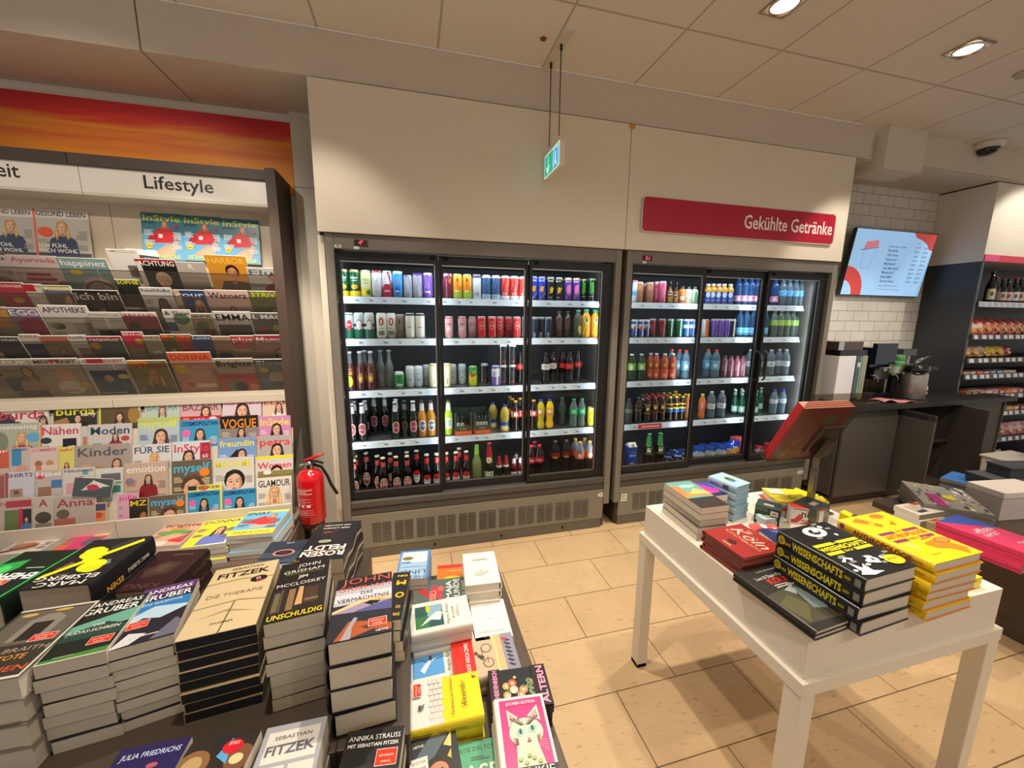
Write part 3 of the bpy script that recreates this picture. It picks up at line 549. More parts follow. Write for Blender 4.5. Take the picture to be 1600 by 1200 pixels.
B('sr', 'clear lemonade bottle with green label', 'cola', .225, .0315, 'aebdb4', [('b', .46, .66, '1fa864'), ('r', -.5, .5, .5, .62, '8ad8b0')], '2aa86a', mat='pet')
B('sx', 'dim clear lemonade bottle with green cap', 'cola', .225, .0315, '7d8a84', [('b', .48, .62, '2a6a4c')], '2a7a5a', mat='pet')
B('oj', 'orange juice bottle with green cap', 'square', .212, .034, 'f2a41c', [('e', .1, .6, .5, .12, 'f8e2a0'), ('s', -.5, .1, .2, .5, .12, 'ffd06a'), ('e', .2, .62, .25, .08, '3c7a3a'), ('s', .2, .05, .8, .35, .08, 'ffc850')], '3fae7a', ch=.022)
B('jb', 'dark brown juice bottle', 'square', .200, .033, '4c3220', [('r', -.6, .3, .5, .6, '5e4430')], '3a4a38')
B('jc', 'clear bottle with a yellow fruit print', 'square', .208, .033, 'a8a490', [('e', .2, .3, .3, .14, 'd8c83a'), ('r', .3, .1, .7, .4, 'b8b088')], '3f8a6c', mat='pet', ch=.02)
B('or', 'tapered lemonade bottle with blue cap', 'pet', .205, .034, 'b8a03e', [('b', .02, .14, 'e2a02a'), ('e', 0, .16, .7, .09, 'ecd8b0'), ('b', .22, .36, '1f4a9c'), ('r', -.5, .25, .5, .33, 'dfe6f0')], '2a3a9a')
B('wi', 'pale green wine bottle with lime foil', 'wine', .315, .037, '7f8a52', [('b', .74, .97, '9fdc4a')], mat='gloss')
B('se', 'sparkling wine bottle with red foil and cream label', 'sekt', .315, .040, '141c12', [('b', .66, .95, 'b01e2e'), ('e', 0, .6, .6, .07, 'e2c8a8'), ('e', 0, .6, .25, .035, 'c8a05a'), ('r', -.9, .06, .9, .33, 'ded8bc'), ('e', .45, .27, .18, .03, '4a5a3a'), ('r', -.5, .12, .3, .2, 'b8b090')], 'c03040', ch=.012)
B('pi', 'small sparkling wine bottle with red foil', 'sekt', .205, .030, '141e14', [('b', .66, .95, 'b8202e'), ('b', .60, .66, 'dcd0c4'), ('r', -.8, .08, .8, .3, 'e4e2dc'), ('e', .1, .2, .25, .06, '3a3f3a')], 'a81c28', ch=.01)
B('rb', 'small dark red bottle with white label', 'long', .195, .028, '5c1018', [('r', -.8, .08, .8, .4, 'eae4e2'), ('s', -.3, .1, .3, .36, .1, 'a82a34'), ('b', .72, .93, 'dccfd0'), ('r', -.4, .78, .4, .86, 'a8323c')], '2a1214')
B('cc', 'large cola bottle with red cap and label', 'big', .272, .039, '1c100e', [('b', .5, .68, 'c01c24'), ('t', 'Cola', 0, .56, .09, 'f2dcd8', 1.3)], 'd0262c', ch=.022)
B('cd', 'large dim bottle with red label', 'big', .272, .039, '4a3e36', [('b', .5, .66, '8a2c20'), ('e', 0, .52, .6, .03, 'c89a3a')], '555', mat='pet', ch=.02)
B('mo', 'large bottle with orange cap', 'big', .272, .037, '8a7a70', [('b', .5, .70, 'e85a26'), ('e', .1, .6, .5, .07, 'f4e0d4')], 'eaa038', mat='pet', bands=[(.5, '5a4a40', 'pet'), (2, 'c9ccd0', 'pet')], ch=.022)
# cooler two bottles
B('ab', 'amber bottle with black top and white label', 'flask', .170, .028, '7a4a1e', [('r', -.5, .05, .5, .3, 'b8843a'), ('r', -.5, .36, .4, .52, 'd8d4cc')], '1a1a1c', ch=.04)
B('jo', 'orange jar with dark lid', 'square', .135, .030, 'd07a3a', [('r', -.6, .2, .5, .4, 'e8dcc8'), ('r', -.5, .5, .5, .6, 'e49a5a')], '23262a', ch=.03)
B('jw', 'cream dotted jar with dark lid', 'square', .135, .030, 'dcd0b4', [('e', -.3, .3, .1, .05, 'a87a4a'), ('e', .2, .5, .1, .05, 'a87a4a'), ('e', .3, .2, .1, .05, '8a6a4a'), ('e', -.1, .6, .1, .05, '8a6a4a')], '1c2024', ch=.03)
B('jg', 'green-edged jar with dark lid', 'square', .135, .030, 'b8c4ae', [('r', .1, .05, .9, .7, '5f9a6a')], '2a4a3a', ch=.03)
B('vj', 'orange juice bottle with dark blue label', 'square', .166, .029, 'e09a24', [('b', .04, .6, '1c3a94'), ('e', 0, .45, .6, .14, 'c8d8f0'), ('r', -.5, .12, .5, .26, '6a88c8')], 'e8ecf0', ch=.02)
B('vw', 'blue water bottle with pink label', 'water', .222, .032, '3a78c0', [('b', .12, .34, 'e69ab4'), ('e', 0, .22, .4, .06, 'f4d8e2')], '2a62b0', mat='pet')
B('lb', 'clear water bottle with light blue label', 'water', .222, .032, '9fb6c4', [('b', .36, .58, '6fb4e4'), ('s', -.5, .4, .5, .55, .1, '2a6ab4')], '3a8ac8', mat='pet')
B('bw', 'blue-tinted water bottle with dark cap', 'water', .222, .032, '3a84b8', [('b', .1, .36, '7ac0e0')], '1c2c5a', mat='pet')
B('gw', 'clear water bottle with lime green label', 'water', .222, .032, '9fb4a8', [('b', .44, .66, 'a4c860'), ('s', -.4, .48, .4, .6, .1, 'dcecb0')], '2a3a34', mat='pet')
B('gy', 'dim grey water bottle', 'water', .205, .031, '7a8488', [('b', .44, .6, '6f7a5a')], '555a5c', mat='pet')
B('tg', 'green iced-tea bottle with white cap', 'water', .215, .034, '4e7a44', [('b', .4, .66, '8ab84a'), ('e', 0, .5, .4, .1, 'dce8c8')], 'dcdcd8', mat='pet')
B('to', 'orange iced-tea bottle with white cap', 'water', .215, .032, 'a8482a', [('b', .06, .4, 'd85a34'), ('e', 0, .56, .35, .08, 'e8a84a'), ('r', -.4, .12, .4, .3, 'e8b094')], 'e0dcd8')
B('wr', 'clear water bottle with red cap', 'big', .240, .034, '9cc0d4', [('b', .3, .62, '6aa8c8'), ('r', -.4, .36, .4, .5, 'e0ecf0')], 'd83a30', mat='pet', ch=.028)
B('pk', 'dusky pink smoothie bottle', 'square', .185, .031, '8a4a58', [('r', -.6, .3, .6, .6, 'a46a78'), ('s', .4, .05, .4, .7, .08, 'f0d4da')], '4a2c34')
B('cl', 'clear mineral water bottle with white label', 'big', .235, .036, 'a8b8c0', [('b', .36, .56, 'd8dee4'), ('r', -.4, .4, .4, .5, 'a8b4c4')], 'b4bcc8', mat='pet', ch=.02)
B('bg2', 'dark bottle with green cap and grey label', 'cola', .215, .034, '161412', [('b', .46, .68, '5a5450')], '23503a')
B('yl', 'yellow iced-tea bottle with red cap', 'cola', .205, .0285, '2e1a0c', [('b', .36, .72, 'd8b024'), ('e', 0, .55, .4, .08, 'f0d88a')], 'cc3a2a')
B('ry', 'red and yellow iced-tea bottle with red cap', 'cola', .205, .0285, '2e160c', [('b', .36, .72, 'd85a24'), ('e', 0, .6, .5, .08, 'f2c23a')], 'd0392a')
B('bu', 'blue and yellow iced-tea bottle with yellow cap', 'cola', .205, .0285, '2c1a10', [('b', .5, .72, 'e8c02a'), ('b', .36, .5, '2a6ab8')], 'e8c428')
B('pd', 'pink soda bottle with yellow cap', 'cola', .215, .0285, 'd8782a', [('b', .3, .8, 'd0306a'), ('e', 0, .55, .4, .12, 'f0a0c0')], 'f0d02a')
B('gg', 'green glass mineral water bottle', 'wine', .225, .031, '1e4a36', [('r', -.9, .12, .9, .36, 'a8d4c8'), ('e', 0, .24, .4, .08, 'e4f0ec'), ('b', .78, .9, '8ac0b0')], 'd0d4d0')
B('ev', 'clear water bottle with blue cap and pale label', 'water', .225, .032, 'b4c8d4', [('b', .44, .62, 'c8dcec'), ('r', -.3, .48, .3, .58, 'e8a8b8')], '2a4ac0', mat='pet', ch=.02)
B('kb', 'two-tone bottle with green sleeve over dark drink', 'wine', .295, .042, '241a16', [('b', .42, .93, '4f9a5a'), ('r', -.5, .46, .5, .66, 'd8a868'), ('r', -.4, .5, .4, .6, 'e8e0c8'), ('e', 0, .72, .3, .03, 'd4e4c8')], '5aa064')
def boxed(key, name, desc, cat, f):
    TYPES[key] = (name, desc, f, cat)
def jbox():
    q = MB(); w, d, h = .125, .12, .035
    q.box(-w / 2, -.05, 0, w / 2, d, h, 'e0552a', 'print'); q.box(-w / 2, .0, h, -w / 2 + .006, d, .14, '3a4a40', 'print'); q.box(w / 2 - .006, .0, h, w / 2, d, .14, '3a4a40', 'print'); q.box(-w / 2, d - .006, h, w / 2, d, .17, '2c3a32', 'print')
    q.flat((-w / 2, -.0505, 0), (1, 0, 0), (0, 0, 1)); q.rect(.01, .006, .115, .03, 'ec7a48'); q.rect(.0, .035, .006, .16, '3a4a40')
    q.poly([(0, .035), (.012, .035), (.012, .15), (.02, .165), (0, .17)], '4a5a50'); q.poly([(.125, .035), (.113, .035), (.113, .15), (.105, .165), (.125, .17)], '4a5a50'); q.rect(.012, .035, .113, .07, '44544a'); q.text('Kräuter', .062, .045, .016, 'e8e4d8', 'c')
    return q.mesh('carton')
def jmini():
    q = MB(); prof = [(.013, 0), (.016, .003), (.016, .06), (.008, .075), (.007, .09)]; q.lathe(prof, '0f1a12', 'gloss', 12); q.cyl(.016); q.rect(-.013, .012, .013, .045, 'cfd4c4'); q.ell(0, .03, .006, .009, '6a7a4a'); return q.mesh('bottle')
boxed('jm', 'display_carton', 'open green and orange carton of miniature herb liqueurs', 'carton', lambda: [('display_carton', jbox())] )
def milk():
    q = MB(); w, h = .07, .20
    q.box(-w / 2, -w / 2, 0, w / 2, w / 2, h, '1f4fb0', 'print'); q.hexa([(-w / 2, -w / 2, h), (w / 2, -w / 2, h), (w / 2, w / 2, h), (-w / 2, w / 2, h)], [(-w / 2, -.004, h + .03), (w / 2, -.004, h + .03), (w / 2, .004, h + .03), (-w / 2, .004, h + .03)], 'e4e6ea', 'print')
    q.flat((-w / 2, -w / 2 - .0002, 0), (1, 0, 0), (0, 0, 1)); q.ell(.03, .05, .02, .02, 'e8b45a'); q.rect(0, 0, .07, .06, 'c87a3a'); q.ell(.03, .045, .02, .018, 'e8c89a'); q.ell(.048, .03, .014, .016, '3a8ad8'); q.text('Müller', .035, .12, .024, 'f2f4f8', 'c', bold=.02); q.rect(.01, .15, .06, .154, '8ab0e8'); return q.mesh('carton')
def yellowcap():
    q = MB(); q.lathe([(.014, .0), (.014, .014), (.0, .016)], 'f2c21a', 'gloss', 12, (0, -.024, .208)); return q.mesh('cap')
boxed('mi', 'milk_carton', 'blue milk-drink carton with yellow screw cap', 'carton', lambda: [('milk_carton', milk()), ('cap', yellowcap())])
def pouch(c1, c2, c3, w=.1, h=.15, t=.03):
    q = MB(); n, m_ = 7, 8; vs = []
    for sgn in (-1, 1):
        for j in range(m_ + 1):
            v = j / m_
            for i in range(n + 1):
                u = i / n; b_ = t / 2 * max(0, math.sin(PI * u)) ** .5 * max(0, math.sin(PI * (.04 + .92 * v))) ** .6
                vs.append(((u - .5) * w * (1 - .06 * math.sin(PI * v)), sgn * b_, v * h))
    K = (n + 1) * (m_ + 1)
    for sgn in (0, 1):
        for j in range(m_):
            c = c1 if j > 4 or j == 0 else (c2 if j > 2 else c3)
            fs = []
            for i in range(n):
                a = sgn * K + j * (n + 1) + i; f = (a, a + 1, a + n + 2, a + n + 1); fs.append(f if sgn == 0 else f[::-1])
            o = len(q.v)
            if sgn == 0 and j == 0: q.addi(vs, fs, c, 'gloss', True)
            else: q.addi(None, fs, c, 'gloss', True)
    q.flat((-w / 2, -t / 2 - .002, 0), (1, 0, 0), (0, 0, 1)); q.text('Snack', w / 2, h * .62, .026, 'f0f2f6', 'c', bold=.02); q.ell(w * .5, h * .3, w * .25, h * .13, 'e2a85a'); q.ell(w * .42, h * .26, w * .12, h * .08, 'c8803a')
    return q.mesh('snack_bag')
boxed('p1', 'snack_bag', 'small dark blue snack bag', 'snack bag', lambda: [('snack_bag', pouch('22346c', '2c3c70', '5a2a2a', .075, .12))])
boxed('p2', 'snack_bag', 'blue and golden croissant bag', 'snack bag', lambda: [('snack_bag', pouch('2c54b0', 'd8dcea', 'd89a4a'))])
boxed('p3', 'snack_bag', 'dark blue and orange biscuit bag', 'snack bag', lambda: [('snack_bag', pouch('1c3a9a', 'e0a04a', 'c8502a', .09, .16))])
boxed('p4', 'snack_bag', 'red sandwich bag', 'snack bag', lambda: [('snack_bag', pouch('c83044', 'd8d0d0', 'b02438', .11, .10))])
def pinkbox():
    q = MB(); q.box(-.045, -.03, 0, .045, .12, .085, 'd8606c', 'print'); q.flat((-.045, -.0302, 0), (1, 0, 0), (0, 0, 1)); q.rect(.0, .02, .09, .05, 'e88a94'); q.ell(.05, .03, .026, .012, 'e8b47a'); q.text('Roll', .04, .058, .018, 'fae8e8', 'c', bold=.02); return q.mesh('box')
boxed('pb', 'dessert_box', 'pink dessert box', 'box', lambda: [('dessert_box', pinkbox())])
PROTO = {}
SHN = ['top', 'second', 'third', 'fourth', 'bottom']
def place(key, x, y, z, rz, label, group):
    name, desc, mk, cat = TYPES[key]
    if key not in PROTO: PROTO[key] = mk()
    parts = PROTO[key]
    o = link(name, parts[0][1], None, (x, y, z), rz); tag(o, label, cat, group)
    for n, me in parts[1:]: link(n, me, o)
    return o
STOCK = []
def stock(cool, shelf, items, yrow=2.775):
    for it in items:
        px, key = it[0], it[1]; back = it[2] if len(it) > 2 else 0; dz = it[3] if len(it) > 3 else 0
        y = yrow + back * .085 - (.035 if shelf == 4 else 0)
        yp = {0: 465, 1: 527, 2: 595, 3: 672, 4: 750}[shelf]
        x = onY(px, yp, y)[0]
        name, desc = TYPES[key][:2]
        rz = -math.atan2(x, y) * .75 + random.uniform(-.12, .12)
        if TYPES[key][3] in ('carton', 'box'): rz = random.uniform(-.05, .05)
        g = f"{name.split('_')[-1]}s on the {SHN[shelf]} shelf of the {'right' if cool else 'left'} cooler"
        o = place(key, x, y, SHZ[shelf] + .0005 + dz, rz, desc, g)
        STOCK.append((cool, shelf, 2 if dz else (1 if back >= .75 else 0), px, o, desc))
def label_stock():
    cnt = {}
    for cool, shelf, row, px, o, desc in sorted(STOCK, key=lambda r: r[:4]):
        k = (cool, shelf, row); cnt[k] = cnt.get(k, 0) + 1; side = 'right' if cool else 'left'
        o['label'] = desc + ', ' + ORD[cnt[k]] + (' from left', ' back-row from left', ' upper can from left')[row] + f', {SHN[shelf]} shelf, {side} cooler'
stock(0, 0, [(538, 'gos'), (555.6, 'gos'), (573, 'gon'), (590, 'xr'), (606, 'xw'), (622, 'xb'), (638, 'xs'), (653, 'xv'), (669, 'xp'), (700, 'xm'), (715, 'xy'), (730, 'xy'), (745, 'rw'), (759.5, 'rn'), (774.5, 'rn'), (789, 'ro'), (803, 'ro'), (817, 'ro'),
    (833, 'sb'), (845.5, 'sb'), (859, 'sk'), (872.5, 'sk'), (886.5, 'sp'), (899.5, 'sp'), (911.5, 'mg', .6), (924, 'mg'), (937, 'mk', .5)])
stock(0, 1, [(533, 'bk', .8), (546, 'bk'), (562, 'bk2'), (578, 'bk2'), (597, 'jv'), (612, 'jv', .4), (626, 'br', .5), (641.5, 'kw'), (657, 'kw'), (702, 'st'), (722.5, 'st'), (738, 'st', 1.4), (752.5, 'rd'), (768.5, 'rd'), (781, 'rd', 1.5), (794, 'rd', 1.6), (807, 'rd'), (821, 'cf'), (835, 'cf', .3), (845, 'cf', .8), (856, 'cf', .6), (872, 'jb', 1), (886, 'jb', 1), (902, 'jc', .3), (914.5, 'oj'), (928.5, 'oj'), (941, 'jb', 1)])
stock(0, 2, [(548, 'ly'), (564, 'lq'), (580.5, 'lq'), (571, 'lq', 1), (596, 'lc', 1), (609, 'lc', 1), (624, 'gn'), (641, 's5', .5), (654, 's5', .5), (667, 's5', 1), (678, 'gd'), (698, 'gd'), (707, 's5', 1.2), (722, 's5', 1.2), (739, 'yg'), (757, 'ck', 1.2), (774.5, 'pw'), (786, 'ck'), (786, 'ck', 0, .1505), (800, 'ck'), (800, 'ck', 0, .1505), (812, 'co', .6), (852, 'cz'), (863, 'cz', .6), (878, 'co', .8), (888.5, 'co'), (902, 'co', 1.2)])
stock(0, 3, [(551, 'be'), (567, 'be'), (555, 'be', 1), (572, 'be', 1), (586, 'be', 2.4), (603, 'be', 2.4), (618.5, 'be'), (620, 'be', 1), (633, 'bg', .4), (646.5, 'be'), (660, 'bo'), (674, 'bo'), (701, 'li'), (723, 'jm'), (752, 'jm'), (770, 'or', 1.2), (788.5, 'or'), (805, 'mm'), (818, 'mm'), (800, 'mm', 1), (812, 'mm', 1), (833, 'mm'), (796, 'mm', 2), (844, 'fy'), (858, 'fo'), (877, 'sx', .8), (895, 'sr'), (907.5, 'sr'), (922, 'ye'), (934, 'ye', .8)])
stock(0, 4, [(554, 'rs'), (557, 'rs', 1), (574, 'rs', 1.6), (591, 'rs', .6), (599.5, 'rs'), (611, 'rs', 1), (620, 'rs'), (637, 'rs'), (637, 'rs', 1), (652, 'fr', 1.2), (667.5, 'fr'), (683, 'fr'), (698, 'fr'), (713, 'fr'), (729, 'fr'), (718, 'fr', 1), (745, 'wi'), (764.5, 'se'), (779.5, 'pi'), (790.5, 'pi'), (802.5, 'rb'), (813, 'rb'), (806, 'rb', 1), (829, 'cc'), (841.5, 'cc'), (834, 'cc', 1), (866, 'cd', .8), (883, 'cd', .8), (904, 'mo'), (919, 'mo'), (897, 'mo', 1), (911, 'mo', 1)])
stock(1, 0, [(989, 'cw'), (998, 'cp'), (1007, 'cp', 1), (1014, 'cp'), (1025, 'cr', .6), (1034, 'cr'), (1046, 'ab'), (1055.5, 'ab', .3), (1065, 'jo'), (1074.5, 'jw'), (1084, 'jg'), (1105, 'vj', .4), (1113, 'vj', .3), (1121.5, 'vj', .2), (1130, 'vj'), (1139.5, 'vj'), (1152, 'vw', .3), (1162, 'vw'), (1171.5, 'vw'), (1181, 'vw'), (1191, 'vw'), (1209, 'vw'), (1221, 'lb'), (1231, 'lb'), (1241, 'lb'), (1250, 'lb'), (1170, 'vw', 1), (1183, 'vw', 1), (1226, 'lb', 1), (1237, 'lb', 1)])
stock(1, 1, [(990, 'bs'), (1000.5, 'bs'), (1009, 'bs', .4), (1018, 'dr', .4), (1033, 'dr'), (1046, 'gr', .4), (1060, 'gr'), (1071, 'bl'), (1079, 'bl'), (1100, 'ow'), (1114, 'vi'), (1123.5, 'vi'), (1133, 'vi'), (1142, 'dk'), (1153, 'bw', .2), (1163, 'bw'), (1173, 'bw'), (1183, 'bw'), (1192, 'bw'), (1206, 'gw'), (1216, 'gw'), (1226, 'gw'), (1235, 'gw'), (1244, 'gw'), (1258, 'gy', .6), (1267, 'gy', .6), (1160, 'bw', 1), (1172, 'bw', 1), (1184, 'bw', 1), (1220, 'gw', 1), (1231, 'gw', 1)])
stock(1, 2, [(985, 'tg'), (1000, 'tg'), (1014, 'to', .6), (1023, 'to', .3), (1036, 'to'), (1048.5, 'to'), (1058, 'wr', .8), (1068.5, 'wr'), (1102, 'wr', .8), (1115, 'wr'), (1129, 'pk', .3), (1138.5, 'pk'), (1148, 'pk'), (1157, 'pk'), (1168, 'cl', .6), (1181, 'cl'), (1200, 'cl'), (1212, 'cl', .5), (1223, 'cl'), (1046, 'wr', 1.3)])
stock(1, 3, [(980, 'gy'), (994, 'bg2'), (1008.5, 'yl'), (1020.5, 'ry'), (1032, 'ry'), (1043.5, 'bu'), (1053, 'bu'), (1063, 'bu'), (1072, 'pd', .3), (1093, 'pd'), (1106.5, 'cl'), (1122.5, 'cl'), (1143, 'gg', .8), (1154, 'gg', .4), (1165, 'gg'), (1175, 'gg'), (1203, 'ev'), (1216, 'ev'), (1229, 'ev')])
stock(1, 3, [(1000 + i * 9.5, k, 1) for i, k in enumerate(['bg2', 'yl', 'yl', 'ry', 'ry', 'bu', 'bu', 'bu', 'pd'])] + [(1142 + i * 10, 'gg', 1.3) for i in range(5)] + [(1006 + i * 9, k, 2) for i, k in enumerate(['yl', 'ry', 'ry', 'bu', 'bu', 'pd'])])
stock(1, 4, [(959, 'mi'), (983, 'mi'), (1010, 'kb'), (1027, 'kb'), (1040, 'p1'), (1049, 'p1', .5), (1056, 'p1'), (1063, 'p1', .5), (1088, 'p2'), (1096, 'p2', .4), (1104, 'p2'), (1113, 'p2', .5), (1121, 'p2'), (1131, 'p3'), (1141, 'p3', .4), (1149, 'p3', 1), (1157, 'pb'), (1157, 'pb', 0, .086), (1184, 'p4'), (1197, 'p4', .6)])
label_stock()
for px, k in ((723, 2), (752, 4)):   # miniature bottles inside the two open cartons
    xc = onY(px, 672, 2.775)[0]
    me = jmini()
    for i in range(k): 
        tag(link('miniature_bottle', me, None, (xc + (-.036 + .024 * i if k == 4 else -.03 + .03 * i), 2.79, SHZ[3] + .0362), 0), 'miniature dark herb-liqueur bottle, ' + ORD[i + 1] + ' from left inside the ' + ('left' if k == 2 else 'right') + ' open carton', 'bottle', 'miniature bottles in the ' + ('left' if k == 2 else 'right') + ' open carton')

# ================================================================== COVER ART
def clip(pts, w, h):
    def cut(P, ins, itx):
        o = []
        for i in range(len(P)):
            a, b = P[i - 1], P[i]
            if ins(b):
                if not ins(a): o.append(itx(a, b))
                o.append(b)
            elif ins(a): o.append(itx(a, b))
        return o
    def ix(k, val): return lambda a, b: tuple(a[j] + (b[j] - a[j]) * (val - a[k]) / ((b[k] - a[k]) or 1e-9) for j in (0, 1))
    for k, val, s in ((0, 0, 1), (0, w, -1), (1, 0, 1), (1, h, -1)):
        if not pts: break
        pts = cut(pts, (lambda p: s * (p[k] - val) >= -1e-9), ix(k, val))
    return pts
class Cover:
    """draws on a w x h cover; all measures are fractions of w (u, sizes) and h (v)"""
    def __init__(s, q, w, h): s.q, s.w, s.h = q, w, h
    def P(s, pts, c):
        p = clip([(u * s.w, v * s.h) for u, v in pts], s.w, s.h)
        if len(p) > 2: s.q.poly(p, c)
    def R(s, a, b, c, d, col): s.P([(a, b), (c, b), (c, d), (a, d)], col)
    def E(s, u, v, r, rv, col, rot=0, n=18):
        ca, sa = math.cos(rot), math.sin(rot)
        s.P([(u + r * math.cos(2 * PI * i / n) * ca - rv * math.sin(2 * PI * i / n) * sa, v + (r * math.cos(2 * PI * i / n) * sa + rv * math.sin(2 * PI * i / n) * ca) * s.w / s.h) for i in range(n)], col)
    def T(s, t, u, v, size, col, a='c', bold=.015, w=None, rot=0, shear=0):
        s.q.text(t, u * s.w, v * s.h, size * s.w, col, a, bold, shear, w * s.w if w else None, rot)
    def LN(s, u, v, w, n, col, size=.022, al='l'):
        s.q.lines(u * s.w, v * s.h, w * s.w, n, size * s.w, col, 1.9, al)
    def face(s, cx, cy, z, hair='3a2820', top='a02838', skin='e2b596', long=1, close=0):
        k = s.w / s.h
        X = lambda a: [(cx + u * z, cy + v * z * k) for u, v in a]
        M2 = lambda a: a + [(-u, v) for u, v in reversed(a)]
        sk = [int(skin[i:i + 2], 16) for i in (0, 2, 4)]; dk = ''.join('%02x' % int(c * f) for c, f in zip(sk, (.82, .74, .70))); hl = ''.join('%02x' % min(255, int(int(hair[i:i + 2], 16) * 1.35 + 14)) for i in (0, 2, 4))
        if not close:
            s.P(X(M2([(0, -.72), (.22, -.82), (.7, -.98), (1.0, -1.15), (1.2, -1.6), (1.3, -2.8)])), top)
        s.E(cx + .02 * z, cy + .16 * z * k, .47 * z, .53 * z, hair)
        if long:
            s.P(X([(-.46, .2), (.48, .2), (.58, -.35), (.62, -.85), (.5, -1.25), (.3, -1.1), (.26, -.4), (-.26, -.4), (-.34, -1.0), (-.5, -1.35), (-.66, -.9), (-.56, -.3)]), hair)
            s.P(X([(.44, .1), (.52, -.4), (.5, -1.0), (.42, -1.0), (.4, -.4)]), hl); s.P(X([(-.46, .0), (-.56, -.6), (-.5, -1.1), (-.44, -.6)]), hl)
        s.P(X([(-.17, -.86), (.0, -.95), (.17, -.86), (.16, -.3), (-.16, -.3)]), dk)
        s.P(X(M2([(0, .5), (.22, .44), (.34, .25), (.36, 0), (.32, -.24), (.2, -.44), (.07, -.53)])), skin)
        s.P(X([(.2, .3), (.345, .2), (.355, 0), (.315, -.24), (.2, -.43), (.1, -.5), (.22, -.2), (.26, .05)]), dk)
        s.P(X([(-.40, -.02), (-.45, .28), (-.32, .56), (.0, .69), (.08, .5), (-.12, .42), (-.28, .28), (-.33, .1)]), hair); s.P(X([(.42, -.02), (.46, .3), (.3, .58), (.0, .69), (.02, .52), (.22, .40), (.33, .22), (.36, .08)]), hair)
        s.P(X([(-.2, .56), (.0, .63), (.2, .56), (.05, .58)]), hl)
        for sg in (-1, 1):
            s.P(X([(sg * .06, .06), (sg * .14, .10), (sg * .24, .07), (sg * .14, .03)]), '2c211e'); s.P(X([(sg * .05, .15), (sg * .16, .20), (sg * .28, .15), (sg * .16, .17)]), hair)
        s.P(X([(.0, .04), (.035, -.12), (-.05, -.15), (-.05, -.12)]), dk); s.P(X([(-.13, -.27), (-.04, -.235), (.04, -.235), (.13, -.27), (.0, -.335)]), 'b5484c')
def slab(w, h, t, bg, spine=None):
    """closed magazine standing upright: x width, z height, front at y=0"""
    q = MB(); q.box(0, .0003, 0, w, t, h, 'e6e1d8', 'pages'); q.box(0, t, 0, w, t + .0006, h, 'd8d4cc', 'print'); q.box(-.0006, 0, 0, .0, t + .0006, h, spine or bg, 'print')
    q.flat((0, 0, 0), (1, 0, 0), (0, 0, 1)); q.rect(0, 0, w, h, bg); return q
def paint(q, w, h, bg, title, tc, port=None, extra=(), tsz=.22, tv=None, lines='9a948c', tw=.9):
    c = Cover(q, w, h)
    for e in extra:
        if e[0] == 'R': c.R(*e[1:])
        elif e[0] == 'E': c.E(*e[1:])
        elif e[0] == 'P': c.P(*e[1:])
    if title and tv is None: tv = 1 - (tsz * .95) * w / h
    if title and port: c.T(title, .5, tv, tsz, tc, 'c', .015, tw)
    if port: c.face(*port)
    if title and not port: c.T(title, .5, tv, tsz, tc, 'c', .015, tw)
    if lines: c.LN(.05, .62, .24, 4, lines); c.LN(.05, .40, .26, 3, lines); c.LN(.95, .58, .22, 5, lines, al='r'); c.LN(.95, .30, .26, 3, lines, al='r')
    for e in extra:
        if e[0] == 'T': c.T(*e[1:])
        elif e[0] == 'ER': c.E(*e[1:])
        elif e[0] == 'RR': c.R(*e[1:])
        elif e[0] == 'PP': c.P(*e[1:])
    return c
# ================================================================== MAGAZINE RACK
RX0, RXS, RX1 = -2.66, -1.705, -.79
t = thing('magazine_rack', 'tall magazine rack with white header signs and brown side panel', 'rack', (RXS, 2.98, 0))
def RB(q, n, par=None, bevel=0): q.v = [(x - RXS, y - 2.98, z) for x, y, z in q.v]; return q.build(n, par or t, bevel=bevel)
BR = '4a3a30'
q = MB(); q.box(RX0, 2.955, .0, RXS - .0015, 2.98, 2.43, 'c9bca8', 'paint'); q.box(RXS + .0015, 2.955, .0, RX1, 2.98, 2.43, 'c9bca8', 'paint'); RB(q, 'back_panel')
q = MB(); q.box(RX1, 2.69, 0, RX1 + .055, 2.98, 2.44, BR, 'powder'); RB(q, 'side_panel', bevel=.002)
q = MB(); q.box(RX0, 2.735, 2.385, RXS - .03, 2.98, 2.44, '443a34', 'powder'); q.box(RXS - .026, 2.735, 2.385, RX1, 2.98, 2.44, '4a403a', 'powder'); RB(q, 'top_trim')
zh0, zh1 = onY(424, 321, 2.76)[2], 2.384
for a, b, s_, px in ((RX0, RXS - .0015, 'Gesundheit', 36), (RXS + .0015, RX1, 'Lifestyle', 334)):
    q = MB(); q.box(a, 2.76, zh0, b, 2.775, zh1, 'e9e4dc', 'print'); q.box(a, 2.762, zh0 - .012, b, 2.955, zh0, 'd8cfc2', 'paint')
    q.flat((0, 2.7598, 0), (1, 0, 0), (0, 0, 1)); xe = onY(px, 300, 2.76)[0]; zt = onY(px, 302 if px > 100 else 278, 2.76)[2]
    q.text(s_, xe, zt, .098, '26211e', 'r', bold=.012, w=.335 if s_ == 'Lifestyle' else .43); RB(q, 'header_sign')
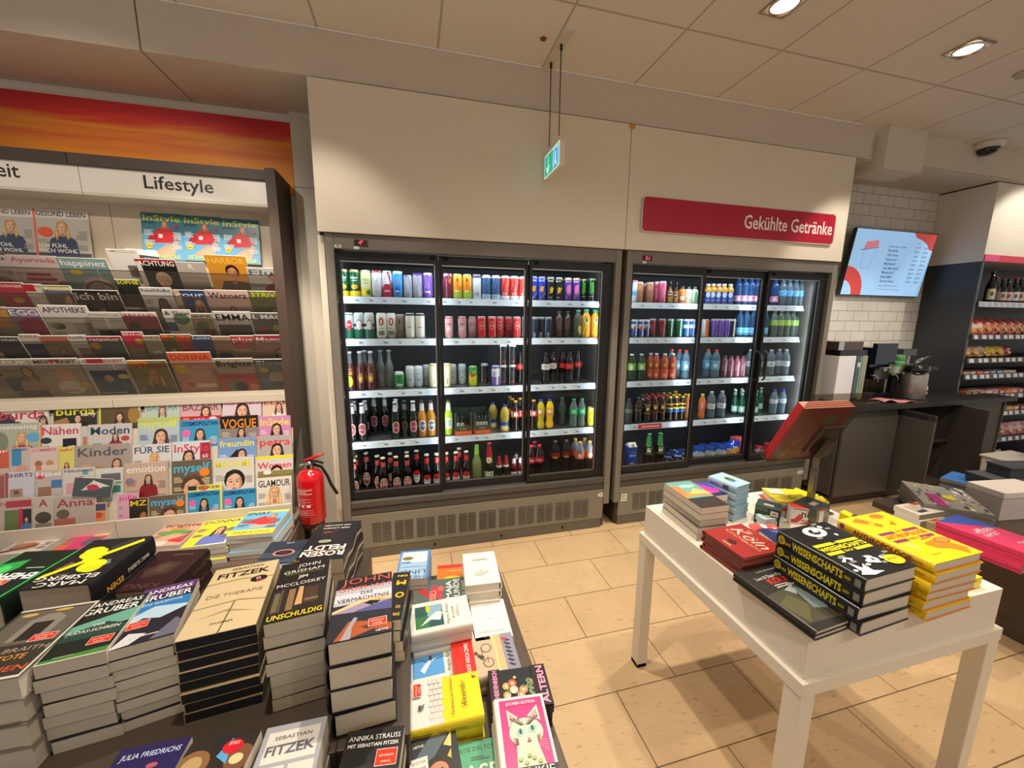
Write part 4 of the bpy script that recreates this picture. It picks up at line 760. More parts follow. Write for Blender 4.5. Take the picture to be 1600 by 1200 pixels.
# acrylic pockets of the five forward-tilted tiers
TB, AL = 2.775, .42
for nm, py in (('B', 421), ('C', 460), ('D', 497), ('E', 534), ('F', 571)):
    z = onY(120, py, 2.775)[2]; dz = {'B': .20, 'C': .2, 'D': .2, 'E': .2, 'F': .225}[nm]
    for a, b in ((RX0, RXS - .003), (RXS + .003, RX1)):
        q = MB(); y0 = 2.775; y1 = y0 + dz * math.tan(AL)
        q.hexa([(a, y1, z - dz), (b, y1, z - dz), (b, y1 + .003, z - dz), (a, y1 + .003, z - dz)], [(a, y0, z), (b, y0, z), (b, y0 + .003, z), (a, y0 + .003, z)], 'dcd8d2', 'acrylic'); p_ = RB(q, 'acrylic_pocket')
        q = MB(); q.box(a, y0 - .001, z - .001, b, y0 + .004, z + .003, '2a2420', 'gloss'); RB(q, 'pocket_edge', p_)
        q = MB(); q.box(a, y1 - .002, z - dz - .014, b, 2.955, z - dz - .004, '9a8d7c', 'paint'); RB(q, 'tier_shelf')
q = MB(); zl = onY(440, 614, 2.74)[2]
for a, b in ((RX0, RXS - .0015), (RXS + .0015, RX1)): q.box(a, 2.725, zl - .05, b, 2.955, zl, 'd8ccb8', 'paint')
RB(q, 'shelf_lip', bevel=.002)
LROW = {'G': 2.74, 'H': 2.69, 'I': 2.64, 'J': 2.59, 'K': 2.53}
for k, y in LROW.items():   # white sloping tray behind each lower row
    zt = onY(340, {'G': 627, 'H': 655, 'I': 689, 'J': 721, 'K': 762}[k], y)[2]; q = MB(); ta = math.tan(.2); z1, z0 = zt - .035, zt - .27; yA, yB = y + .016 - .27 * ta, y + .016 - .035 * ta
    for a, b in ((RX0, RXS - .0015), (RXS + .0015, RX1 + .03)):
        q.hexa([(a, yA, z0), (b, yA, z0), (b, yA + .004, z0), (a, yA + .004, z0)], [(a, yB, z1), (b, yB, z1), (b, yB + .004, z1), (a, yB + .004, z1)], 'ddd2c0', 'paint')
    RB(q, 'tray_panel')
q = MB(); zk0, zk1 = .355, .508
for a, b in ((RX0, -1.575), (-1.571, -.715)): q.box(a, 2.39, zk0, b, 2.402, zk1, 'ded3c2', 'paint'); q.box(a, 2.402, zk0 + .02, b, 2.60, zk0 + .03, 'd0c5b4', 'paint')
RB(q, 'front_panel', bevel=.0015)
q = MB(); q.hexa([(-.715, 2.39, .36), (-.712, 2.39, .36), (-.712, 2.69, .36), (-.715, 2.69, .36)], [(-.715, 2.39, .55), (-.712, 2.39, .55), (-.712, 2.69, .9), (-.715, 2.69, .9)], 'e6e6e2', 'acrylic'); RB(q, 'acrylic_end')
q = MB(); q.box(RX0, 2.02, .30, -.70, 2.98, .352, '6a5648', 'paint'); q.box(RX0, 2.06, .0, -.72, 2.98, .298, '3a2f28', 'paint'); RB(q, 'base_shelf')

ROWN = {'A': 'top', 'B': 'second', 'C': 'third', 'D': 'fourth', 'E': 'fifth', 'F': 'sixth', 'G': 'seventh', 'H': 'eighth', 'I': 'ninth', 'J': 'tenth', 'K': 'lowest'}
CNT = {}
def mag(row, x0, x1, y, bg, title, tc, desc, port=None, extra=(), h=None, tsz=.22, lines='9a948c', back=0, tw=.9, roll=0, t=.008, lab=None, tv=None):
    if row == 'A': Y, a = 2.945, -.09
    elif row in 'BCDEF': Y, a = TB + .006 + back * .012, AL
    else: Y, a = LROW[row] + back * .012, -.2
    T0, T1 = onY(x0, y, Y), onY(x1, y, Y); w = T1[0] - T0[0]
    hh = h or min(.285, max(.20, w * 1.32))
    q = slab(w, hh, t, bg); paint(q, w, hh, bg, title, tc, port, extra, tsz, tv, lines, tw)
    up = Vector((0, -math.sin(a), math.cos(a))); o = Vector(T0) - up * hh
    CNT[row] = CNT.get(row, 0) + 1
    ob = q.build('magazine', None, o); ob.rotation_euler = (a, roll, 0)
    tag(ob, lab or f"{desc}, {ORD[CNT[row]]} from left, {ROWN[row]} rack row", 'magazine', f"magazines in the {ROWN[row]} row of the rack")
    return ob
def F(cx, cy, s, hair='3a2820', top='a02838', skin='e0b292', long=1, close=0): return (cx, cy, s, hair, top, skin, long, close)
R, E_, T_ = 'R', 'E', 'T'
SPORT = [('R', 0, .0, 1, .55, '6fb0d8'), ('R', 0, .93, 1, 1, '2a6a78'), ('P', [(.2, .1), (.75, .1), (.85, .3), (.6, .35), (.35, .2)], 'dcae90'), ('P', [(.3, .36), (.27, .55), (.42, .69), (.68, .69), (.78, .55), (.74, .38)], 'd83038'), ('P', [(.68, .68), (.88, .52), (.86, .42), (.66, .5)], 'c02430'), ('P', [(.3, .6), (.12, .45), (.2, .36), (.38, .46)], 'c02430'), ('P', [(.42, .12), (.8, .42), (.9, .38), (.7, .08)], 'e0b698'),
         ('RR', .4, .47, .5, .55, 'f2f2f2'), ('T', 'SPORT', .02, .76, .12, '1f4f6a', 'l'), ('ER', .16, .30, .08, .08, 'f0d83a'), ('RR', .1, .28, .22, .3, 'e05040'), ('T', 'FIT & FABULOUS', .5, .03, .15, 'f0e84a', 'c', .02, .8), ('ER', .84, .72, .06, .06, 'a83a6a')]
COSMO = [('T', 'COSMOPOLITAN', .5, .87, .17, '1d3f78', 'c', .03, .94), ('ER', .15, .70, .11, .11, 'f06ab0'), ('RR', .66, .42, .92, .47, 'f2a8cc'), ('RR', .64, .24, .93, .3, '7cc0e4')]
GES = [('R', 0, .0, 1, .16, '5a5654'), ('ER', .2, .56, .13, .11, 'e85838'), ('T', 'ICH FÜHL', .06, .26, .12, 'eeeae4', 'l', .02), ('T', 'MICH WOHL', .06, .16, .12, 'eeeae4', 'l', .02), ('R', 0, .84, 1, 1, 'd8d2cc')]
# --- top row
mag('A', -34, 49, 322, 'b8b2ac', 'GESUND LEBEN', '2a2624', 'grey health magazine with woman in denim, cut off', F(.55, .66, .22, 'b08a5a', '3a4a64'), GES, tsz=.14)
mag('A', 50, 136, 326, 'bdb7b1', 'GESUND LEBEN', '2a2624', 'grey red-spined health magazine with woman in denim', F(.5, .66, .22, 'b08a5a', '3a4a64'), GES + [('R', 0, 0, .04, 1, 'e06a58')], tsz=.14)
for a, b, y, d in ((219, 283, 331, 'left'), (284, 344, 336, 'middle'), (344.5, 403, 341, 'right')):
    mag('A', a, b, y, '3f7f92', 'InStyle', 'c8c83a', f'blue magazine with woman in red tracksuit, {d} of three', F(.56, .76, .16, '9a5a3a', 'd83038'), SPORT, tsz=.24, lines='dfeaf2')
# --- second row
mag('B', -40, 6, 398, 'c6b4b6', 'YO', '4a2038', 'pale magazine with purple lettering at the photo edge', None, [('E', .5, .3, .3, .2, '8a6a5a')])
mag('B', 7, 85, 398, 'c9b6b2', 'Ayurveda', 'a85a6a', 'dusky pink wellness magazine with red caption', None, [('R', .22, .60, .72, .66, 'b0283a'), ('R', .18, .5, .8, .57, 'b0283a'), ('E', .9, .45, .12, .08, '9a5a3a'), ('P', [(0, .2), (.5, .45), (1, .3), (1, 0), (0, 0)], '8a7a68')], tsz=.17, lines=None)
mag('B', 86, 164, 402, '7d9c9c', 'happinez', 'e6e4de', 'teal magazine with pink rainbow arc', None, [('E', .62, .22, .42, .52, 'c8a0a0'), ('E', .62, .2, .37, .46, '4a5a6a'), ('E', .62, .2, .32, .4, 'b89a94'), ('E', .62, .18, .26, .32, '87a09c'), ('E', .28, .72, .13, .08, 'd8c23a')], tsz=.2, lines=None)
mag('B', 164, 212, 389, 'e2ddd8', 'C', '8a8682', 'white magazine with thin grey title letter', None, [('R', .5, .2, 1, .55, '6a645e')], tsz=.12, lines=None, back=1)
mag('B', 209, 272, 404, '1e1a18', 'ACHTUNG', 'efe9e2', 'black and white fashion magazine with red border', F(.55, .5, .42, 'c8b8a0', '1a1816', 'd8a888', 0), [('R', 0, 0, .12, 1, 'd8d2cc'), ('R', 0, .94, 1, 1, 'b02030')], tsz=.2, lines=None)
mag('B', 273, 318, 409, 'b4aca6', 'R', 'e8e2dc', 'grey magazine with large pale letter', None, [('R', 0, 0, 1, .4, '8f8a80')], tsz=.3, lines=None, tw=None)
mag('B', 318, 382, 398, 'd0902a', 'HARBOR', 'e8b84a', 'amber magazine with dark-haired man', F(.58, .62, .36, '2a1c14', '4a3a2c', 'd09060', 0), [('P', [(.1, .1), (.9, .1), (1, .4), (.6, .46), (.3, .44)], '4a3c30')], tsz=.24, lines=None)
mag('B', 384, 441, 418, 'bfbcb8', 'Flut', '5a6a72', 'pale grey magazine with figure in crimson', F(.66, .76, .22, '3a2c24', 'a0243a', 'd8a080', 0), [], tsz=.24, lines=None)
# --- third row
mag('C', -12, 33, 441, 'b03848', 'monat', 'e8c8c8', 'red magazine with yellow badge', None, [('E', .55, .5, .2, .14, 'd0a040')], lines=None)
mag('C', 34, 62, 444, 'c8c4b8', 'GEO', 'b01c2c', 'narrow magazine with red title block', None, [('R', 0, .8, .6, 1, 'b01c2c'), ('E', .6, .3, .3, .3, '7f8a74')], lines=None)
mag('C', 63, 108, 446, '6a6468', 'Auszeit', 'e8e4dc', 'dim magazine with white script title', F(.75, .6, .3, 'b86a3a', '8a5a3a'), [('R', 0, .9, 1, .97, 'd8cc5a')], lines=None)
mag('C', 109, 182, 453, '2e2226', 'ich bin', 'efe9dc', 'dark magazine with cream title and coloured orbs', F(.5, .52, .22, '6a4a2a', 'b89a3a'), [('R', 0, 0, .02, 1, 'e0dcd4'), ('E', .28, .4, .2, .17, '9a2a52'), ('E', .78, .42, .17, .15, 'b0a82a')], tsz=.27, lines=None)
mag('C', 178, 216, 436, '262822', 'SOPHIE', 'e6e022', 'black magazine with bright yellow title', None, [('R', 0, .97, 1, 1, 'dcd8cc')], tsz=.26, lines=None, back=1)
mag('C', 216, 266, 449, 'cfccc8', 'health&s', '3a4046', 'pale magazine with dark-skinned woman', F(.6, .52, .34, '2a201c', 'c0b8b0', '6a4432', 1), [], tsz=.17, lines='aaa49c')
mag('C', 269, 318, 453, '2c4478', 'cour', 'e6e4de', 'blue magazine with bold white title', F(.72, .58, .3, 'b08a5a', '24345a'), [('R', 0, 0, .2, 1, 'c8a88a')], tsz=.28, lines=None)
mag('C', 319, 386, 453, 'd2b0a6', 'Wannerz', '3a302e', 'dusty pink magazine with bride figure', F(.55, .56, .16, '5a3a2a', 'e8ddd4'), [('R', .7, .1, .84, .4, '9a2a34'), ('R', .1, 0, .9, .12, '8a4a50')], tsz=.24, lines=None)
mag('C', 388, 438, 455, '6f7040', 'STRIVE', 'd8d43a', 'olive magazine with yellow title', F(.66, .42, .24, '2a2420', '3a3a28', 'dcb49a', 1), [], tsz=.2, lines=None)
# --- fourth row
mag('D', -20, 6, 480, 'c08a4a', 'e', '3a2a1c', 'amber magazine at the photo edge', None, [('R', 0, .1, 1, .4, '8a8478')], lines=None)
mag('D', 7, 56, 481, '8d7a98', 'EGG', 'e8e2e4', 'mauve magazine with large white letters and berries', None, [('E', .6, .42, .5, .42, 'a83458'), ('R', 0, .8, .35, .95, '4a6a6a')], tsz=.34, lines=None)
mag('D', 57, 133, 477, 'd8d2c8', 'APOTHEKE', '3f2a5a', 'white pharmacy magazine with purple title', None, [('E', .22, .55, .14, .09, '4a5a34'), ('R', .55, .3, 1, .62, 'b8b2a8')], tsz=.2, lines='b0aaa0')
mag('D', 134, 186, 488, 'd0cbc3', 'healing', 'a49c90', 'white magazine with black photo strip', None, [('R', .1, .3, 1, .5, '1c2022')], tsz=.14, lines=None, h=.22)
mag('D', 188, 242, 488, '8f4448', 'BRSAND', '8a2a3a', 'dull red magazine with white top band', None, [('R', 0, .9, 1, 1, 'e0dad0'), ('E', .25, .62, .2, .12, '3a3034'), ('R', 0, .2, 1, .5, '5a4a44')], lines=None)
mag('D', 252, 296, 484, 'd5d0c6', '& Slow', '2a2624', 'cream magazine with black ampersand and green roundel', None, [('E', .6, .7, .3, .26, '5a7a5a'), ('R', 0, .3, .35, .6, '3a5278'), ('R', .35, .3, 1, .5, 'b0ac7a')], tsz=.24, lines=None)
mag('D', 297, 330, 490, '9a8a74', 'art', '4a4034', 'small magazine with botanical print', None, [('E', .4, .6, .3, .25, '5c6a4a'), ('E', .6, .35, .3, .25, '8a3a34')], lines=None)
mag('D', 331, 390, 487, 'cbc6be', 'EMMA', '2c2824', 'cream magazine with large thin black title', None, [('R', .05, .2, .95, .68, '4a4440'), ('E', .5, .3, .4, .25, '2a2624')], tsz=.3, lines=None)
mag('D', 391, 441, 489, '6a6662', 'L MAG', 'd6d2cc', 'dark grey magazine with white title and green figure', F(.7, .55, .3, '5a6a3a', '3a4a2a', 'b8a478', 1), [('E', .3, .52, .13, .1, 'b03a4a')], tsz=.24, lines=None)
# --- fifth row
mag('E', -12, 27, 527, '2a3034', 'osten', 'd8d4ce', 'dark landscape magazine with white title', None, [('R', 0, .3, 1, .7, '34424a'), ('R', .0, .05, 1, .3, '1e2428')], lines=None)
mag('E', 28, 59, 523, 'c5bdb2', 'PARA', '8a5a54', 'pale magazine over blue sea picture', None, [('R', 0, .1, 1, .72, '26365a'), ('R', 0, .45, 1, .5, '3f5478')], lines=None)
mag('E', 60, 104, 525, '8e7d6c', 'vegan', 'c86a54', 'brownish magazine with close-up face', F(.6, .5, .34, '6a4a34', '5a4a3c', 'b8866a', 0), [('R', 0, .84, 1, .95, 'b8604a')], lines=None)
mag('E', 105, 132, 524, 'cfc8be', 'heilk', '5a564e', 'pale magazine with thin grey title', None, [('R', .2, .1, 1, .6, '8f7a6a')], lines=None, tsz=.3)
mag('E', 134, 187, 526, '4f6264', 'ratgeber', 'd8d0c0', 'slate magazine with orange blob and red top band', None, [('R', 0, .9, 1, 1, 'b02a38'), ('E', .15, .72, .16, .14, 'e09a2a'), ('R', .2, .1, 1, .4, '5f6e60')], lines=None, tsz=.18)
mag('E', 188, 221, 519, 'c8384a', 'Bild', 'f0d8d0', 'red magazine with white title and yellow dot', None, [('E', .7, .7, .22, .16, 'd8b43a'), ('R', 0, .1, 1, .5, '8a7a5a')], lines=None)
mag('E', 222, 248, 525, 'a8a088', 'YPS', '9a2a3a', 'greenish magazine with numerals', None, [('R', .3, .4, .8, .5, 'e0dcd0')], lines=None)
mag('E', 249, 272, 523, '5a5a30', 'tina', 'e8c83a', 'dark magazine with yellow-green title', F(.6, .45, .4, '8a6a3a', '7a3a2a'), [('R', 0, .86, .6, 1, 'c02a30')], lines=None)
mag('E', 273, 297, 523, 'b04434', 'Ga', 'e8b03a', 'red-orange magazine with food picture', None, [('E', .5, .4, .4, .3, '7a3a24')], lines=None)
mag('E', 298, 329, 525, '38507a', 'Leicht', 'e0e0dc', 'blue magazine with white title', None, [('R', 0, .1, 1, .45, '5a6a7a')], lines=None)
mag('E', 330, 358, 526, 'a8866e', 'Frau', 'd89a8a', 'beige magazine with dim title', None, [('E', .5, .3, .4, .3, '2a3a5a')], lines=None)
mag('E', 359, 395, 525, 'c85050', 'plus', 'f0e4dc', 'coral magazine with bold white title', None, [('R', 0, .1, 1, .55, 'b0a08a'), ('E', .9, .6, .2, .2, '8a7050')], lines=None, tsz=.34)
mag('E', 396, 442, 524, 'a88474', 'Mama', 'f2e6de', 'reddish magazine with child in dark blue', F(.75, .42, .3, '4a3a2a', '1c2a4a'), [('R', 0, .8, 1, 1, 'b8384a')], lines=None, tsz=.3)
# --- sixth row
mag('F', -14, 44, 562, 'a09a8c', 'LEUK', 'd8d0c4', 'beige family magazine with mother and child', F(.75, .6, .34, '7a5a3a', 'b89a80'), [('R', 0, .0, .8, .45, '5a6474'), ('R', 0, .42, .4, .5, '8a9a3a')], lines=None)
mag('F', 45, 119, 561, 'b4a898', 'MEIN BABY', '3a302a', 'cream baby magazine with smiling infant', None, [('R', .38, .93, .62, .98, 'b0384a'), ('E', .55, .58, .2, .26, 'dcb094'), ('E', .55, .3, .3, .22, 'e4e0d8'), ('E', .86, .36, .15, .09, 'd8c44a'), ('T', 'Endlich da!', .5, .2, .08, '4a3a30')], tsz=.15, lines=None)
mag('F', 122, 193, 561, 'cfcac4', 'GESUNDHEIT', 'b83a44', 'white health magazine with blue picture', None, [('R', .08, .08, .92, .72, '3a4a78'), ('P', [(.1, .4), (.5, .6), (.9, .3), (.9, .08), (.1, .08)], '4a6a7a'), ('E', .45, .52, .1, .12, 'c89a80'), ('E', .8, .56, .13, .08, 'd8c83a'), ('R', .15, .9, .5, 1, 'a83038'), ('R', .1, .14, .7, .17, 'd0d0d4')], tsz=.13, lines=None)
mag('F', 197, 258, 564, '8f8452', 'vital', 'c8402a', 'warm-toned magazine with laughing woman', F(.55, .58, .36, 'b88a54', '5a6a3a', 'e0a884'), [('R', 0, .82, .5, 1, 'd8923a'), ('R', .1, .2, .9, .23, 'd8d4c0'), ('R', .2, .15, .8, .18, 'd8d4c0')], lines=None, tsz=.26)
mag('F', 259, 327, 551, 'c08a78', 'DONNA', 'c0302c', 'coral magazine with rings and yellow roundel', None, [('R', 0, .8, 1, 1, 'd07048'), ('E', .2, .58, .16, .14, 'd8c02a'), ('E', .3, .18, .2, .16, 'd89a80'), ('E', .3, .18, .13, .1, 'b06a54'), ('E', .6, .5, .3, .2, 'd0a090'), ('R', .4, .1, .9, .2, 'e0ccc0')], tsz=.25, lines=None)
mag('F', 332, 394, 561, 'b8a89a', 'Brigitte', '2a2422', 'magazine with coral lower cover and bold black title', None, [('R', .0, .0, 1, .62, 'd8503a'), ('R', .12, .12, .6, .42, '8a8078'), ('E', .52, .27, .17, .17, '3a2a28'), ('E', .85, .25, .13, .13, 'e4988a'), ('T', 'GANZ GROSS', .4, .5, .11, '4a1a18', 'c')], tsz=.27, lines=None)
mag('F', 395, 445, 562, '7a8494', 'Slow', 'e0dcd2', 'blue-grey magazine with pale flowers', None, [('R', 0, .84, 1, 1, '3a4a5c'), ('E', .25, .66, .15, .12, 'd0c84a'), ('E', .65, .45, .3, .26, 'c8bcb4'), ('E', .55, .22, .2, .2, 'b8aca4'), ('R', 0, 0, 1, .3, '5a6a84')], lines=None)
# --- seventh row
mag('G', -6, 76, 637, 'd4ccc6', 'burda', 'c02a48', 'sewing magazine with red title and black and white print', F(.9, .72, .16, '2a201c', '2a2a2c'), [('E', .2, .72, .16, .18, '2a3044'), ('E', .4, .66, .08, .06, '2a201c'), ('T', 'cid', .85, .72, .16, '3a3634')], tsz=.32, lines=None)
mag('G', 84, 152, 633, '2e2a20', 'burda', 'd8d42a', 'dark sewing magazine with yellow title', F(.55, .68, .2, '2a1c16', '4a2a30'), [('R', 0, .9, 1, .97, 'b8b43a'), ('T', 'curvy', .8, .74, .16, 'e8e4d4'), ('P', [(-.1, .62), (.3, .72), (.36, .6), (0, .5)], 'a87848')], tsz=.32, lines=None)
mag('G', 154, 219, 629, '5c4a2c', 'Fibre Mood', 'e8e2d4', 'yellow-edged magazine with person in cream against bush', F(.5, .66, .2, '2a1c14', 'dcd0bc'), [('R', 0, 0, .05, 1, 'd8cc4a'), ('R', .95, 0, 1, 1, 'd8d0c0'), ('R', 0, .95, 1, 1, 'd8cc4a'), ('E', .85, .7, .15, .25, '9a7a3a')], tsz=.16, lines=None)
mag('G', 226, 281, 629, 'b4c4bc', 'BAZAAR', '7a9a94', 'mint green magazine with large thin title', F(.5, .78, .2, '6a4a34', 'b8c4bc'), [('R', 0, .45, 1, .56, 'c0ca7a'), ('R', 0, .5, .4, .6, 'd8a0b8')], tsz=.3, lines=None)
mag('G', 282, 345, 627, 'd0a8ac', 'BAZAAR', '8a4a54', 'dusky pink magazine with red banner', F(.62, .75, .24, '2a1e1a', 'c89a9a'), [('RR', 0, .44, 1, .66, 'c01e30'), ('RR', .05, .47, .2, .63, 'e87a4a'), ('T', 'ABO', .45, .56, .09, 'f2dcd8', 'c', .01, .3), ('ER', .8, .55, .12, .12, 'ecdcd8')], tsz=.3, lines=None)
mag('G', 348, 408, 624, 'd4c4cc', 'marie claire', 'e0308a', 'pale pink magazine with red pill-shaped banner', F(.5, .72, .36, '2a201e', 'c8b8bc'), [('RR', 0, .5, .92, .62, 'e0242c'), ('RR', .05, .54, .7, .57, 'f0a8a0')], tsz=.19, lines='8a7a84')
mag('G', 410, 452, 622, 'd8c0ac', 'ELLE', 'c8302c', 'peach magazine with smiling woman and red title', F(.6, .70, .26, '4a2c20', 'e4dcd0'), [], tsz=.3, lines=None)
# --- eighth row
mag('H', -8, 62, 663, 'a8ac9c', 'vielseitig', 'e0dcd4', 'magazine with woman in berry pullover and blue badge', F(.6, .68, .24, 'b8945a', 'a82848'), [('E', .1, .6, .2, .3, '7a846a'), ('ER', .86, .68, .16, .13, '5aa4d0')], tsz=.17, lines=None)
mag('H', 63, 126, 664, 'd8d2cc', 'Nähen', 'c03a5a', 'sewing magazine with pink title and yellow note', None, [('R', 0, 0, .05, 1, 'c8843a'), ('E', .14, .62, .14, .1, '2a3448'), ('R', .03, .34, .6, .48, 'd8cc2a'), ('T', '27', .08, .42, .14, '3a3a2a', 'l'), ('R', .55, .3, .9, .65, '14121a'), ('P', [(.6, .42), (.88, .44), (.85, .48), (.7, .47)], 'e8d8cc'), ('R', 0, .25, .6, .33, '5a90c8')], tsz=.34, lines=None)
mag('H', 127, 137, 666, 'c0c4c0', 'N', '5a90a8', 'sliver of a pale magazine with teal lettering', None, [('R', .2, .3, .9, .7, 'b87a5a')], lines=None)
mag('H', 138, 206, 664, 'c8c2c0', 'Moden', '2a4058', 'pattern magazine with dark blue title and woman in red', F(.62, .73, .14, '2a201c', '9a2a2a'), [('ER', .85, .68, .1, .07, 'b8443a'), ('R', .1, .5, .3, .6, '8a8890'), ('R', 0, 0, 1, .35, 'a49a9c')], tsz=.3, lines=None)
mag('H', 215, 280, 654, 'b4c2d0', 'myself', 'd8e03a', 'pale blue magazine with brunette woman and yellow title', F(.55, .58, .34, '3a2620', 'a8aeb4'), [('R', 0, .9, 1, 1, 'b8c46a')], tsz=.3, lines='6a7a94')
mag('H', 282, 342, 657, '3f9ac8', None, None, 'blue magazine with woman in denim below red banner', F(.5, .66, .26, '2a1c1a', '4a76a8'), COSMO, lines='cfe4f0')
mag('H', 344, 403, 651, '8a8078', 'VOGUE', 'e8902a', 'black and grey magazine with large orange title', F(.55, .62, .2, '1a1414', 'ece4e0'), [('R', 0, .72, 1, 1, '14100e'), ('RR', 0, .34, 1, .5, 'eca4a4'), ('T', 'GARTEN & BALKON', .55, .38, .07, '3a2424', 'c', .01, .7), ('ER', .1, .42, .06, .06, 'd8c43a')], tsz=.38, lines='c8c0b8')
mag('H', 404, 454, 651, 'd088b8', 'InStyle', 'e8e04a', 'lilac pink magazine with dark-haired woman and yellow title', F(.55, .64, .32, '1c1416', 'd8a088'), [], tsz=.34, lines='f0d8ea')
# --- ninth row
mag('I', -14, 14, 704, 'c85a44', 'TIP', 'f0e4dc', 'orange-red magazine at the photo edge', None, [('R', 0, .0, 1, .5, 'c8b0a4')], lines=None)
mag('I', 15, 46, 700, 'c0b4ac', 'S', '3a5a84', 'knitting magazine with blue ribbon strip', None, [('R', .1, .5, .6, .95, '3a8ab8'), ('E', .6, .4, .3, .3, 'c89a8a')], lines=None)
mag('I', 47, 91, 700, 'd4bcb8', 'SOMMER', 'c86a78', 'pale pink summer knitting magazine', None, [('E', .3, .55, .14, .14, '9a6a4a'), ('E', .7, .55, .14, .14, 'b88a6a'), ('R', 0, 0, 1, .5, 'd8c4b4'), ('R', .2, .2, .4, .5, 'c87a6a')], tsz=.2, lines=None)
mag('I', 92, 116, 699, 'd8cc6a', 'sabr', 'c0303a', 'yellow-topped knitting magazine with red title', F(.5, .5, .3, '4a3020', 'c84a5a'), [], lines=None, tsz=.36)
mag('I', 117, 204, 697, 'a89a90', 'Kinder', '54525c', 'taupe knitting magazine with children on the cover', F(.75, .6, .18, '4a3c30', '8a7464'), [('E', .2, .52, .14, .12, 'c8a088'), ('E', .45, .5, .13, .11, 'b89078'), ('R', 0, 0, 1, .35, '6a5a50')], tsz=.26, lines=None)
mag('I', 207, 268, 696, 'd8d6d2', 'FÜR SIE', '2a4a78', 'white magazine with blonde woman in burgundy', F(.55, .68, .26, 'c8a468', '9a2a3a'), [('R', 0, .4, .3, .5, 'd8d83a')], tsz=.28, lines='8a9a7a')
mag('I', 269, 329, 691, 'd4d8dc', 'InStyle', 'd83a5a', 'white magazine with dark-haired woman in grey blazer', F(.42, .64, .3, '1c1416', '6a6e70'), [('R', .72, .0, 1, .95, 'a8283a'), ('T', '60', .86, .6, .16, 'f0d8dc')], tsz=.34, lines=None)
mag('I', 340, 400, 686, '7a9cd0', 'freundin', 'f0e43a', 'sky blue magazine with flying dark hair and yellow title', F(.62, .62, .26, '1e1614', 'b83a34'), [('P', [(.1, .4), (.5, .75), (.6, .5), (.3, .35)], '1e1614')], tsz=.26, lines='e0e8f4')
mag('I', 403, 456, 682, 'b0aaa8', 'petra', 'e0302c', 'grey magazine with red title and hand at face', F(.55, .62, .36, '1e1614', '8a807a'), [], tsz=.34, lines=None)
# --- tenth row
mag('J', -10, 7, 742, '9a5a54', 'X', 'c8b8a8', 'reddish sliver of a craft magazine', None, [], lines=None)
mag('J', 8, 54, 739, 'c8c8d4', 'SHIRTS', '5a3a7a', 'pale lilac sewing magazine with purple title', None, [('R', .15, .3, .6, .55, 'a88a74'), ('E', .38, .45, .1, .1, '6a4a3a'), ('R', 0, 0, .1, 1, 'a84a4a')], tsz=.24, lines=None)
mag('J', 55, 97, 736, 'c0b4b0', 'Häkel', 'f0ece4', 'crochet magazine with pink badge', None, [('E', .2, .84, .18, .13, 'd0405a'), ('R', .1, .3, .6, .55, '9a7058'), ('R', .6, .5, 1, .72, '4a78b0')], tsz=.3, lines=None)
mag('J', 98, 148, 733, 'd0ccc8', 'Häkelspaß', '5a5460', 'white crochet magazine with red hearts', None, [('ER', .55, .7, .12, .1, 'd03048'), ('R', .62, .8, .8, .95, '5aa8b0'), ('R', .1, .3, .5, .6, 'd8a0a8')], tsz=.16, lines=None)
mag('J', 149, 193, 733, 'd6d4d0', 'res', '3a8a78', 'white craft magazine with green lettering', None, [('R', .2, .65, .9, .85, '6a6a74'), ('R', .5, .3, .9, .5, '3a8a78')], tsz=.2, tv=.55, lines=None)
mag('J', 194, 262, 725, 'c8ac9c', 'emotion', 'f2e8e0', 'tan magazine with woman in dark red cape', F(.55, .66, .17, '2a1c18', '8a1a24'), [('P', [(.28, .15), (.84, .15), (.72, .48), (.4, .48)], '8a1a24'), ('E', .12, .62, .1, .1, '8a7a9a')], tsz=.28, lines='a08878')
mag('J', 268, 331, 721, '6a5c4a', 'myself', '4ab8e8', 'magazine with close-up face and sky blue title', F(.5, .36, .6, '5a3a28', '6a4a34', 'dcae90', 1, 1), [('ER', .82, .72, .13, .13, 'f08a2a')], tsz=.36, lines='d8c89a')
mag('J', 333, 397, 717, 'd4d2cc', 'MADAME', 'e0d83a', 'pale magazine with close-up of dark slick-haired woman', F(.5, .46, .55, '1c1616', 'c8c4be', 'e4b8a0', 0, 1), [], tsz=.3, lines='a8a49c')
mag('J', 399, 458, 714, 'd0ccc8', 'Women', 'd83038', 'white fitness magazine with yellow top strip and dark-haired woman', F(.55, .6, .36, '1c1414', 'e0b49a'), [('R', 0, .93, 1, 1, 'ecd82a')], tsz=.26, lines='c04a4a', tv=.72)
# --- lowest row
mag('K', -4, 50, 780, 'c0b0a8', 'PATCH', 'b03a48', 'patchwork magazine with red title panel', F(.85, .4, .14, '4a3428', '5a7ab0'), [('R', .25, .74, 1, .92, 'b8384a'), ('R', .2, .1, .62, .68, '6a7a4a'), ('R', .62, .0, .74, .7, 'c02a58'), ('R', .74, .1, 1, .68, '2a2420')], tsz=.18, lines=None, tv=.8)
mag('K', 51, 84, 778, 'c4b8b0', 'A', 'a82a3a', 'craft magazine with red initial letter', None, [('E', .5, .45, .4, .35, '4a4440'), ('R', .1, .1, .9, .3, '8a847c')], tsz=.6, tw=None, lines=None)
mag('K', 85, 150, 777, 'b8aca4', 'Anna', 'a83a4a', 'wrapped craft magazine with large red title', None, [('E', .2, .6, .16, .14, '6a5a50'), ('R', 0, .1, .5, .5, 'b06a5a')], tsz=.34, lines=None, back=-.6)
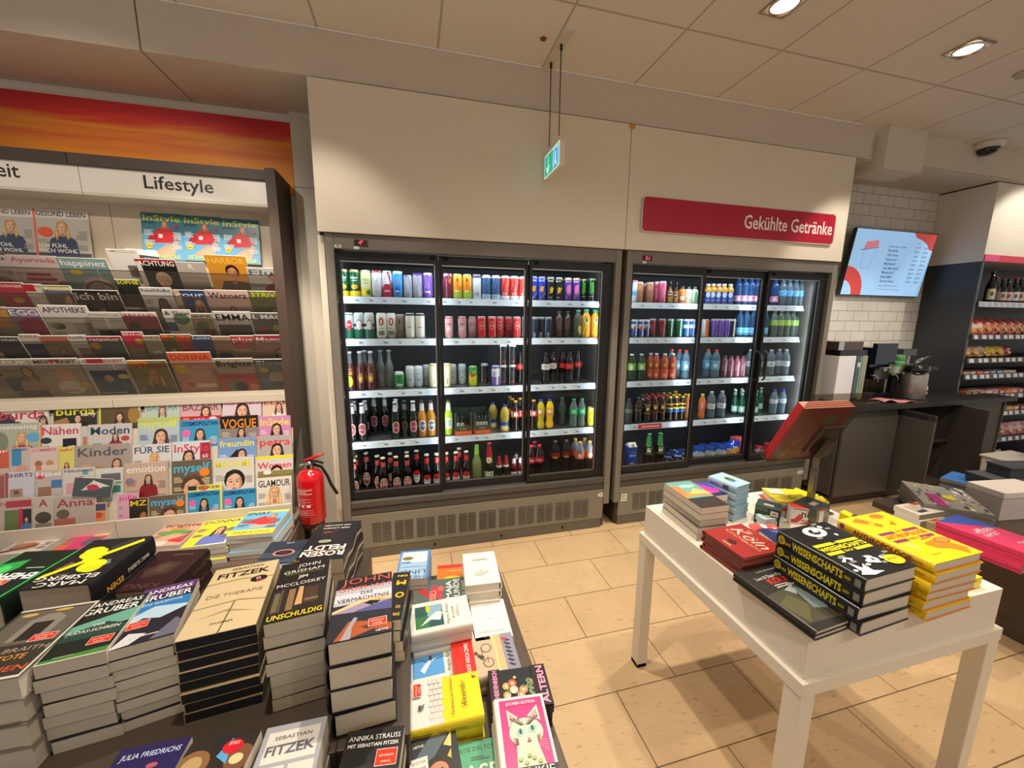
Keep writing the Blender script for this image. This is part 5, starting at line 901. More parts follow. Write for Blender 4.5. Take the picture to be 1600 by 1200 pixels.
mag('K', 108, 166, 790, 'd8935a', 'Landleben', '3a3a6a', 'magazine with orange flower field under purple sky strip', None, [('R', 0, .8, 1, .97, '4a4470'), ('E', .2, .5, .18, .15, 'e0702a'), ('E', .7, .4, .2, .15, 'd86a34'), ('E', .4, .25, .25, .14, 'd07a3a'), ('ER', .78, .68, .14, .1, 'c8504a')], tsz=.1, lines=None, back=-1.3, h=.21)
mag('K', 112, 172, 746, '4a5458', None, None, 'dark folded craft leaflet slipped out crookedly between rows', None, [('P', [(.2, .3), (.5, .9), (.75, .5)], 'd8d4d0'), ('P', [(.45, .9), (.95, .6), (.7, .55)], 'e4e0dc'), ('E', .5, .5, .16, .1, 'c03a58')], lines=None, roll=.16, h=.10, back=.2)
mag('K', 184, 216, 772, 'd8a8c0', 'jolie', 'e0389a', 'pink magazine with magenta title', None, [('P', [(.6, .6), (1, .5), (1, .1), (.7, .2)], '2a201c')], tsz=.42, lines='a87a94')
mag('K', 202, 231, 780, '2a241c', 'MZ', 'f0c82a', 'black magazine with yellow brush title', F(.75, .5, .5, '3a2418', '2a1c14', 'b87a5a', 0, 1), [('R', 0, .12, 1, .36, 'd8b86a'), ('ER', .8, .26, .14, .1, 'b83a34')], tsz=.5, lines=None, back=-.7)
mag('K', 233, 290, 776, '6a5c4a', 'myself', '4ab8e8', 'magazine with close-up face, cyan title and orange dot', F(.55, .44, .52, '5a3a28', '6a4a34', 'dcae90', 1, 1), [('ER', .86, .78, .12, .12, 'f08a2a')], tsz=.34, lines='d8c89a')
mag('K', 294, 347, 760, 'e8e04a', 'STECKER', '5a3a4a', 'yellow magazine mostly hidden behind a blue one', None, [('R', 0, .88, .25, 1, '2a2a2c'), ('E', .45, .93, .14, .1, 'd87a4a')], tsz=.14, lines=None, back=.9)
mag('K', 293, 344, 769, '3f9ac8', None, None, 'blue denim-woman magazine before a yellow one', F(.5, .66, .26, '2a1c1a', '4a76a8'), COSMO, lines='cfe4f0')
mag('K', 348, 400, 766, '3f9ac8', None, None, 'blue denim-woman magazine beside the blonde cover', F(.5, .66, .26, '2a1c1a', '4a76a8'), COSMO, lines='cfe4f0')
mag('K', 400.5, 456, 748, 'e0d8d2', 'GLAMOUR', '26201e', 'white magazine with long-haired blonde woman and black title', F(.5, .62, .34, 'c8a064', 'e2b898'), [], tsz=.3, lines='b0a8a0')
mag('K', 404, 458, 737, '7a7248', None, None, 'olive magazine peeping out behind the blonde cover', None, [('R', 0, .9, 1, 1, '8a7f4a'), ('E', .25, .96, .12, .06, 'e8e4dc')], lines=None, back=1.4)
p = onY(183, 388, 2.9); q = MB(); q.hexa([(0, .02, 0), (.2, .0, -.02), (.2, .01, -.02), (0, .03, 0)], [(.02, .04, .03), (.18, .02, .02), (.18, .03, .02), (.02, .05, .03)], 'e8e8e4', 'print')
tag(q.build('paper_sheet', loc=(p[0], p[1], p[2] - .02)), 'loose white sheet behind the second magazine row, under the header sign', 'paper')
# --- flat piles on the base shelf
def flatpile(name, BL, BR_, TL, ztop, n, th, bg, title, tc, port, extra, what, tsz=.25, lines='8a8480', shelf=.353):
    a, b, c = onZ(*BL, ztop), onZ(*BR_, ztop), onZ(*TL, ztop)
    U = Vector((b[0] - a[0], b[1] - a[1], 0)); w = U.length; ang = math.atan2(U.y, U.x); h = math.hypot(c[0] - a[0], c[1] - a[1])
    n = max(1, int(round((ztop - shelf) / th))); th = (ztop - shelf) / n
    for i in range(n):
        q = MB(); tt = th - .0008
        q.box(0, 0, 0, w, h, tt - .0006, 'ded9d0', 'pages'); q.box(0, 0, tt - .0006, w, h, tt, bg, 'print'); q.box(-.0006, 0, 0, 0, h, tt, 'cfc8c0', 'print')
        top = i == n - 1
        if top: q.flat((0, 0, tt), (1, 0, 0), (0, 1, 0)); paint(q, w, h, bg, title, tc, port, extra, tsz, None, lines)
        j = 0 if top else random.uniform(-.008, .008)
        o = q.build('magazine', None, (a[0] + j, a[1] + j * .6, shelf + i * th + .0004), ang + (0 if top else random.uniform(-.03, .03)))
        pos = 'topmost' if top else ('lowest' if i == 0 else ORD[n - i] + ' from top')
        tag(o, f'{what}, {pos} in flat pile on rack base', 'magazine', f'flat pile: {what}')
flatpile('m', (212, 856), (280, 851), (245, 820), .45, 3, .022, 'dca890', 'Brigitte', '5a2a24', None, [('P', [(.1, .5), (.4, .7), (.9, .6), (.95, .45), (.5, .5), (.3, .4)], '5aa84a'), ('P', [(.5, .2), (.95, .45), (.95, .1)], 'd83038'), ('E', .5, .72, .25, .08, 'e88a5a'), ('R', 0, .0, .6, .2, 'e8d8cc')], 'women magazine with green and red shapes')
flatpile('m', (281, 857), (352, 848), (313, 815), .46, 3, .024, 'e8d83a', 'DONNA', '3a4a7a', F(.6, .55, .26, '3a2a24', '6a7ac0'), [('R', .5, 0, 1, .12, 'f0ecdc')], 'yellow magazine with woman in blue')
flatpile('m', (353, 838), (425, 832), (378, 801), .492, 6, .022, '6ab8e0', None, None, F(.7, .75, .16, '9a5a3a', 'd83038'), [('R', 0, 0, 1, .2, 'e8e04a'), ('R', 0, .9, 1, 1, 'd8e06a'), ('P', [(.05, .5), (.5, .75), (.9, .5), (.5, .4)], 'd83038'), ('P', [(.3, .3), (.85, .55), (.95, .4), (.5, .25)], 'e2b090'), ('T', 'SPORT', .3, .82, .18, '2a4a7a'), ('T', 'FABULOUS', .5, .05, .16, 'c89a1c', 'c', .01, .8)], 'blue and yellow sport magazine')
flatpile('m', (-12, 868), (60, 862), (22, 842), .44, 3, .025, 'e0d4cc', 'QUERIDA', '3a3230', None, [('E', .4, .4, .3, .2, 'b87a5a'), ('P', [(0, .2), (.6, .5), (.7, .4), (.1, .05)], '7a4a3a')], 'white magazine behind the green-edged book')
flatpile('m', (76, 862), (140, 856), (108, 835), .44, 3, .025, 'e03a78', 'MUSE', 'f0dce0', None, [('R', 0, 0, .3, .5, 'e86a4a'), ('E', .75, .4, .2, .25, '5a5a78'), ('R', .6, .7, 1, .9, 'e8c84a')], 'pink magazine behind the yellow-figure book')
# fire extinguisher on its pedestal
t = thing('fire_extinguisher', 'red fire extinguisher with white instruction label between rack and cooler', 'fire extinguisher', (-.615, 2.42, .37))
q = MB(); q.lathe([(.04, 0), (.066, .004), (.073, .018), (.073, .27), (.068, .30), (.05, .322), (.022, .335), (.022, .345)], 'c8141c', 'gloss', 32); q.cyl(.0731, -.3, 0); 
q.rect(-.062, .06, .07, .24, 'd84a4a'); q.rect(-.060, .062, .068, .238, 'c4161e'); q.lines(-.056, .225, .11, 3, .006, 'e8b8b8', 2.0); q.lines(-.056, .17, .10, 5, .004, 'd89090', 2.2); q.rect(-.06, .12, -.045, .20, 'e8c0c0'); q.lines(-.056, .10, .11, 5, .004, 'd89090', 1.8)
q.rect(-.02, .122, -.005, .136, 'f0e0e0'); q.rect(.01, .122, .03, .136, 'f0e0e0'); q.rect(-.05, .12, -.035, .136, 'f0e0e0'); q.build('cylinder', t)
q = MB(); q.lathe([(.022, .335), (.024, .345), (.024, .37), (.016, .385)], 'b8b0a8', 'chrome', 16); q.tube([(-.02, 0, .36), (-.05, -.01, .365)], .009, 'c8c2ba', 'chrome'); q.build('valve', t)
q = MB(); q.tube([(-.02, 0, .385), (.02, -.005, .40), (.09, -.02, .428)], [.009, .010, .006], 'c8141c', 'gloss'); q.build('lever', t)
q = MB(); q.tube([(.0, 0, .375), (.05, -.02, .385), (.085, -.025, .37)], [.008, .009, .006], '1c1a1a', 'gloss'); q.build('handle', t)
q = MB(); q.tube([(.02, .0, .36), (.06, .03, .33), (.085, .05, .26), (.1, .06, .2), (.13, .07, .13)], .009, '1a1818', 'matte'); q.build('hose', t)
q = MB(); q.lathe([(.055, 0), (.055, .34), (.062, .345), (.062, .368)], '2a2220', 'gloss', 24); tag(q.build('extinguisher_stand', loc=(-.615, 2.42, .0)), 'dark round pedestal under the red fire extinguisher', 'stand')

# ================================================================== BOOKS
PAGE = 'd9cfbe'
def book_meshes(w, h, t, kind, bg, art=None, spine=None, page=PAGE, spinebg=None, back=None):
    """local frame: spine at x=0, foot at y=0, lying flat with the front cover up"""
    c = MB(); p = MB(); wrapped = kind == 'wrap'; kind = 'pb' if wrapped else kind; ct = (.0013 if wrapped else .0007) if kind == 'pb' else .0026; ov = 0 if kind == 'pb' else .003
    sb = spinebg or bg
    p.box(ct if kind == 'pb' else .004, ov, ct, w - ov - .0004, h - ov, t - ct, page, 'pages')
    c.box(0, 0, t - ct, w, h, t, bg, 'print'); c.box(0, 0, 0, w, h, ct, back or bg, 'print')
    if wrapped: c.box(w - .0003, 0, ct, w, h, t - ct, 'b9a782', 'print'); c.box(0, h - .0006, ct, w, h + .0003, t - ct, sb, 'print')
    if kind == 'pb': c.box(0, 0, ct, ct, h, t - ct, sb, 'print')
    else:   # rounded spine
        n = 7; vs = []
        for j in range(n + 1):
            a = -PI / 2 + PI * j / n; x = .001 - math.cos(a) * .007; z = t / 2 + math.sin(a) * t / 2
            x2 = .004 - math.cos(a) * .006; z2 = t / 2 + math.sin(a) * (t / 2 - ct)
            vs += [(x, 0, z), (x, h, z), (x2, h, z2), (x2, 0, z2)]
        fs = []
        for j in range(n):
            a = 4 * j; b = a + 4
            fs += [(a, b, b + 1, a + 1), (a + 1, b + 1, b + 2, a + 2), (a + 2, b + 2, b + 3, a + 3), (a + 3, b + 3, b, a)]
        c.add(vs, fs, sb, 'print')
    if art:
        c.flat((0, 0, t), (1, 0, 0), (0, 1, 0)); art(Cover(c, w, h))
    if spine:
        c.flat((0 if kind == 'pb' else -.006, h, 0), (0, -1, 0), (0, 0, 1)); c.lay = 2; spine(c, h, t)
    return c.mesh('cover'), p.mesh('page_block')
def stack(what, BL, BR_, TL, ztop, zbase, n, kind, bg, art=None, size=None, spine=None, page=PAGE, spinebg=None, cat='book', jit=.004, rot=.02, where='', names=('book', 'cover', 'page_block'), back=None, grp=None, anchor='bl'):
    a, b, c = (onZ(*p_, ztop) for p_ in (BL, BR_, TL))
    U = Vector((b[0] - a[0], b[1] - a[1], 0)); w = U.length; ang = math.atan2(U.y, U.x); h = math.hypot(c[0] - a[0], c[1] - a[1])
    if size: w, h = size
    t = (ztop - zbase) / n; ca, sa = math.cos(ang), math.sin(ang)
    k0, k1 = (-1 if anchor[1] == 'r' else 1), (-1 if anchor[0] == 't' else 1)
    p0 = {'bl': a, 'br': b, 'tl': c, 'tr': c + (b - a)}[anchor]
    cx, cy = p0[0] + ca * w / 2 * k0 - sa * h / 2 * k1, p0[1] + sa * w / 2 * k0 + ca * h / 2 * k1
    me_top = book_meshes(w, h, t - .0006, kind, bg, art, spine, page, spinebg, back)
    me_in = book_meshes(w, h, t - .0006, kind, bg, None, spine, page, spinebg, back) if n > 1 else None
    for i in range(n):
        top = i == n - 1
        r = ang if top else ang + random.uniform(-rot, rot)
        jx, jy = (0, 0) if top else (random.uniform(-jit, jit), random.uniform(-jit, jit))
        ox = cx + jx - math.cos(r) * w / 2 + math.sin(r) * h / 2; oy = cy + jy - math.sin(r) * w / 2 - math.cos(r) * h / 2
        k = n - i
        pos = '' if n == 1 else (', topmost' if top else (', lowest' if i == 0 else f', {ORD[k]} from top'))
        e = thing(names[0], f'{what}{pos}', cat, (ox, oy, zbase + i * t + .0003), r, grp or (f'stack: {what}' if n > 1 else None))
        m = me_top if top else me_in
        link(names[1], m[0], e); link(names[2], m[1], e)
def A(bg, ex=(), pre=None):
    """cover art from a list of primitive ops"""
    def f(c):
        c.R(0, 0, 1, 1, bg)
        for e in ex:
            k = e[0]
            if k == 'R': c.R(*e[1:])
            elif k == 'E': c.E(*e[1:])
            elif k == 'P': c.P(*e[1:])
            elif k == 'T': c.T(*e[1:])
            elif k == 'F': c.face(*e[1:])
            elif k == 'L': c.LN(*e[1:])
            elif k == 'X': e[1](c)
    return f
def sticker(u, v, w=.26, h=.1): return [('R', u, v, u + w, v + h, 'f4e4dc'), ('R', u + .008, v + .006, u + w - .008, v + h - .006, 'e2391c'), ('T', 'BESTSELLER', u + w / 2, v + h * .55, .038, 'f6e8e0', 'c', .01, w * .7), ('T', 'SPIEGEL', u + w / 2, v + h * .2, .034, 'f6e8e0', 'c', .01, w * .5)]
ZR, ZL = .64, .47     # raised tier and low tier of the left table
t = thing('display_table', 'low dark stepped display table carrying the book piles at left', 'table', (-.6, 1.0, 0))
q = MB(); q.box(-1.9, .40, ZL - .04, .352, 1.59, ZL, '55463a', 'paint'); q.v = [(x + .6, y - 1, z) for x, y, z in q.v]; q.build('table_top', t, bevel=.003)
q = MB(); q.box(-1.9, .79, ZL, -.195, 1.60, ZR, '4a3f34', 'paint'); q.box(-.195, .79, ZL, -.035, 1.21, ZR, '4a3f34', 'paint'); q.v = [(x + .6, y - 1, z) for x, y, z in q.v]; q.build('raised_tier', t, bevel=.003)
q = MB(); q.box(-1.85, .5, 0, .22, 1.5, ZL - .04, '40352b', 'paint'); q.v = [(x + .6, y - 1, z) for x, y, z in q.v]; q.build('base', t)
# ---- front row on the raised tier
stack('hardback with grey arch photo and orange title at the left edge', (0, 1062), (28, 1057), (40, 950), .868, ZR, 4, 'hc', '8b8478', A('3a3630', [('R', 0, 0, 1, .03, 'ddd6cc'), ('R', .97, 0, 1, 1, 'ddd6cc'), ('R', 0, .97, 1, 1, 'ddd6cc'), ('R', .05, .45, .95, .95, '6a645a'), ('P', [(.3, .5), (.3, .8), (.45, .88), (.6, .88), (.75, .8), (.75, .5)], '8f897e'), ('P', [(.4, .5), (.4, .76), (.65, .76), (.65, .5)], '2c2926'), ('E', .2, .9, .1, .04, 'd8b45a'), ('E', .6, .93, .12, .03, 'd8b45a'), ('T', 'GALBRAITH', .55, .34, .12, 'a89a88', 'c', .01, .8), ('T', 'DER TOTE', .5, .24, .13, 'e8a04a', 'c', .01, .6), ('T', 'VON DEN', .4, .18, .06, 'c8b83a'), ('T', 'ZEICHEN', .55, .09, .14, 'e0603a', 'c', .01, .8)] + sticker(.6, .46, .3, .1)), size=(.155, .225), anchor='br')
stack('black thriller paperback with green mist and white title', (50, 1043), (166, 1017), (160, 940), .862, ZR, 7, 'pb', '1c221e', A('1e2622', [('R', 0, 0, 1, .02, 'd8d4c4'), ('R', 0, 0, .02, 1, 'd8d4c4'), ('R', .98, 0, 1, 1, 'd8d4c4'), ('P', [(.02, .55), (.98, .75), (.98, .5), (.5, .45), (.02, .35)], '6fae9c'), ('P', [(.02, .42), (.6, .55), (.98, .45), (.98, .3), (.02, .3)], '2a4a40'), ('P', [(.02, .05), (.98, .1), (.98, .02), (.02, .02)], '4a8a3a'), ('T', 'ANDREAS', .5, .88, .19, 'ecece8', 'c', .012, .82), ('T', 'GRUBER', .48, .74, .25, 'f0f0ec', 'c', .015, .92), ('T', 'DER', .5, .5, .1, 'e6e6de'), ('T', 'JUDAS-SCHREIN', .48, .41, .12, 'e6e6de', 'c', .01, .8), ('R', .2, .06, .5, .07, 'b8bcb0')] + sticker(.56, .17, .36, .12)))
stack('black thriller paperback with purple and blue mountain cover', (166, 1019), (272, 990), (250, 918), .855, ZR, 8, 'pb', '1b1a26', A('23222e', [('P', [(0, .75), (1, .85), (1, 1), (0, 1)], '5a3a74'), ('P', [(0, .45), (0, .72), (1, .7), (1, .5)], '2f7fc0'), ('P', [(0, .45), (.4, .6), (1, .52), (1, .4), (0, .3)], 'b8d4e8'), ('P', [(0, .3), (.3, .42), (.6, .36), (1, .48), (1, 0), (0, 0)], '24222e'), ('P', [(.0, .0), (.2, .2), (.5, .14), (.3, .02)], 'd8d8e0'), ('P', [(.6, .02), (.9, .3), (1, .24), (1, .02)], '6a6a80'), ('T', 'ANDREAS', .5, .87, .19, 'ecece8', 'c', .012, .85), ('T', 'GRUBER', .5, .73, .25, 'f0f0ec', 'c', .015, .94), ('T', 'DAS EULENTOR', .5, .64, .1, 'e6e6ee', 'c', .01, .7), ('R', .25, .1, .7, .115, 'd0d0d8')] + sticker(.1, .26, .34, .12)))
FZ = [('R', 0, 0, 1, 1, 'd2bd95'), ('P', [(0, .74), (.5, .76), (1, .72), (1, .70), (.5, .74), (0, .72)], 'a08a64'), ('P', [(0, .38), (.6, .42), (1, .36), (1, .345), (.6, .40), (0, .365)], '9a8460'), ('P', [(.1, .22), (.5, .3), (.95, .2), (.5, .27)], 'a89068'), ('P', [(.5, 0), (.52, 0), (.56, .4), (.54, .4)], '6a553a'), ('R', .35, .02, .352, .3, '8a7450'), ('T', 'SEBASTIAN', .52, .93, .09, '2a241c', 'c', .01, .5), ('T', 'FITZEK', .5, .81, .2, '241e18', 'c', .025, .8), ('E', .78, .70, .13, .09, '1c1614'), ('E', .8, .67, .06, .03, 'a82a22'), ('T', '25', .77, .695, .08, 'e8e0d4'), ('T', 'DIE THERAPIE', .5, .5, .12, '7a6848', 'c', 0, .8), ('T', 'DROEMER', .5, .12, .05, '5a4a34', 'c', .01, .3)]
stack('shrink-wrapped tan book with black-dyed page edges', (272, 1004), (400, 975), (333, 892), .862, ZR, 8, 'wrap', 'cdb78e', A('d2bd95', FZ[1:]), page='17151a')
stack('black paperback with yellow title along its foot', (411, 977), (505, 955), (453, 881), .885, ZR, 7, 'pb', '1e1c1b', A('1d1b1b', [('R', 0, .12, 1, .5, '2e2622'), ('R', .3, .14, .42, .48, '8a6a4a'), ('R', .05, .15, .15, .45, '6a6248'), ('R', .6, .2, .85, .46, '4a3428'), ('P', [(.45, .2), (.58, .2), (.56, .5), (.48, .5)], 'c89a6a'), ('R', .16, .14, .2, .5, '5a4c40'), ('T', 'JOHN', .58, .88, .17, 'dcd8d0', 'c', .0, .45), ('T', 'GRISHAM', .5, .78, .15, 'dcd8d0', 'c', .0, .8), ('R', .15, .752, .9, .756, 'b8a04a'), ('T', 'JIM', .5, .66, .14, 'dcd8d0'), ('T', 'MCCLOSKEY', .5, .54, .15, 'dcd8d0', 'c', 0, .92), ('L', .62, .26, .3, 2, '8a8078'), ('T', 'UNSCHULDIG', .5, .03, .19, 'f0d02a', 'c', .015, .94)]), page='d5c9b2')
def raven(c): c.P([(.52, .50), (.62, .53), (.8, .5), (.74, .46), (.66, .47), (.7, .43), (.6, .47)], '1c1814')
stack('hardback with red author name and blue hills on the cover', (509, 1007), (612, 985), (535, 906), .888, ZR, 4, 'hc', '1a1a22', A('2a2a38', [('R', 0, .80, 1, 1, '1e1e24'), ('R', 0, .52, 1, .8, 'b4b2c0'), ('R', 0, .58, 1, .7, 'd0ccd4'), ('P', [(0, .44), (.5, .58), (1, .56), (1, .4), (0, .4)], 'e2c084'), ('P', [(0, .40), (.5, .52), (1, .50), (1, .36), (0, .34)], '9a8aa8'), ('P', [(.4, .4), (1, .5), (1, .3), (.3, .3)], '54588c'), ('P', [(0, .4), (.4, .38), (1, .34), (1, 0), (0, 0)], '2a2a34'), ('P', [(.1, .0), (.3, .25), (.7, .2), (1, .12), (1, .03), (.7, .08), (.4, .02)], 'a8542e'), ('P', [(.2, .0), (.32, .22), (.38, .3), (.44, .28), (.36, .16), (.36, 0)], 'a09aa4'), ('P', [(.5, .14), (.9, .2), (.95, .17), (.6, .1)], '5a3028'), ('X', raven), ('T', 'JOHN', .52, .87, .25, 'd85a44', 'c', -.004, .88), ('T', 'GRISHAM', .5, .755, .16, 'd85a44', 'c', -.004, .94), ('T', 'DAS', .55, .66, .12, '2a2a34', 'c', 0), ('T', 'VERMÄCHTNIS', .5, .565, .13, '24242e', 'c', 0, .9), ('T', 'ROMAN', .78, .52, .05, 'c89a4a'), ('T', 'HEYNE', .85, .03, .06, 'eceae8', 'c', .01, .2)] + sticker(.62, .12, .3, .11)), spinebg='1a1214', page='d8ccb6')
stack('black book with huge upside-down yellow letters', (641, 893), (615, 895), (640, 966), .775, ZR, 4, 'pb', '1f1d1b', A('201e1c', [('T', 'DIE', .35, .87, .26, 'f2c01c', 'c', .03), ('T', 'CI', .3, .73, .26, 'f2c01c', 'c', .03), ('T', 'O', .35, .46, .62, 'f2c01c', 'c', .03), ('T', 'M', .4, .2, .52, 'f2c01c', 'c', .04, .55), ('T', 'DIN', .4, .07, .22, 'f2c01c', 'c', .03, .56)]), page='dccfb8')
# ---- back row, facing the other side
stack('hardback with bright green edges and green night scene', (126, 858), (38, 862), (18, 932), .835, ZR, 2, 'hc', '2fae4a', A('14201a', [('R', 0, 0, .02, 1, '3fd060'), ('R', .98, 0, 1, 1, '3fd060'), ('R', 0, .98, 1, 1, '3fd060'), ('P', [(.6, .2), (.95, .3), (.95, .75), (.7, .6), (.55, .4)], '2a9a48'), ('P', [(.3, .72), (.6, .8), (.8, .7), (.5, .6)], '1f8a3c'), ('E', .78, .45, .12, .16, '4ac868'), ('T', 'MARTIN KRIST', .5, .92, .1, 'e6ece4', 'c', .01, .7), ('T', 'DIE', .75, .80, .2, 'eef2ec', 'c', .02), ('T', 'EHEFRAU', .5, .52, .24, 'eef2ec', 'c', .03, .92), ('L', .1, .4, .5, 1, 'a8c8b0')] + sticker(.3, .66, .34, .1)), spinebg='15251a', page='c9bda6')
def tfig(c):
    y = 'efd61c'
    c.P([(.02, .12), (.08, .06), (.95, .74), (.98, .82), (.9, .8)], y); c.E(.64, .34, .2, .17, y); c.E(.70, .27, .15, .12, 'e2c818'); c.E(.37, .62, .2, .18, y); c.E(.30, .68, .13, .12, 'e2c818'); c.P([(.45, .42), (.5, .25), (.8, .2), (.84, .36), (.66, .48)], 'e8cf1c')
    c.P([(.38, .45), (.55, .40), (.66, .5), (.5, .58)], y)
stack('thick black hardback with splashed yellow figure', (238, 837), (148, 844), (170, 908), .845, ZR, 3, 'hc', '17171a', A('19191c', [('P', [(.0, .1), (.4, .3), (.5, .2), (.3, .05)], '2e2e30'), ('P', [(.1, .6), (.3, .7), (.35, .55), (.2, .5)], '5a6a70'), ('P', [(.6, .6), (.9, .66), (.8, .5)], '6a5038'), ('X', tfig), ('T', 'MARC', .48, .9, .17, 'e6e2da', 'c', .005, .7), ('T', 'ELSBERG', .5, .79, .17, 'e6e2da', 'c', .005, .9), ('R', .55, .76, .75, .764, 'b8b4ac')]), page='b9a996',
      spine=lambda c, h, t_: (c.text('EDEN', h * .30, t_ * .3, .024, 'e8b03a', 'c', .02, w=.06, rot=PI), c.text('MARC ELSBERG', h * .68, t_ * .4, .018, 'e0dcd2', 'c', .01, w=.09, rot=PI)))
stack('dark maroon hardback with dim embossed portrait', (325, 857), (244, 862), (296, 909), .765, ZR, 3, 'hc', '2a1416', A('2c1517', [('P', [(.2, .35), (.55, .3), (.8, .5), (.7, .7), (.3, .62)], '3c2c26'), ('P', [(.35, .4), (.6, .38), (.66, .58), (.4, .56)], '4a3a30'), ('T', 'KING', .5, .84, .2, '5a3834', 'c', 0, .6), ('L', .2, .12, .5, 1, '6a5a54')]), page='b9a996', spine=lambda c, h, t_: c.text('KING', h * .7, t_ * .3, .02, '6a4a46', 'c', .01, w=.06, rot=PI), size=(.16, .215))
stack('dark blue thriller with red-ringed eye and stormy sea', (488, 842), (425, 847), (405, 880), .72, ZR, 2, 'pb', '26303e', A('2c3644', [('P', [(0, .3), (.4, .4), (1, .34), (1, .5), (0, .55)], '3e4c5a'), ('P', [(0, .5), (.5, .6), (1, .56), (1, .7), (.4, .66), (0, .72)], '4a5a68'), ('R', 0, .72, 1, .8, '9aa8b4'), ('R', 0, .8, 1, 1, 'c4ccd4'), ('E', .5, .38, .26, .14, 'c08a84'), ('E', .5, .38, .2, .10, '241418'), ('E', .5, .38, .12, .07, '4a2a30'), ('T', 'INTERO', .5, .82, .2, 'c03a3a', 'c', .01, .8), ('T', 'ATZEL', .5, .06, .07, 'c8ccd0')]), size=(.15, .215))
def swirl(c):
    rr = random.Random(3)
    for i in range(26):
        u, v = rr.uniform(.02, .98), rr.choice([rr.uniform(.0, .3), rr.uniform(.7, 1)])
        c.P([(u, v), (u + .16, v + .015), (u + .1, v + .035), (u + .02, v + .03)], rr.choice(['8a4428', 'a85a34', '6a3020', 'c8906a']))
stack('thick dark patterned novel with white upside-down author name', (564, 813), (499, 817), (480, 878), .80, ZR, 3, 'pb', '1c1a20', A('1d1c24', [('X', swirl), ('E', .6, .55, .14, .06, 'c8d0c0'), ('E', .6, .55, .1, .04, '8a9a6a'), ('T', 'ROSEN', .5, .8, .26, 'ece8e0', 'c', .03, .9), ('T', 'FELDT', .5, .66, .26, 'ece8e0', 'c', .03, .86), ('T', 'DER LASSEN', .5, .18, .09, 'e4dcd0', 'c', .01, .6), ('T', 'DER MÄDCHEN', .5, .1, .09, 'e4dcd0', 'c', .01, .6)]), page='c9b79c', spinebg='2a2426', size=(.155, .25), jit=.007,
      spine=lambda c, h, t_: (c.poly([(0, t_ * .4), (h * .2, t_ * .7), (h * .45, t_ * .35), (h * .7, t_ * .75), (h, t_ * .4), (h, t_ * .2), (h * .7, t_ * .5), (h * .45, t_ * .15), (h * .2, t_ * .45), (0, t_ * .15)], 'b8aca0'),))
# ---- front row low tier (cut by the lower edge of the photo)
stack('indigo paperback cut by the lower photo edge', (162, 1262), (268, 1238), (190, 1172), .74, ZL, 9, 'pb', '2a2050', A('2a2258', [('R', .0, .5, .5, .7, '1e183c'), ('T', 'JULIA FRIEDRICHS', .5, .88, .12, 'c4d4ec', 'c', .01, .84), ('E', .35, .74, .07, .05, 'd87a4a'), ('E', .62, .78, .08, .04, 'b85a6a'), ('T', 'CRAZY RICH', .5, .58, .2, 'e88a5a', 'c', .02, .8)]), size=(.122, .2), anchor='tl')
stack('paperback with animal faces and red round badge', (276, 1242), (392, 1226), (306, 1152), .74, ZL, 9, 'pb', '3a2c24', A('2e2826', [('E', .2, .72, .24, .22, '8a6440'), ('E', .2, .72, .14, .13, 'b89a6a'), ('E', .85, .75, .2, .2, '7a5238'), ('E', .82, .74, .1, .08, 'd8cc9a'), ('E', .55, .9, .18, .14, '24262c'), ('P', [(.5, .78), (.62, .95), (.7, .7)], '5aa4d8'), ('P', [(.05, .4), (.5, .58), (.9, .5), (.9, .3), (.1, .2)], '4a9ad8'), ('T', 'JAMIE SWANN', .45, .46, .08, '1c2c44', 'c', .01, .6), ('T', 'SKILL', .5, .3, .24, 'f0ece4', 'c', .02, .7), ('E', .68, .86, .15, .11, 'd0202c'), ('T', 'JETZT', .68, .88, .06, 'f4dcd8')]), size=(.126, .2), anchor='tl')
stack('white and silver boxed thriller with grey title', (378, 1247), (480, 1222), (418, 1138), .72, ZL, 6, 'pb', 'b4b6ba', A('a8abb2', [('R', .08, .62, .92, .93, 'e2ddd4'), ('R', .06, .1, .48, .58, 'ded9d0'), ('R', .54, .1, .94, .58, 'ded9d0'), ('T', 'SEBASTIAN', .5, .84, .09, '54565e', 'c', .01, .6), ('T', 'FITZEK', .5, .69, .23, '6a6c78', 'c', .03, .78), ('T', 'DAS', .27, .42, .12, '8a8c90', 'c', 0), ('T', 'KALENDER', .27, .33, .08, '8a8c90', 'c', 0, .3), ('T', 'DER', .74, .42, .14, '7a7c80', 'c', 0)]), size=(.12, .2), spinebg='d8d0c0', anchor='tl')
stack('black thriller with red seller sticker and pale ghostly figure', (512, 1240), (600, 1228), (545, 1143), .66, ZL, 5, 'pb', '1f1f20', A('222223', [('E', .5, .45, .4, .3, '2e2e30'), ('P', [(.45, .3), (.5, .5), (.58, .42), (.55, .2)], 'b8bab8'), ('E', .6, .45, .05, .08, 'd8dad8'), ('T', 'ANNIKA STRAUSS', .5, .88, .12, 'f0eee8', 'c', .0, .9), ('T', 'MIT SEBASTIAN FITZEK', .5, .81, .085, 'f0eee8', 'c', .015, .88)] + sticker(.58, .6, .36, .17)), size=(.125, .2), anchor='tl')
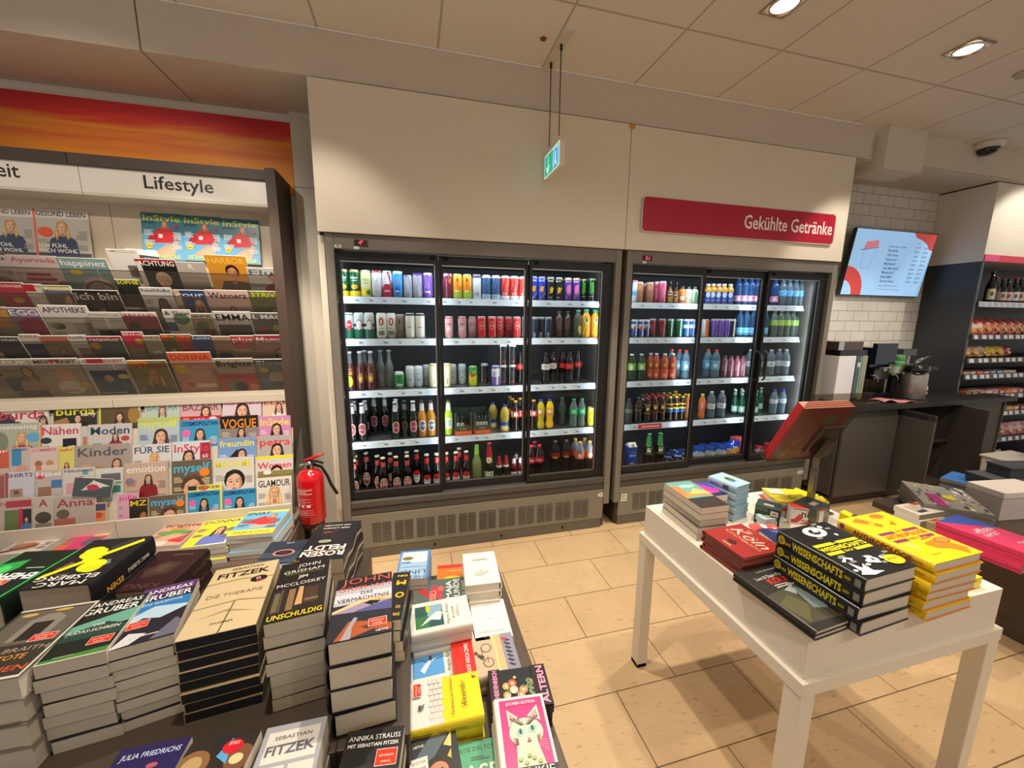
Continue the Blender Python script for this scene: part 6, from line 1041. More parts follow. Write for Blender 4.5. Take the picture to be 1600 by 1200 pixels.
stack('dark paperback with man lying among gold flecks', (628, 1236), (715, 1205), (637, 1150), .55, ZL, 3, 'pb', '23282a', A('2a3032', [('P', [(0, .6), (.6, 1), (1, 1), (.3, .5)], '5a6a72'), ('E', .55, .48, .3, .26, '3a2a22'), ('E', .55, .46, .2, .18, 'c08a6a'), ('E', .55, .36, .16, .1, '4a3224'), ('E', .48, .48, .03, .02, '2a1a14'), ('E', .62, .48, .03, .02, '2a1a14'), ('P', [(.7, .75), (.9, .9), (.86, .7)], 'e8cc7a'), ('P', [(.75, .6), (.85, .68), (.83, .56)], 'd8b45a'), ('R', .0, .5, .36, .68, 'e8e2d6'), ('T', 'LETZTER', .18, .61, .07, '3a3a38', 'c', 0, .28), ('T', 'SOMMER', .18, .54, .07, '3a3a38', 'c', 0, .28), ('T', 'HEYNE', .2, .8, .07, 'e0ddd4')]), size=(.118, .19), anchor='tl')
stack('green book with large cream serif title', (712, 1258), (792, 1240), (698, 1166), .52, ZL, 2, 'hc', '4f9a74', A('55a27c', [('T', 'CHLOE DALTON', .52, .88, .12, '24342c', 'c', .0, .84), ('L', .45, .8, .4, 2, '2f5a48'), ('T', 'HASE', .5, .56, .36, 'f0ead8', 'c', .015, .92), ('T', 'UND ICH', .5, .42, .14, 'f0ead8', 'c', .0, .5)]), size=(.13, .2), anchor='tl')
def cat(c):
    c.R(.0, .0, 1, 1, 'e8e0d4'); c.R(.07, .03, .95, .965, 'd0387a'); c.R(0, 0, 1, .17, '1e2626')
    f = 'd8d0b8'
    c.P([(.22, .62), (.2, .84), (.42, .72)], f); c.P([(.85, .66), (.83, .86), (.6, .73)], f); c.P([(.25, .64), (.235, .8), (.37, .71)], 'b89a90'); c.P([(.81, .68), (.8, .81), (.66, .73)], 'b89a90')
    c.P([(.28, .17), (.32, .42), (.72, .4), (.8, .17)], 'dcd4b0'); c.E(.53, .54, .33, .27, f)
    for k in range(9):
        a = -1 + k * .25; c.P([(.53 + .05 * a, .62), (.53 + .09 * a, .62), (.53 + .3 * a, .72), (.53 + .26 * a, .72)], '4a4236')
    for k in range(6): c.P([(.24, .5 - k * .02), (.36, .47 - k * .012), (.36, .46 - k * .012)], '5a5244'); c.P([(.83, .52 - k * .02), (.72, .48 - k * .012), (.72, .47 - k * .012)], '5a5244')
    for u, v in ((.42, .545), (.66, .57)):
        c.E(u, v, .085, .075, 'f0ecdc'); c.E(u, v, .072, .064, '7ab8a0'); c.E(u, v, .02, .05, '1c1c18')
    c.P([(.53, .46), (.60, .465), (.565, .435)], 'b87a70'); c.P([(.5, .42), (.56, .435), (.63, .425), (.56, .42)], '5a4a40')
    for k in range(5): c.P([(.62, .44 - k * .008), (.9, .42 - k * .03), (.9, .417 - k * .03)], 'f0e8e4')
    for u, v in ((.35, .24), (.45, .2), (.6, .24), (.7, .2), (.52, .27)): c.E(u, v, .04, .03, '8a9a4a'); c.E(u, v, .015, .012, 'e0d88a')
    c.T('JOCHEN GUTSCH', .5, .88, .085, 'f0e8e4', 'c', .01, .6); c.T('FRANKIE', .5, .06, .2, 'f0ece4', 'c', .0, .84); c.T('UND ANDERE KATZEN', .5, .015, .05, 'd8d4cc', 'c', .0, .5)
stack('pink-covered book with tabby cat portrait', (797, 1253), (893, 1236), (773, 1093), .60, ZL, 6, 'hc', '24403a', cat, size=(.128, .2), anchor='tl', page='d0c29c', spinebg='e4dccc')
# ---- right columns, low tier
def flowers(c):
    rr = random.Random(5); c.R(0, 0, 1, 1, '23282a')
    for i in range(34):
        u, v = rr.uniform(.3, .75), rr.uniform(.05, .95); r = rr.uniform(.03, .1); k = rr.choice(['d8604a', 'e08a6a', 'e2c4b4', '5a7a54', 'c84a3a', '7a9468', 'e0a25a'])
        c.E(u * 1.0, v, r, r, k); c.E(u, v, r * .4, r * .4, 'f0d8a8' if k[0] in 'de' else '3a4a3a')
stack('dark floral book with pink title turned sideways', (866, 1101), (849, 1039), (782, 1123), .545, ZL, 3, 'pb', '2a2224', lambda c: (flowers(c), c.R(0, .0, 1, .26, '2a2224'), c.T('ALTERN', .5, .05, .22, 'ec9ab8', 'c', .03, .92), c.R(0, .8, 1, 1, '2a1e22'), c.T('ELKE HEIDENREICH', .5, .86, .14, 'ec9ab8', 'c', .03, .94)), size=(.128, .172), page='6a4038')
def bike(c):
    c.R(0, 0, 1, 1, 'd8b094'); c.R(0, .66, 1, 1, 'e0322c'); c.R(0, .2, 1, .36, 'c8b084'); c.R(0, .30, 1, .33, 'd8cc8a'); c.R(0, 0, 1, .2, '8f8c9a')
    for u in (.3, .68):
        c.E(u, .46, .12, .12, '3a342e'); c.E(u, .46, .1, .1, 'd8b094')
    c.P([(.3, .455), (.45, .455), (.45, .465), (.3, .465)], '3a342e'); c.P([(.3, .46), (.4, .53), (.6, .53), (.68, .46), (.6, .54), (.39, .54)], '3a342e'); c.P([(.38, .55), (.5, .62), (.56, .6), (.46, .5)], '4a443c'); c.E(.58, .63, .05, .04, '5a4a3c')
    for i in range(7): c.P([(.12 + i * .11, .05), (.2 + i * .11, .14), (.17 + i * .11, .16), (.1 + i * .11, .1)], '3a3a44')
    c.P([(.75, .14), (.9, .2), (.86, .1)], 'd8405a'); c.T('DOOF HOCH ZWEI', .5, .74, .12, 'f2e8e2', 'c', .02, .8)
stack('red-topped novel with cyclist drawing', (815, 1044), (797, 985), (742, 1056), .535, ZL, 2, 'hc', 'b8a898', bike, size=(.145, .205))
stack('plain white book with thin upside-down grey title', (785, 935), (737, 942), (797, 986), .535, ZL, 2, 'hc', 'e6e0d4', A('ebe6da', [('T', 'Bernhard Schlink', .52, .93, .075, '5a564e', 'c', .0, .5), ('T', 'Gerechtigkeit', .52, .8, .12, '6a665c', 'c', .0, .7), ('P', [(.4, .5), (.55, .54), (.5, .5)], '9a9488'), ('R', .3, .1, .55, .106, 'b8b2a6')]), size=(.125, .18))
def hedge(c):
    rr = random.Random(2)
    for i in range(40):
        a = rr.uniform(0, 6.28); r = rr.uniform(.05, .28); u, v = .5 + r * math.cos(a), .42 + r * .6 * math.sin(a); c.P([(u, v), (u + .03, v + .012), (u + .028, v + .018)], 'b8b2a4')
stack('white hardback with tiny upside-down drawing, highest at the table corner', (771, 861), (721, 866), (789, 907), .615, ZL, 4, 'hc', 'e6e0d4', A('ece7dc', [('X', hedge), ('L', .25, .26, .5, 2, 'b0aa9c'), ('T', 'SIEBEN', .55, .72, .075, '6a665c', 'c', .0, .3), ('T', 'PERFEKTE', .5, .66, .075, '6a665c', 'c', .0, .4), ('T', 'NOTIZEN', .42, .6, .075, '6a665c', 'c', .0, .35), ('R', .1, .84, .9, .845, '8aa0b8'), ('R', .4, .06, .6, .066, 'a8a294')]), size=(.132, .2), page='d8cfbe')
stack('grey-green novel with red leaves and white sideways title', (733, 938), (728, 892), (640, 947), .555, ZL, 3, 'pb', '55605a', A('5d6a64', [('P', [(.2, .55), (.6, .7), (.8, .62), (.5, .45)], 'c0404a'), ('P', [(.3, .75), (.6, .95), (.66, .85), (.4, .62)], 'b83a44'), ('E', .45, .62, .12, .08, 'd05a5a'), ('E', .7, .8, .1, .06, 'c84a50'), ('E', .25, .5, .1, .06, 'c84a50'), ('E', .6, .5, .1, .09, 'd86a64'), ('T', 'MAJA', .52, .31, .2, 'ece8e2', 'c', .02, .72), ('T', 'LUNDE', .52, .16, .22, 'ece8e2', 'c', .02, .86), ('T', 'FÜR IMMER', .5, .05, .11, 'ece8e2', 'c', .02, .7)] + sticker(.1, .6, .42, .1)), size=(.14, .207))
stack('white hardback with tall bird picture turned sideways', (739, 972), (729, 932), (640, 987), .60, ZL, 4, 'hc', 'e2dcd0', A('ebe5da', [('R', .12, .46, .86, .92, '2f5a54'), ('R', .12, .7, .5, .92, '3f7a4a'), ('P', [(.3, .5), (.86, .46), (.86, .7), (.5, .72)], '8ab0c8'), ('P', [(.2, .84), (.36, .66), (.3, .52), (.55, .46), (.6, .56), (.42, .72)], 'eceae2'), ('E', .75, .7, .14, .06, 'c8c83a'), ('T', 'Martin Walser', .48, .36, .12, '4a463e', 'c', .0, .7), ('T', 'Ironie', .48, .27, .12, '4a463e', 'c', .0, .4), ('L', .3, .22, .4, 2, '9a9486')]), size=(.135, .2), page='e2dccf', spinebg='d8d2c6')
stack('white book with leaping gull on blue picture', (738, 1047), (731, 1012), (636, 1062), .515, ZL, 1, 'hc', 'e2dcd0', A('ebe5da', [('R', .1, .42, .92, .92, '5aa0dc'), ('P', [(.2, .74), (.5, .62), (.62, .5), (.5, .7), (.3, .8)], 'f0f0ec'), ('P', [(.5, .62), (.85, .6), (.6, .66)], '3a3a3a'), ('P', [(.45, .66), (.66, .86), (.52, .7)], '3a3a3a'), ('P', [(.7, .8), (.9, .84), (.92, .9), (.7, .87)], 'c0203a'), ('T', 'Angela Krauß', .48, .33, .12, '4a463e', 'c', .0, .7), ('T', 'mein drittes', .48, .24, .11, '4a463e', 'c', .0, .6), ('T', 'Leben', .48, .16, .11, '4a463e', 'c', .0, .35)]), size=(.13, .195))
def alex(c):
    c.R(0, 0, 1, 1, 'e8e2da'); c.P([(0, 0), (1, 0), (1, .5), (0, .54)], 'f2d41c')
    rr = random.Random(4)
    for i in range(8):
        for j in range(3):
            u, v = i * .125, .5 + j * .06 + (.02 if i % 2 else 0); c.R(u + .005, v, u + .12, v + .052, 'c8a8a0'); c.R(u + .01, v + .004, u + .115, v + .048, 'e4d8d0')
    for i in range(60): u, v = rr.uniform(0, 1), rr.uniform(.7, .98); c.R(u, v, u + .04, v + .002, 'b4aea6')
    c.E(.38, .8, .05, .04, '5a564e'); c.P([(.3, .78), (.44, .74), (.42, .77)], '5a564e'); c.T('Ferdinand von Schirach', .5, .37, .085, '2a2a22', 'c', .0, .82); c.T('Alexander', .5, .2, .17, '1c1c18', 'c', -.004, .6, 0, .35); c.E(.88, .06, .045, .045, '8a6a1c'); c.E(.88, .06, .03, .03, 'f0dca0')
    for e in sticker(.62, .78, .3, .11): {'R': c.R, 'T': c.T}[e[0]](*e[1:])
stack('yellow and white book with brick wall and handwritten title', (757, 1115), (745, 1046), (636, 1138), .575, ZL, 3, 'hc', 'e8cc1e', alex, size=(.13, .205), page='d8cfb8', spine=lambda c, h, t_: (c.text('Alexander', h * .22, t_ * .3, t_ * .6, '2a2a1c', 'c', .0, shear=.3, w=.05), c.text('Ferdinand von Schirach', h * .6, t_ * .3, t_ * .4, '6a5a1c', 'c', .0, w=.07)))
stack('pale blue novel with upside-down capital letters and gold seal', (673, 858), (632, 861), (682, 892), .60, ZL, 4, 'pb', '5a8ac0', A('a8c8e4', [('R', 0, 0, 1, .45, 'dce4e8'), ('R', 0, 0, .08, 1, '5a8fc8'), ('R', .92, 0, 1, 1, '6a9ad0'), ('R', 0, 0, 1, .06, '4a86c4'), ('E', .72, .3, .17, .1, '8a7a54'), ('R', .6, .42, .9, .47, '4a86c4'), ('T', 'HERA', .5, .9, .2, '4a5a8a', 'c', .0, .8), ('T', 'LIND', .5, .72, .28, '3a4a80', 'c', .0, .8), ('L', .1, .6, .8, 1, '6a8ab4')]), size=(.125, .19))
stack('orange paperback with yellow sun, behind the leaf novel', (728, 880), (683, 884), (733, 915), .52, ZL, 2, 'pb', 'e86a2a', A('ee7a2e', [('R', 0, 0, 1, .12, 'd83a34'), ('E', .5, .55, .34, .22, 'f2d02a'), ('L', .2, .22, .6, 1, 'f8d8a8'), ('R', 0, .75, 1, 1, 'c8442a')]), size=(.125, .19))
# ---- riser filler: pale books under the yellow-lettered one are its own stack
# ================================================================== RIGHT TABLE
TX0, TX1, TY0, TY1, TZ = .975, 1.745, .662, 1.397, .79
t = thing('display_table', 'white painted display table with boxed top and straight legs', 'table', ((TX0 + TX1) / 2, (TY0 + TY1) / 2, 0))
def TB_(q, n, bevel=.002): q.v = [(x - (TX0 + TX1) / 2, y - (TY0 + TY1) / 2, z) for x, y, z in q.v]; return q.build(n, t, bevel=bevel)
WH = 'e4dbca'
q = MB(); q.box(TX0, TY0, .66, TX1, TY1, TZ, WH, 'paint'); TB_(q, 'table_top')
q = MB(); q.box(TX0 - .014, TY0 - .014, .618, TX1 + .014, TY1 + .014, .66, WH, 'paint'); TB_(q, 'frame')
for x, y in ((TX0 - .012, TY0 - .012), (TX1 - .038, TY0 - .012), (TX0 - .012, TY1 - .038), (TX1 - .038, TY1 - .038)): q = MB(); q.box(x, y, .0, x + .05, y + .05, .618, WH, 'paint'); q.box(x, y, 0, x + .05, y + .05, .02, 'c8bca8', 'paint'); TB_(q, 'leg')
stack('novel with pink and blue starburst cover, behind the teal-topped pile', (1040, 760), (1075, 783), (1086, 753), .905, TZ, 4, 'pb', '5a3a7a', A('3a4ab0', [('P', [(0, .7), (.6, 1), (1, .8), (.5, .5)], 'c83a9a'), ('P', [(.2, .3), (.5, .6), (.9, .4), (.6, .1)], '5a3ac8'), ('P', [(0, 0), (.4, .3), (.2, .5), (0, .4)], 'e07aa0'), ('P', [(.4, .4), (.9, .9), (.6, .5)], '4a9ae8'), ('R', .8, 0, 1, 1, '2a2450')]), size=(.125, .2), spinebg='cfc4b4')
stack('thick novel with teal sky, gold field and dark foot', (1096, 794), (1171, 785), (1059, 772), .92, TZ, 5, 'pb', '5a5248', A('6aa8a4', [('R', 0, 0, 1, .35, '3a3028'), ('P', [(0, .35), (.5, .42), (1, .35), (1, .6), (0, .6)], 'b8944a'), ('P', [(.0, .4), (.25, .5), (.3, .8), (0, .9)], 'd8824a'), ('P', [(.3, .5), (.7, .7), (1, .55), (1, .45)], 'd8c070'), ('E', .6, .8, .3, .12, 'a8ccc0')]), size=(.122, .222), rot=.05, jit=.006, spinebg='d5cab8')
def gamebox(bg, art): return A(bg, art)
stack('pale blue quiz card box', (1152, 761), (1184, 751), (1129, 745), .94, TZ, 5, 'hc', '8ab0c4', A('a8d0e0', [('E', .5, .5, .3, .22, 'e8d04a'), ('P', [(.3, .4), (.7, .45), (.6, .7), (.4, .65)], '2a5a4a'), ('R', .35, .3, .65, .5, '3a7ab0'), ('E', .85, .15, .08, .06, 'd89a94')]), size=(.09, .125), page='9cb8c8', spinebg='9cbccc', names=('card_box', 'box_lid', 'box_tray'), cat='box', spine=lambda c, h, t_: (c.rect(h * .55, t_ * .2, h * .75, t_ * .7, '3a4a3a'), c.rect(h * .1, t_ * .3, h * .4, t_ * .5, '4a7aa0')), jit=.003)
stack('square dark red cookbook with cream script title', (1099, 829), (1160, 871), (1172, 819), .862, TZ, 5, 'hc', '8a2422', lambda c: (c.R(0, 0, 1, 1, '9a2a26'), c.T('Das', .34, .84, .1, 'e8c89a', 'c', 0, .14), c.T('Köln', .5, .58, .36, 'f0dcb8', 'c', -.006, .8, 0, .3), c.T('KOCHBUCH', .5, .46, .12, 'd8a878', 'c', 0, .8), c.P([(.4, .28), (.5, .34), (.58, .28), (.6, .2), (.5, .16), (.4, .2)], '4a1a18'), c.R(.4, .1, .6, .12, 'e0c8b0')), size=(.168, .172), page='8a7a6a')
stack('dark photo book of a moody statue with red city name', (1277, 986), (1355, 958), (1164, 891), .823, TZ, 2, 'hc', '24211f', lambda c: (c.R(0, 0, 1, 1, '2c2926'), c.P([(0, .1), (1, .05), (1, .5), (.6, .6), (0, .55)], '4a4438'), c.P([(.1, .1), (.4, .3), (.3, .5), (0, .4)], '5a5a3c'), c.P([(.4, .25), (.5, .5), (.58, .58), (.62, .5), (.7, .3), (.6, .2)], '7a8a8c'), c.P([(.45, .46), (.36, .56), (.52, .6), (.56, .54)], '9aa8a8'), c.E(.55, .62, .05, .05, 'a8b4b0'), c.T('Lost & Dark Places', .45, .78, .09, 'd8d4cc', 'c', 0, .6), c.T('KÖLN', .5, .68, .15, 'e0382a', 'c', .02, .42), c.LN(.3, .64, .4, 2, 'b8b0a4'), c.R(.3, .9, .7, .905, 'c8c4bc'), c.R(.62, .04, .9, .09, 'c8c4bc'), c.R(.63, .046, .89, .084, '3a3632')), size=None)
def wiss(c):
    w = 'ecebe6'; y = 'f0e02a'; g = '8a8a86'
    c.R(0, 0, 1, 1, '1c1c1b'); c.E(.5, .84, .2, .13, w); c.E(.5, .84, .1, .07, '1c1c1b'); c.P([(.45, .84), (.6, .88), (.56, .82)], w)
    rr = random.Random(6)
    for i in range(22):
        u, v = rr.uniform(.04, .9), rr.choice([rr.uniform(.66, .97), rr.uniform(.08, .36)])
        if rr.random() < .5: c.R(u, v, u + .1, v + .035, g)
        else: c.E(u, v, rr.uniform(.02, .05), rr.uniform(.02, .04), w)
    c.R(.06, .56, .42, .61, y); c.R(.52, .56, .94, .61, y); c.T('DAS', .47, .57, .05, y, 'c', .02); c.T('WISSENSCHAFTS', .5, .47, .12, y, 'c', .03, .9); c.R(.06, .40, .36, .45, y); c.R(.6, .40, .94, .45, y); c.T('BUCH', .48, .41, .06, y, 'c', .02)
    c.P([(.02, .06), (.1, .1), (.12, .26), (.2, .14), (.3, .2), (.28, .08), (.42, .04), (.2, .02)], w); c.P([(.06, .28), (.2, .34), (.3, .3), (.24, .26), (.2, .31), (.1, .26)], w)
    for i in range(7): c.E(.55 + .05 * math.cos(i), .22 + .05 * math.sin(i), .035, .03, w)
    c.E(.84, .15, .15, .1, y); c.T('BIG IDEAS', .84, .15, .06, '2a2a1c', 'c', .01, .18)
wsp = lambda c, h, t_: (c.ell(h * .07, t_ * .5, t_ * .26, t_ * .34, 'd8c828'), c.ell(h * .07, t_ * .5, t_ * .2, t_ * .26, '9a8f1c'), c.text('DAS', h * .145, t_ * .3, t_ * .3, 'e0d028', 'c', .02), c.text('WISSENSCHAFTS', h * .5, t_ * .22, t_ * .75, 'e6d62a', 'c', .03, w=h * .58), c.text('BUCH', h * .84, t_ * .35, t_ * .3, 'e0d028', 'c', .02, w=h * .06), c.rect(h * .91, t_ * .25, h * .97, t_ * .75, '8a8a84'))
stack('thick black and yellow reference hardback with white drawings', (1355, 905), (1447, 880), (1237, 822), .955, TZ, 4, 'hc', '1b1b1a', wiss, size=(.198, .238), spine=wsp, page='c9c0b2')
def anth(c):
    o = 'ee7a1e'
    c.R(0, 0, 1, 1, 'f2d21c'); c.P([(.1, .9), (.3, .96), (.5, .74), (.4, .7)], o); c.E(.7, .92, .14, .07, o); c.E(.35, .8, .05, .04, 'f2d21c'); c.P([(.6, .72), (.8, .8), (.7, .68)], o)
    c.R(.08, .55, .4, .6, '8a3a6a'); c.R(.58, .55, .92, .6, '8a3a6a'); c.T('DAS', .49, .56, .06, 'c8502a', 'c', .02); c.T('ANTHROPOLOGIE', .5, .465, .12, 'c8562a', 'c', .03, .86); c.R(.08, .39, .36, .44, '8a3a6a'); c.R(.62, .39, .92, .44, '8a3a6a'); c.T('BUCH', .49, .4, .06, 'c8502a', 'c', .02)
    c.P([(.45, .3), (.7, .34), (.86, .25), (.95, .12), (.8, .02), (.7, .14), (.5, .2)], 'f0861e'); c.E(.2, .3, .1, .08, 'f8e05a'); c.E(.84, .3, .14, .07, 'a8402a'); c.E(.84, .3, .12, .058, 'd8903a'); c.P([(.5, .36), (.7, .42), (.8, .37)], o); c.R(.2, .12, .4, .13, 'd8a01c')
asp = lambda c, h, t_: (c.ell(h * .06, t_ * .5, t_ * .26, t_ * .34, '8a3a6a'), c.text('ANTHROPOLOGIE', h * .5, t_ * .2, t_ * .75, '8a2f4a', 'c', .03, w=h * .62), c.text('BUCH', h * .86, t_ * .35, t_ * .3, '8a2f4a', 'c', .02))
stack('thick yellow reference hardback with orange figures', (1463, 881), (1538, 862), (1330, 806), .965, TZ, 6, 'hc', 'efc81e', anth, size=(.2, .24), spine=asp, page='c9c0b2', back='d8842a', jit=.006, rot=.03)
stack('thin navy book with pale swirls, behind the red cookbooks', (1184, 826), (1208, 845), (1248, 833), .815, TZ, 1, 'hc', '1f2a54', A('232f5e', [('E', .3, .5, .16, .14, '3a4a7c'), ('P', [(.1, .2), (.3, .35), (.25, .5), (.12, .4)], '5a6aa0'), ('T', 'KÖLN', .62, .5, .16, 'c8d0e4', 'c', .01), ('L', .4, .3, .4, 2, '8a98c0'), ('P', [(.6, .1), (.9, .2), (.8, .3)], '4a5a90')]), size=(.13, .16))
def gbox(lab, px, z0, h, w, d, yaw, top, front, art, zp=None, sh=0):
    p = onZ(*px, z0 if zp is None else zp); p = (p[0] - sh * math.cos(yaw), p[1] - sh * math.sin(yaw)); t = thing('game_box', lab, 'box', (p[0], p[1], z0 + .0004), yaw, None)
    q = MB(); q.box(0, 0, 0, w, d, h * .98, front, 'print'); q.flat((0, 0, 0), (1, 0, 0), (0, 0, 1)); art(q, w, h); q.build('carton', t)
    q = MB(); q.box(-.0005, -.0005, h * .98, w + .0005, d + .0005, h, top, 'print'); q.flat((0, 0, h), (1, 0, 0), (0, 1, 0)); q.rect(w * .3, d * .3, w * .7, d * .55, 'b8a49a' if top[0] in '23' else top); q.build('lid', t)
    return t
dg = lambda q, w, h: (q.rect(w * .05, h * .5, w * .5, h * .9, '4a6a4a'), q.rect(w * .62, h * .2, w * .92, h * .75, 'dcd8d0'), q.rect(w * .68, h * .4, w * .86, h * .55, 'b83a44'))
gbox('lower of two dark green game boxes beside the red box', (1220, 799), TZ, .036, .085, .075, -.95, '2a3a34', '26352e', dg, .863, .085)
gbox('upper of two dark green game boxes beside the red box', (1220, 799), TZ + .0365, .036, .085, .075, -.95, '34443c', '26352e', dg, .863, .085)
rg = lambda q, w, h: (q.rect(w * .03, h * .06, w * .97, h * .94, 'dcd4d0'), q.text('nie', w * .55, h * .5, .038, '3a2a28', 'c', .02), q.text('wieder', w * .6, h * .22, .02, '6a2a28', 'c', .01), q.lines(w * .08, h * .86, w * .7, 1, .004, '7a6a68'), q.poly([(w * .1, h * .2), (w * .3, h * .65), (w * .42, h * .45), (w * .26, h * .12)], 'c0302a'), q.poly([(w * .3, h * .1), (w * .7, h * .34), (w * .95, h * .3), (w * .8, h * .1)], 'a82a26'), q.rect(w * .06, h * .1, w * .22, h * .3, 'c0302a'))
gbox('red and white upright game box at the foot of the brochure stand', (1232, 818), TZ, .075, .11, .034, -.62, 'e2391f', 'd8d0cc', rg)
for i in range(3):
    gbox(('lowest', 'middle', 'topmost')[i] + ' dark green box of the pile behind the stand pole', (1277, 798), TZ + .027 * i, .0265, .105, .085, .25, '2c332c', ('4a3a2e', '5a5236', '4a523c')[i], lambda q, w, h: q.rect(w * .05, h * .2, w * .9, h * .6, '6a5a3c'), .87)
# yellow leaflet fans and little booklets
def leaflet(lab, BL, BR_, TL, z, bg, ex, name='leaflet', lift=.012, th=.006):
    a, b, c = onZ(*BL, z), onZ(*BR_, z), onZ(*TL, z); w = math.hypot(b[0] - a[0], b[1] - a[1]); h = math.hypot(c[0] - a[0], c[1] - a[1]); ang = math.atan2(b[1] - a[1], b[0] - a[0])
    q = MB(); n = 8; vs = []   # slightly curled sheet pile
    for i in range(n + 1):
        u = i / n; zz = z - TZ - lift * math.sin(PI * u) * .3
        for y in (0, h): vs += [(u * w, y, zz), (u * w, y, zz - th)]
    fs = []
    for i in range(n): o = 4 * i; fs += [(o, o + 4, o + 6, o + 2), (o + 1, o + 3, o + 7, o + 5), (o, o + 1, o + 5, o + 4), (o + 2, o + 6, o + 7, o + 3)]
    fs += [(0, 2, 3, 1), (4 * n, 4 * n + 1, 4 * n + 3, 4 * n + 2)]
    q.add(vs, fs, bg, 'print'); q.box(.004, .004, .0005, w - .004, h - .004, z - TZ - th - lift * .3, 'e8e0cc', 'pages')
    q.flat((0, 0, z - TZ + .0004), (1, 0, 0), (0, 1, 0)); paint(q, w, h, bg, None, None, None, ex, lines=None)
    return tag(q.build(name, loc=(a[0], a[1], TZ), rotz=ang), lab, 'leaflet')
YE = 'f2dc1a'
leaflet('yellow leaflet pile with line drawing, left of the stand pole', (1190, 762), (1216, 783), (1229, 757), .862, YE, [('R', .05, .05, .45, .5, 'e8e2d4'), ('E', .6, .6, .14, .12, 'c8b41c'), ('E', .6, .6, .1, .08, YE)])
leaflet('second yellow leaflet pile, just left of the stand pole', (1218, 778), (1254, 790), (1262, 768), .842, YE, [('R', .1, .05, .8, .35, 'e8e2d4')])
leaflet('yellow leaflet with orange corner, right of the stand pole', (1277, 783), (1296, 785), (1282, 776), .845, YE, [('R', .8, .0, 1, .3, 'e89a2a')])
leaflet('red and white folded leaflet beneath the yellow pile', (1186, 772), (1214, 795), (1226, 783), .83, 'd8493c', [('E', .5, .6, .4, .2, 'e8dcd4'), ('R', 0, .9, 1, 1, 'e4dcd4')])
leaflet('coral leaflet with white oval behind the cookbooks', (1170, 818), (1180, 827), (1200, 812), .815, 'e05a54', [('E', .45, .45, .36, .28, 'f0ece4'), ('R', .6, .7, .95, .85, 'f0b0a0')], th=.01)
leaflet('pale card box with green print between quiz boxes and green boxes', (1181, 803), (1196, 812), (1200, 795), .83, 'b0c4cc', [('R', .2, .3, .7, .6, 'd0d86a'), ('R', .1, .7, .9, .9, '6a8ab0')], th=.02)
leaflet('tall yellow leaflet standing out behind the yellow hardbacks', (1312, 800), (1345, 812), (1318, 796), .93, YE, [('E', .6, .5, .12, .2, '5a4a1a')], th=.03)
p = onZ(1525, 921, TZ); q = MB(); q.box(0, 0, 0, .07, .1, .033, 'f0dc14', 'print'); q.flat((0, 0, 0), (1, 0, 0), (0, 0, 1)); q.rect(.0, .016, .07, .018, 'd8c41a')
q.v = [(x - .04, y, z) for x, y, z in q.v]; tag(q.build('yellow_box', loc=(p[0], p[1] + .005, TZ + .0004)), 'small yellow box behind the yellow hardbacks at the table edge', 'box')
# brochure stand: pole with clear tilted tray
t = thing('brochure_stand', 'pole stand with clear tilted tray holding red booklets', 'stand', (1.65, 1.2, TZ))
q = MB(); q.box(-.06, -.06, 0, .06, .06, .006, '6a635b', 'metal'); q.build('foot', t)
q = MB(); q.box(-.011, -.010, .006, .011, .010, .185, '8a8278', 'metal'); q.box(-.009, -.008, .185, .009, .008, .245, '968e84', 'metal'); q.box(-.0125, -.0115, .18, .0125, .0115, .187, '7a7268', 'metal'); q.build('pole', t)
# tray frame solved from four image corners on a tilted plane
Bl, Br_ = np.array((1.412, 1.225, 1.022)), np.array((1.69, 1.21, 1.022))
U = Vector(Br_ - Bl).normalized(); V = Vector((0, -.16, .315)); V = (V - U * V.dot(U)).normalized(); hh = .352; Wn = U.cross(V)   # Wn points out of the back of the tray
w = float(np.linalg.norm(Br_ - Bl)); O = Vector(Bl) - Vector((1.65, 1.2, TZ))
def slabP(q, u0, v0, u1, v1, d0, d1, c, m):
    P = lambda u, v, d: O + U * u + V * v + Wn * d
    q.hexa([P(u0, v0, d0), P(u1, v0, d0), P(u1, v1, d0), P(u0, v1, d0)], [P(u0, v0, d1), P(u1, v0, d1), P(u1, v1, d1), P(u0, v1, d1)], c, m)
q = MB(); slabP(q, 0, 0, w, hh, 0, .003, 'd2cdc6', 'acrylic'); slabP(q, 0, -.003, w, .0, -.05, .003, 'd2cdc6', 'acrylic'); slabP(q, 0, 0, w, .05, -.05, -.047, 'd2cdc6', 'acrylic'); q.build('clear_tray', t)
q = MB(); P = lambda u, v, d: O + U * u + V * v + Wn * d
n = 24; cu, cv, rr_ = .236, .062, .044
vs = [P(cu + rr_ * math.cos(2 * PI * i / n), cv + rr_ * math.sin(2 * PI * i / n), d) for d in (.004, .02) for i in range(n)]
q.add(vs, [tuple(range(n)), tuple(range(n, 2 * n))] + [(i, (i + 1) % n, n + (i + 1) % n, n + i) for i in range(n)], '8d867e', 'smoke')
slabP(q, .150, .05, .154, .185, .004, .012, '4a443e', 'gloss'); slabP(q, .150, .185, .262, .189, .004, .012, '4a443e', 'gloss'); slabP(q, .19, .035, .225, .13, .012, .026, '6a645c', 'smoke'); q.build('swivel_bracket', t)
e0 = P(cu - .0, cv - rr_, .012); q = MB(); q.tube([(0, 0, .235), (e0.x * .5, e0.y * .5, .24 + (e0.z - .24) * .5), tuple(e0)], .008, '7a7268', 'metal'); q.build('joint', t)
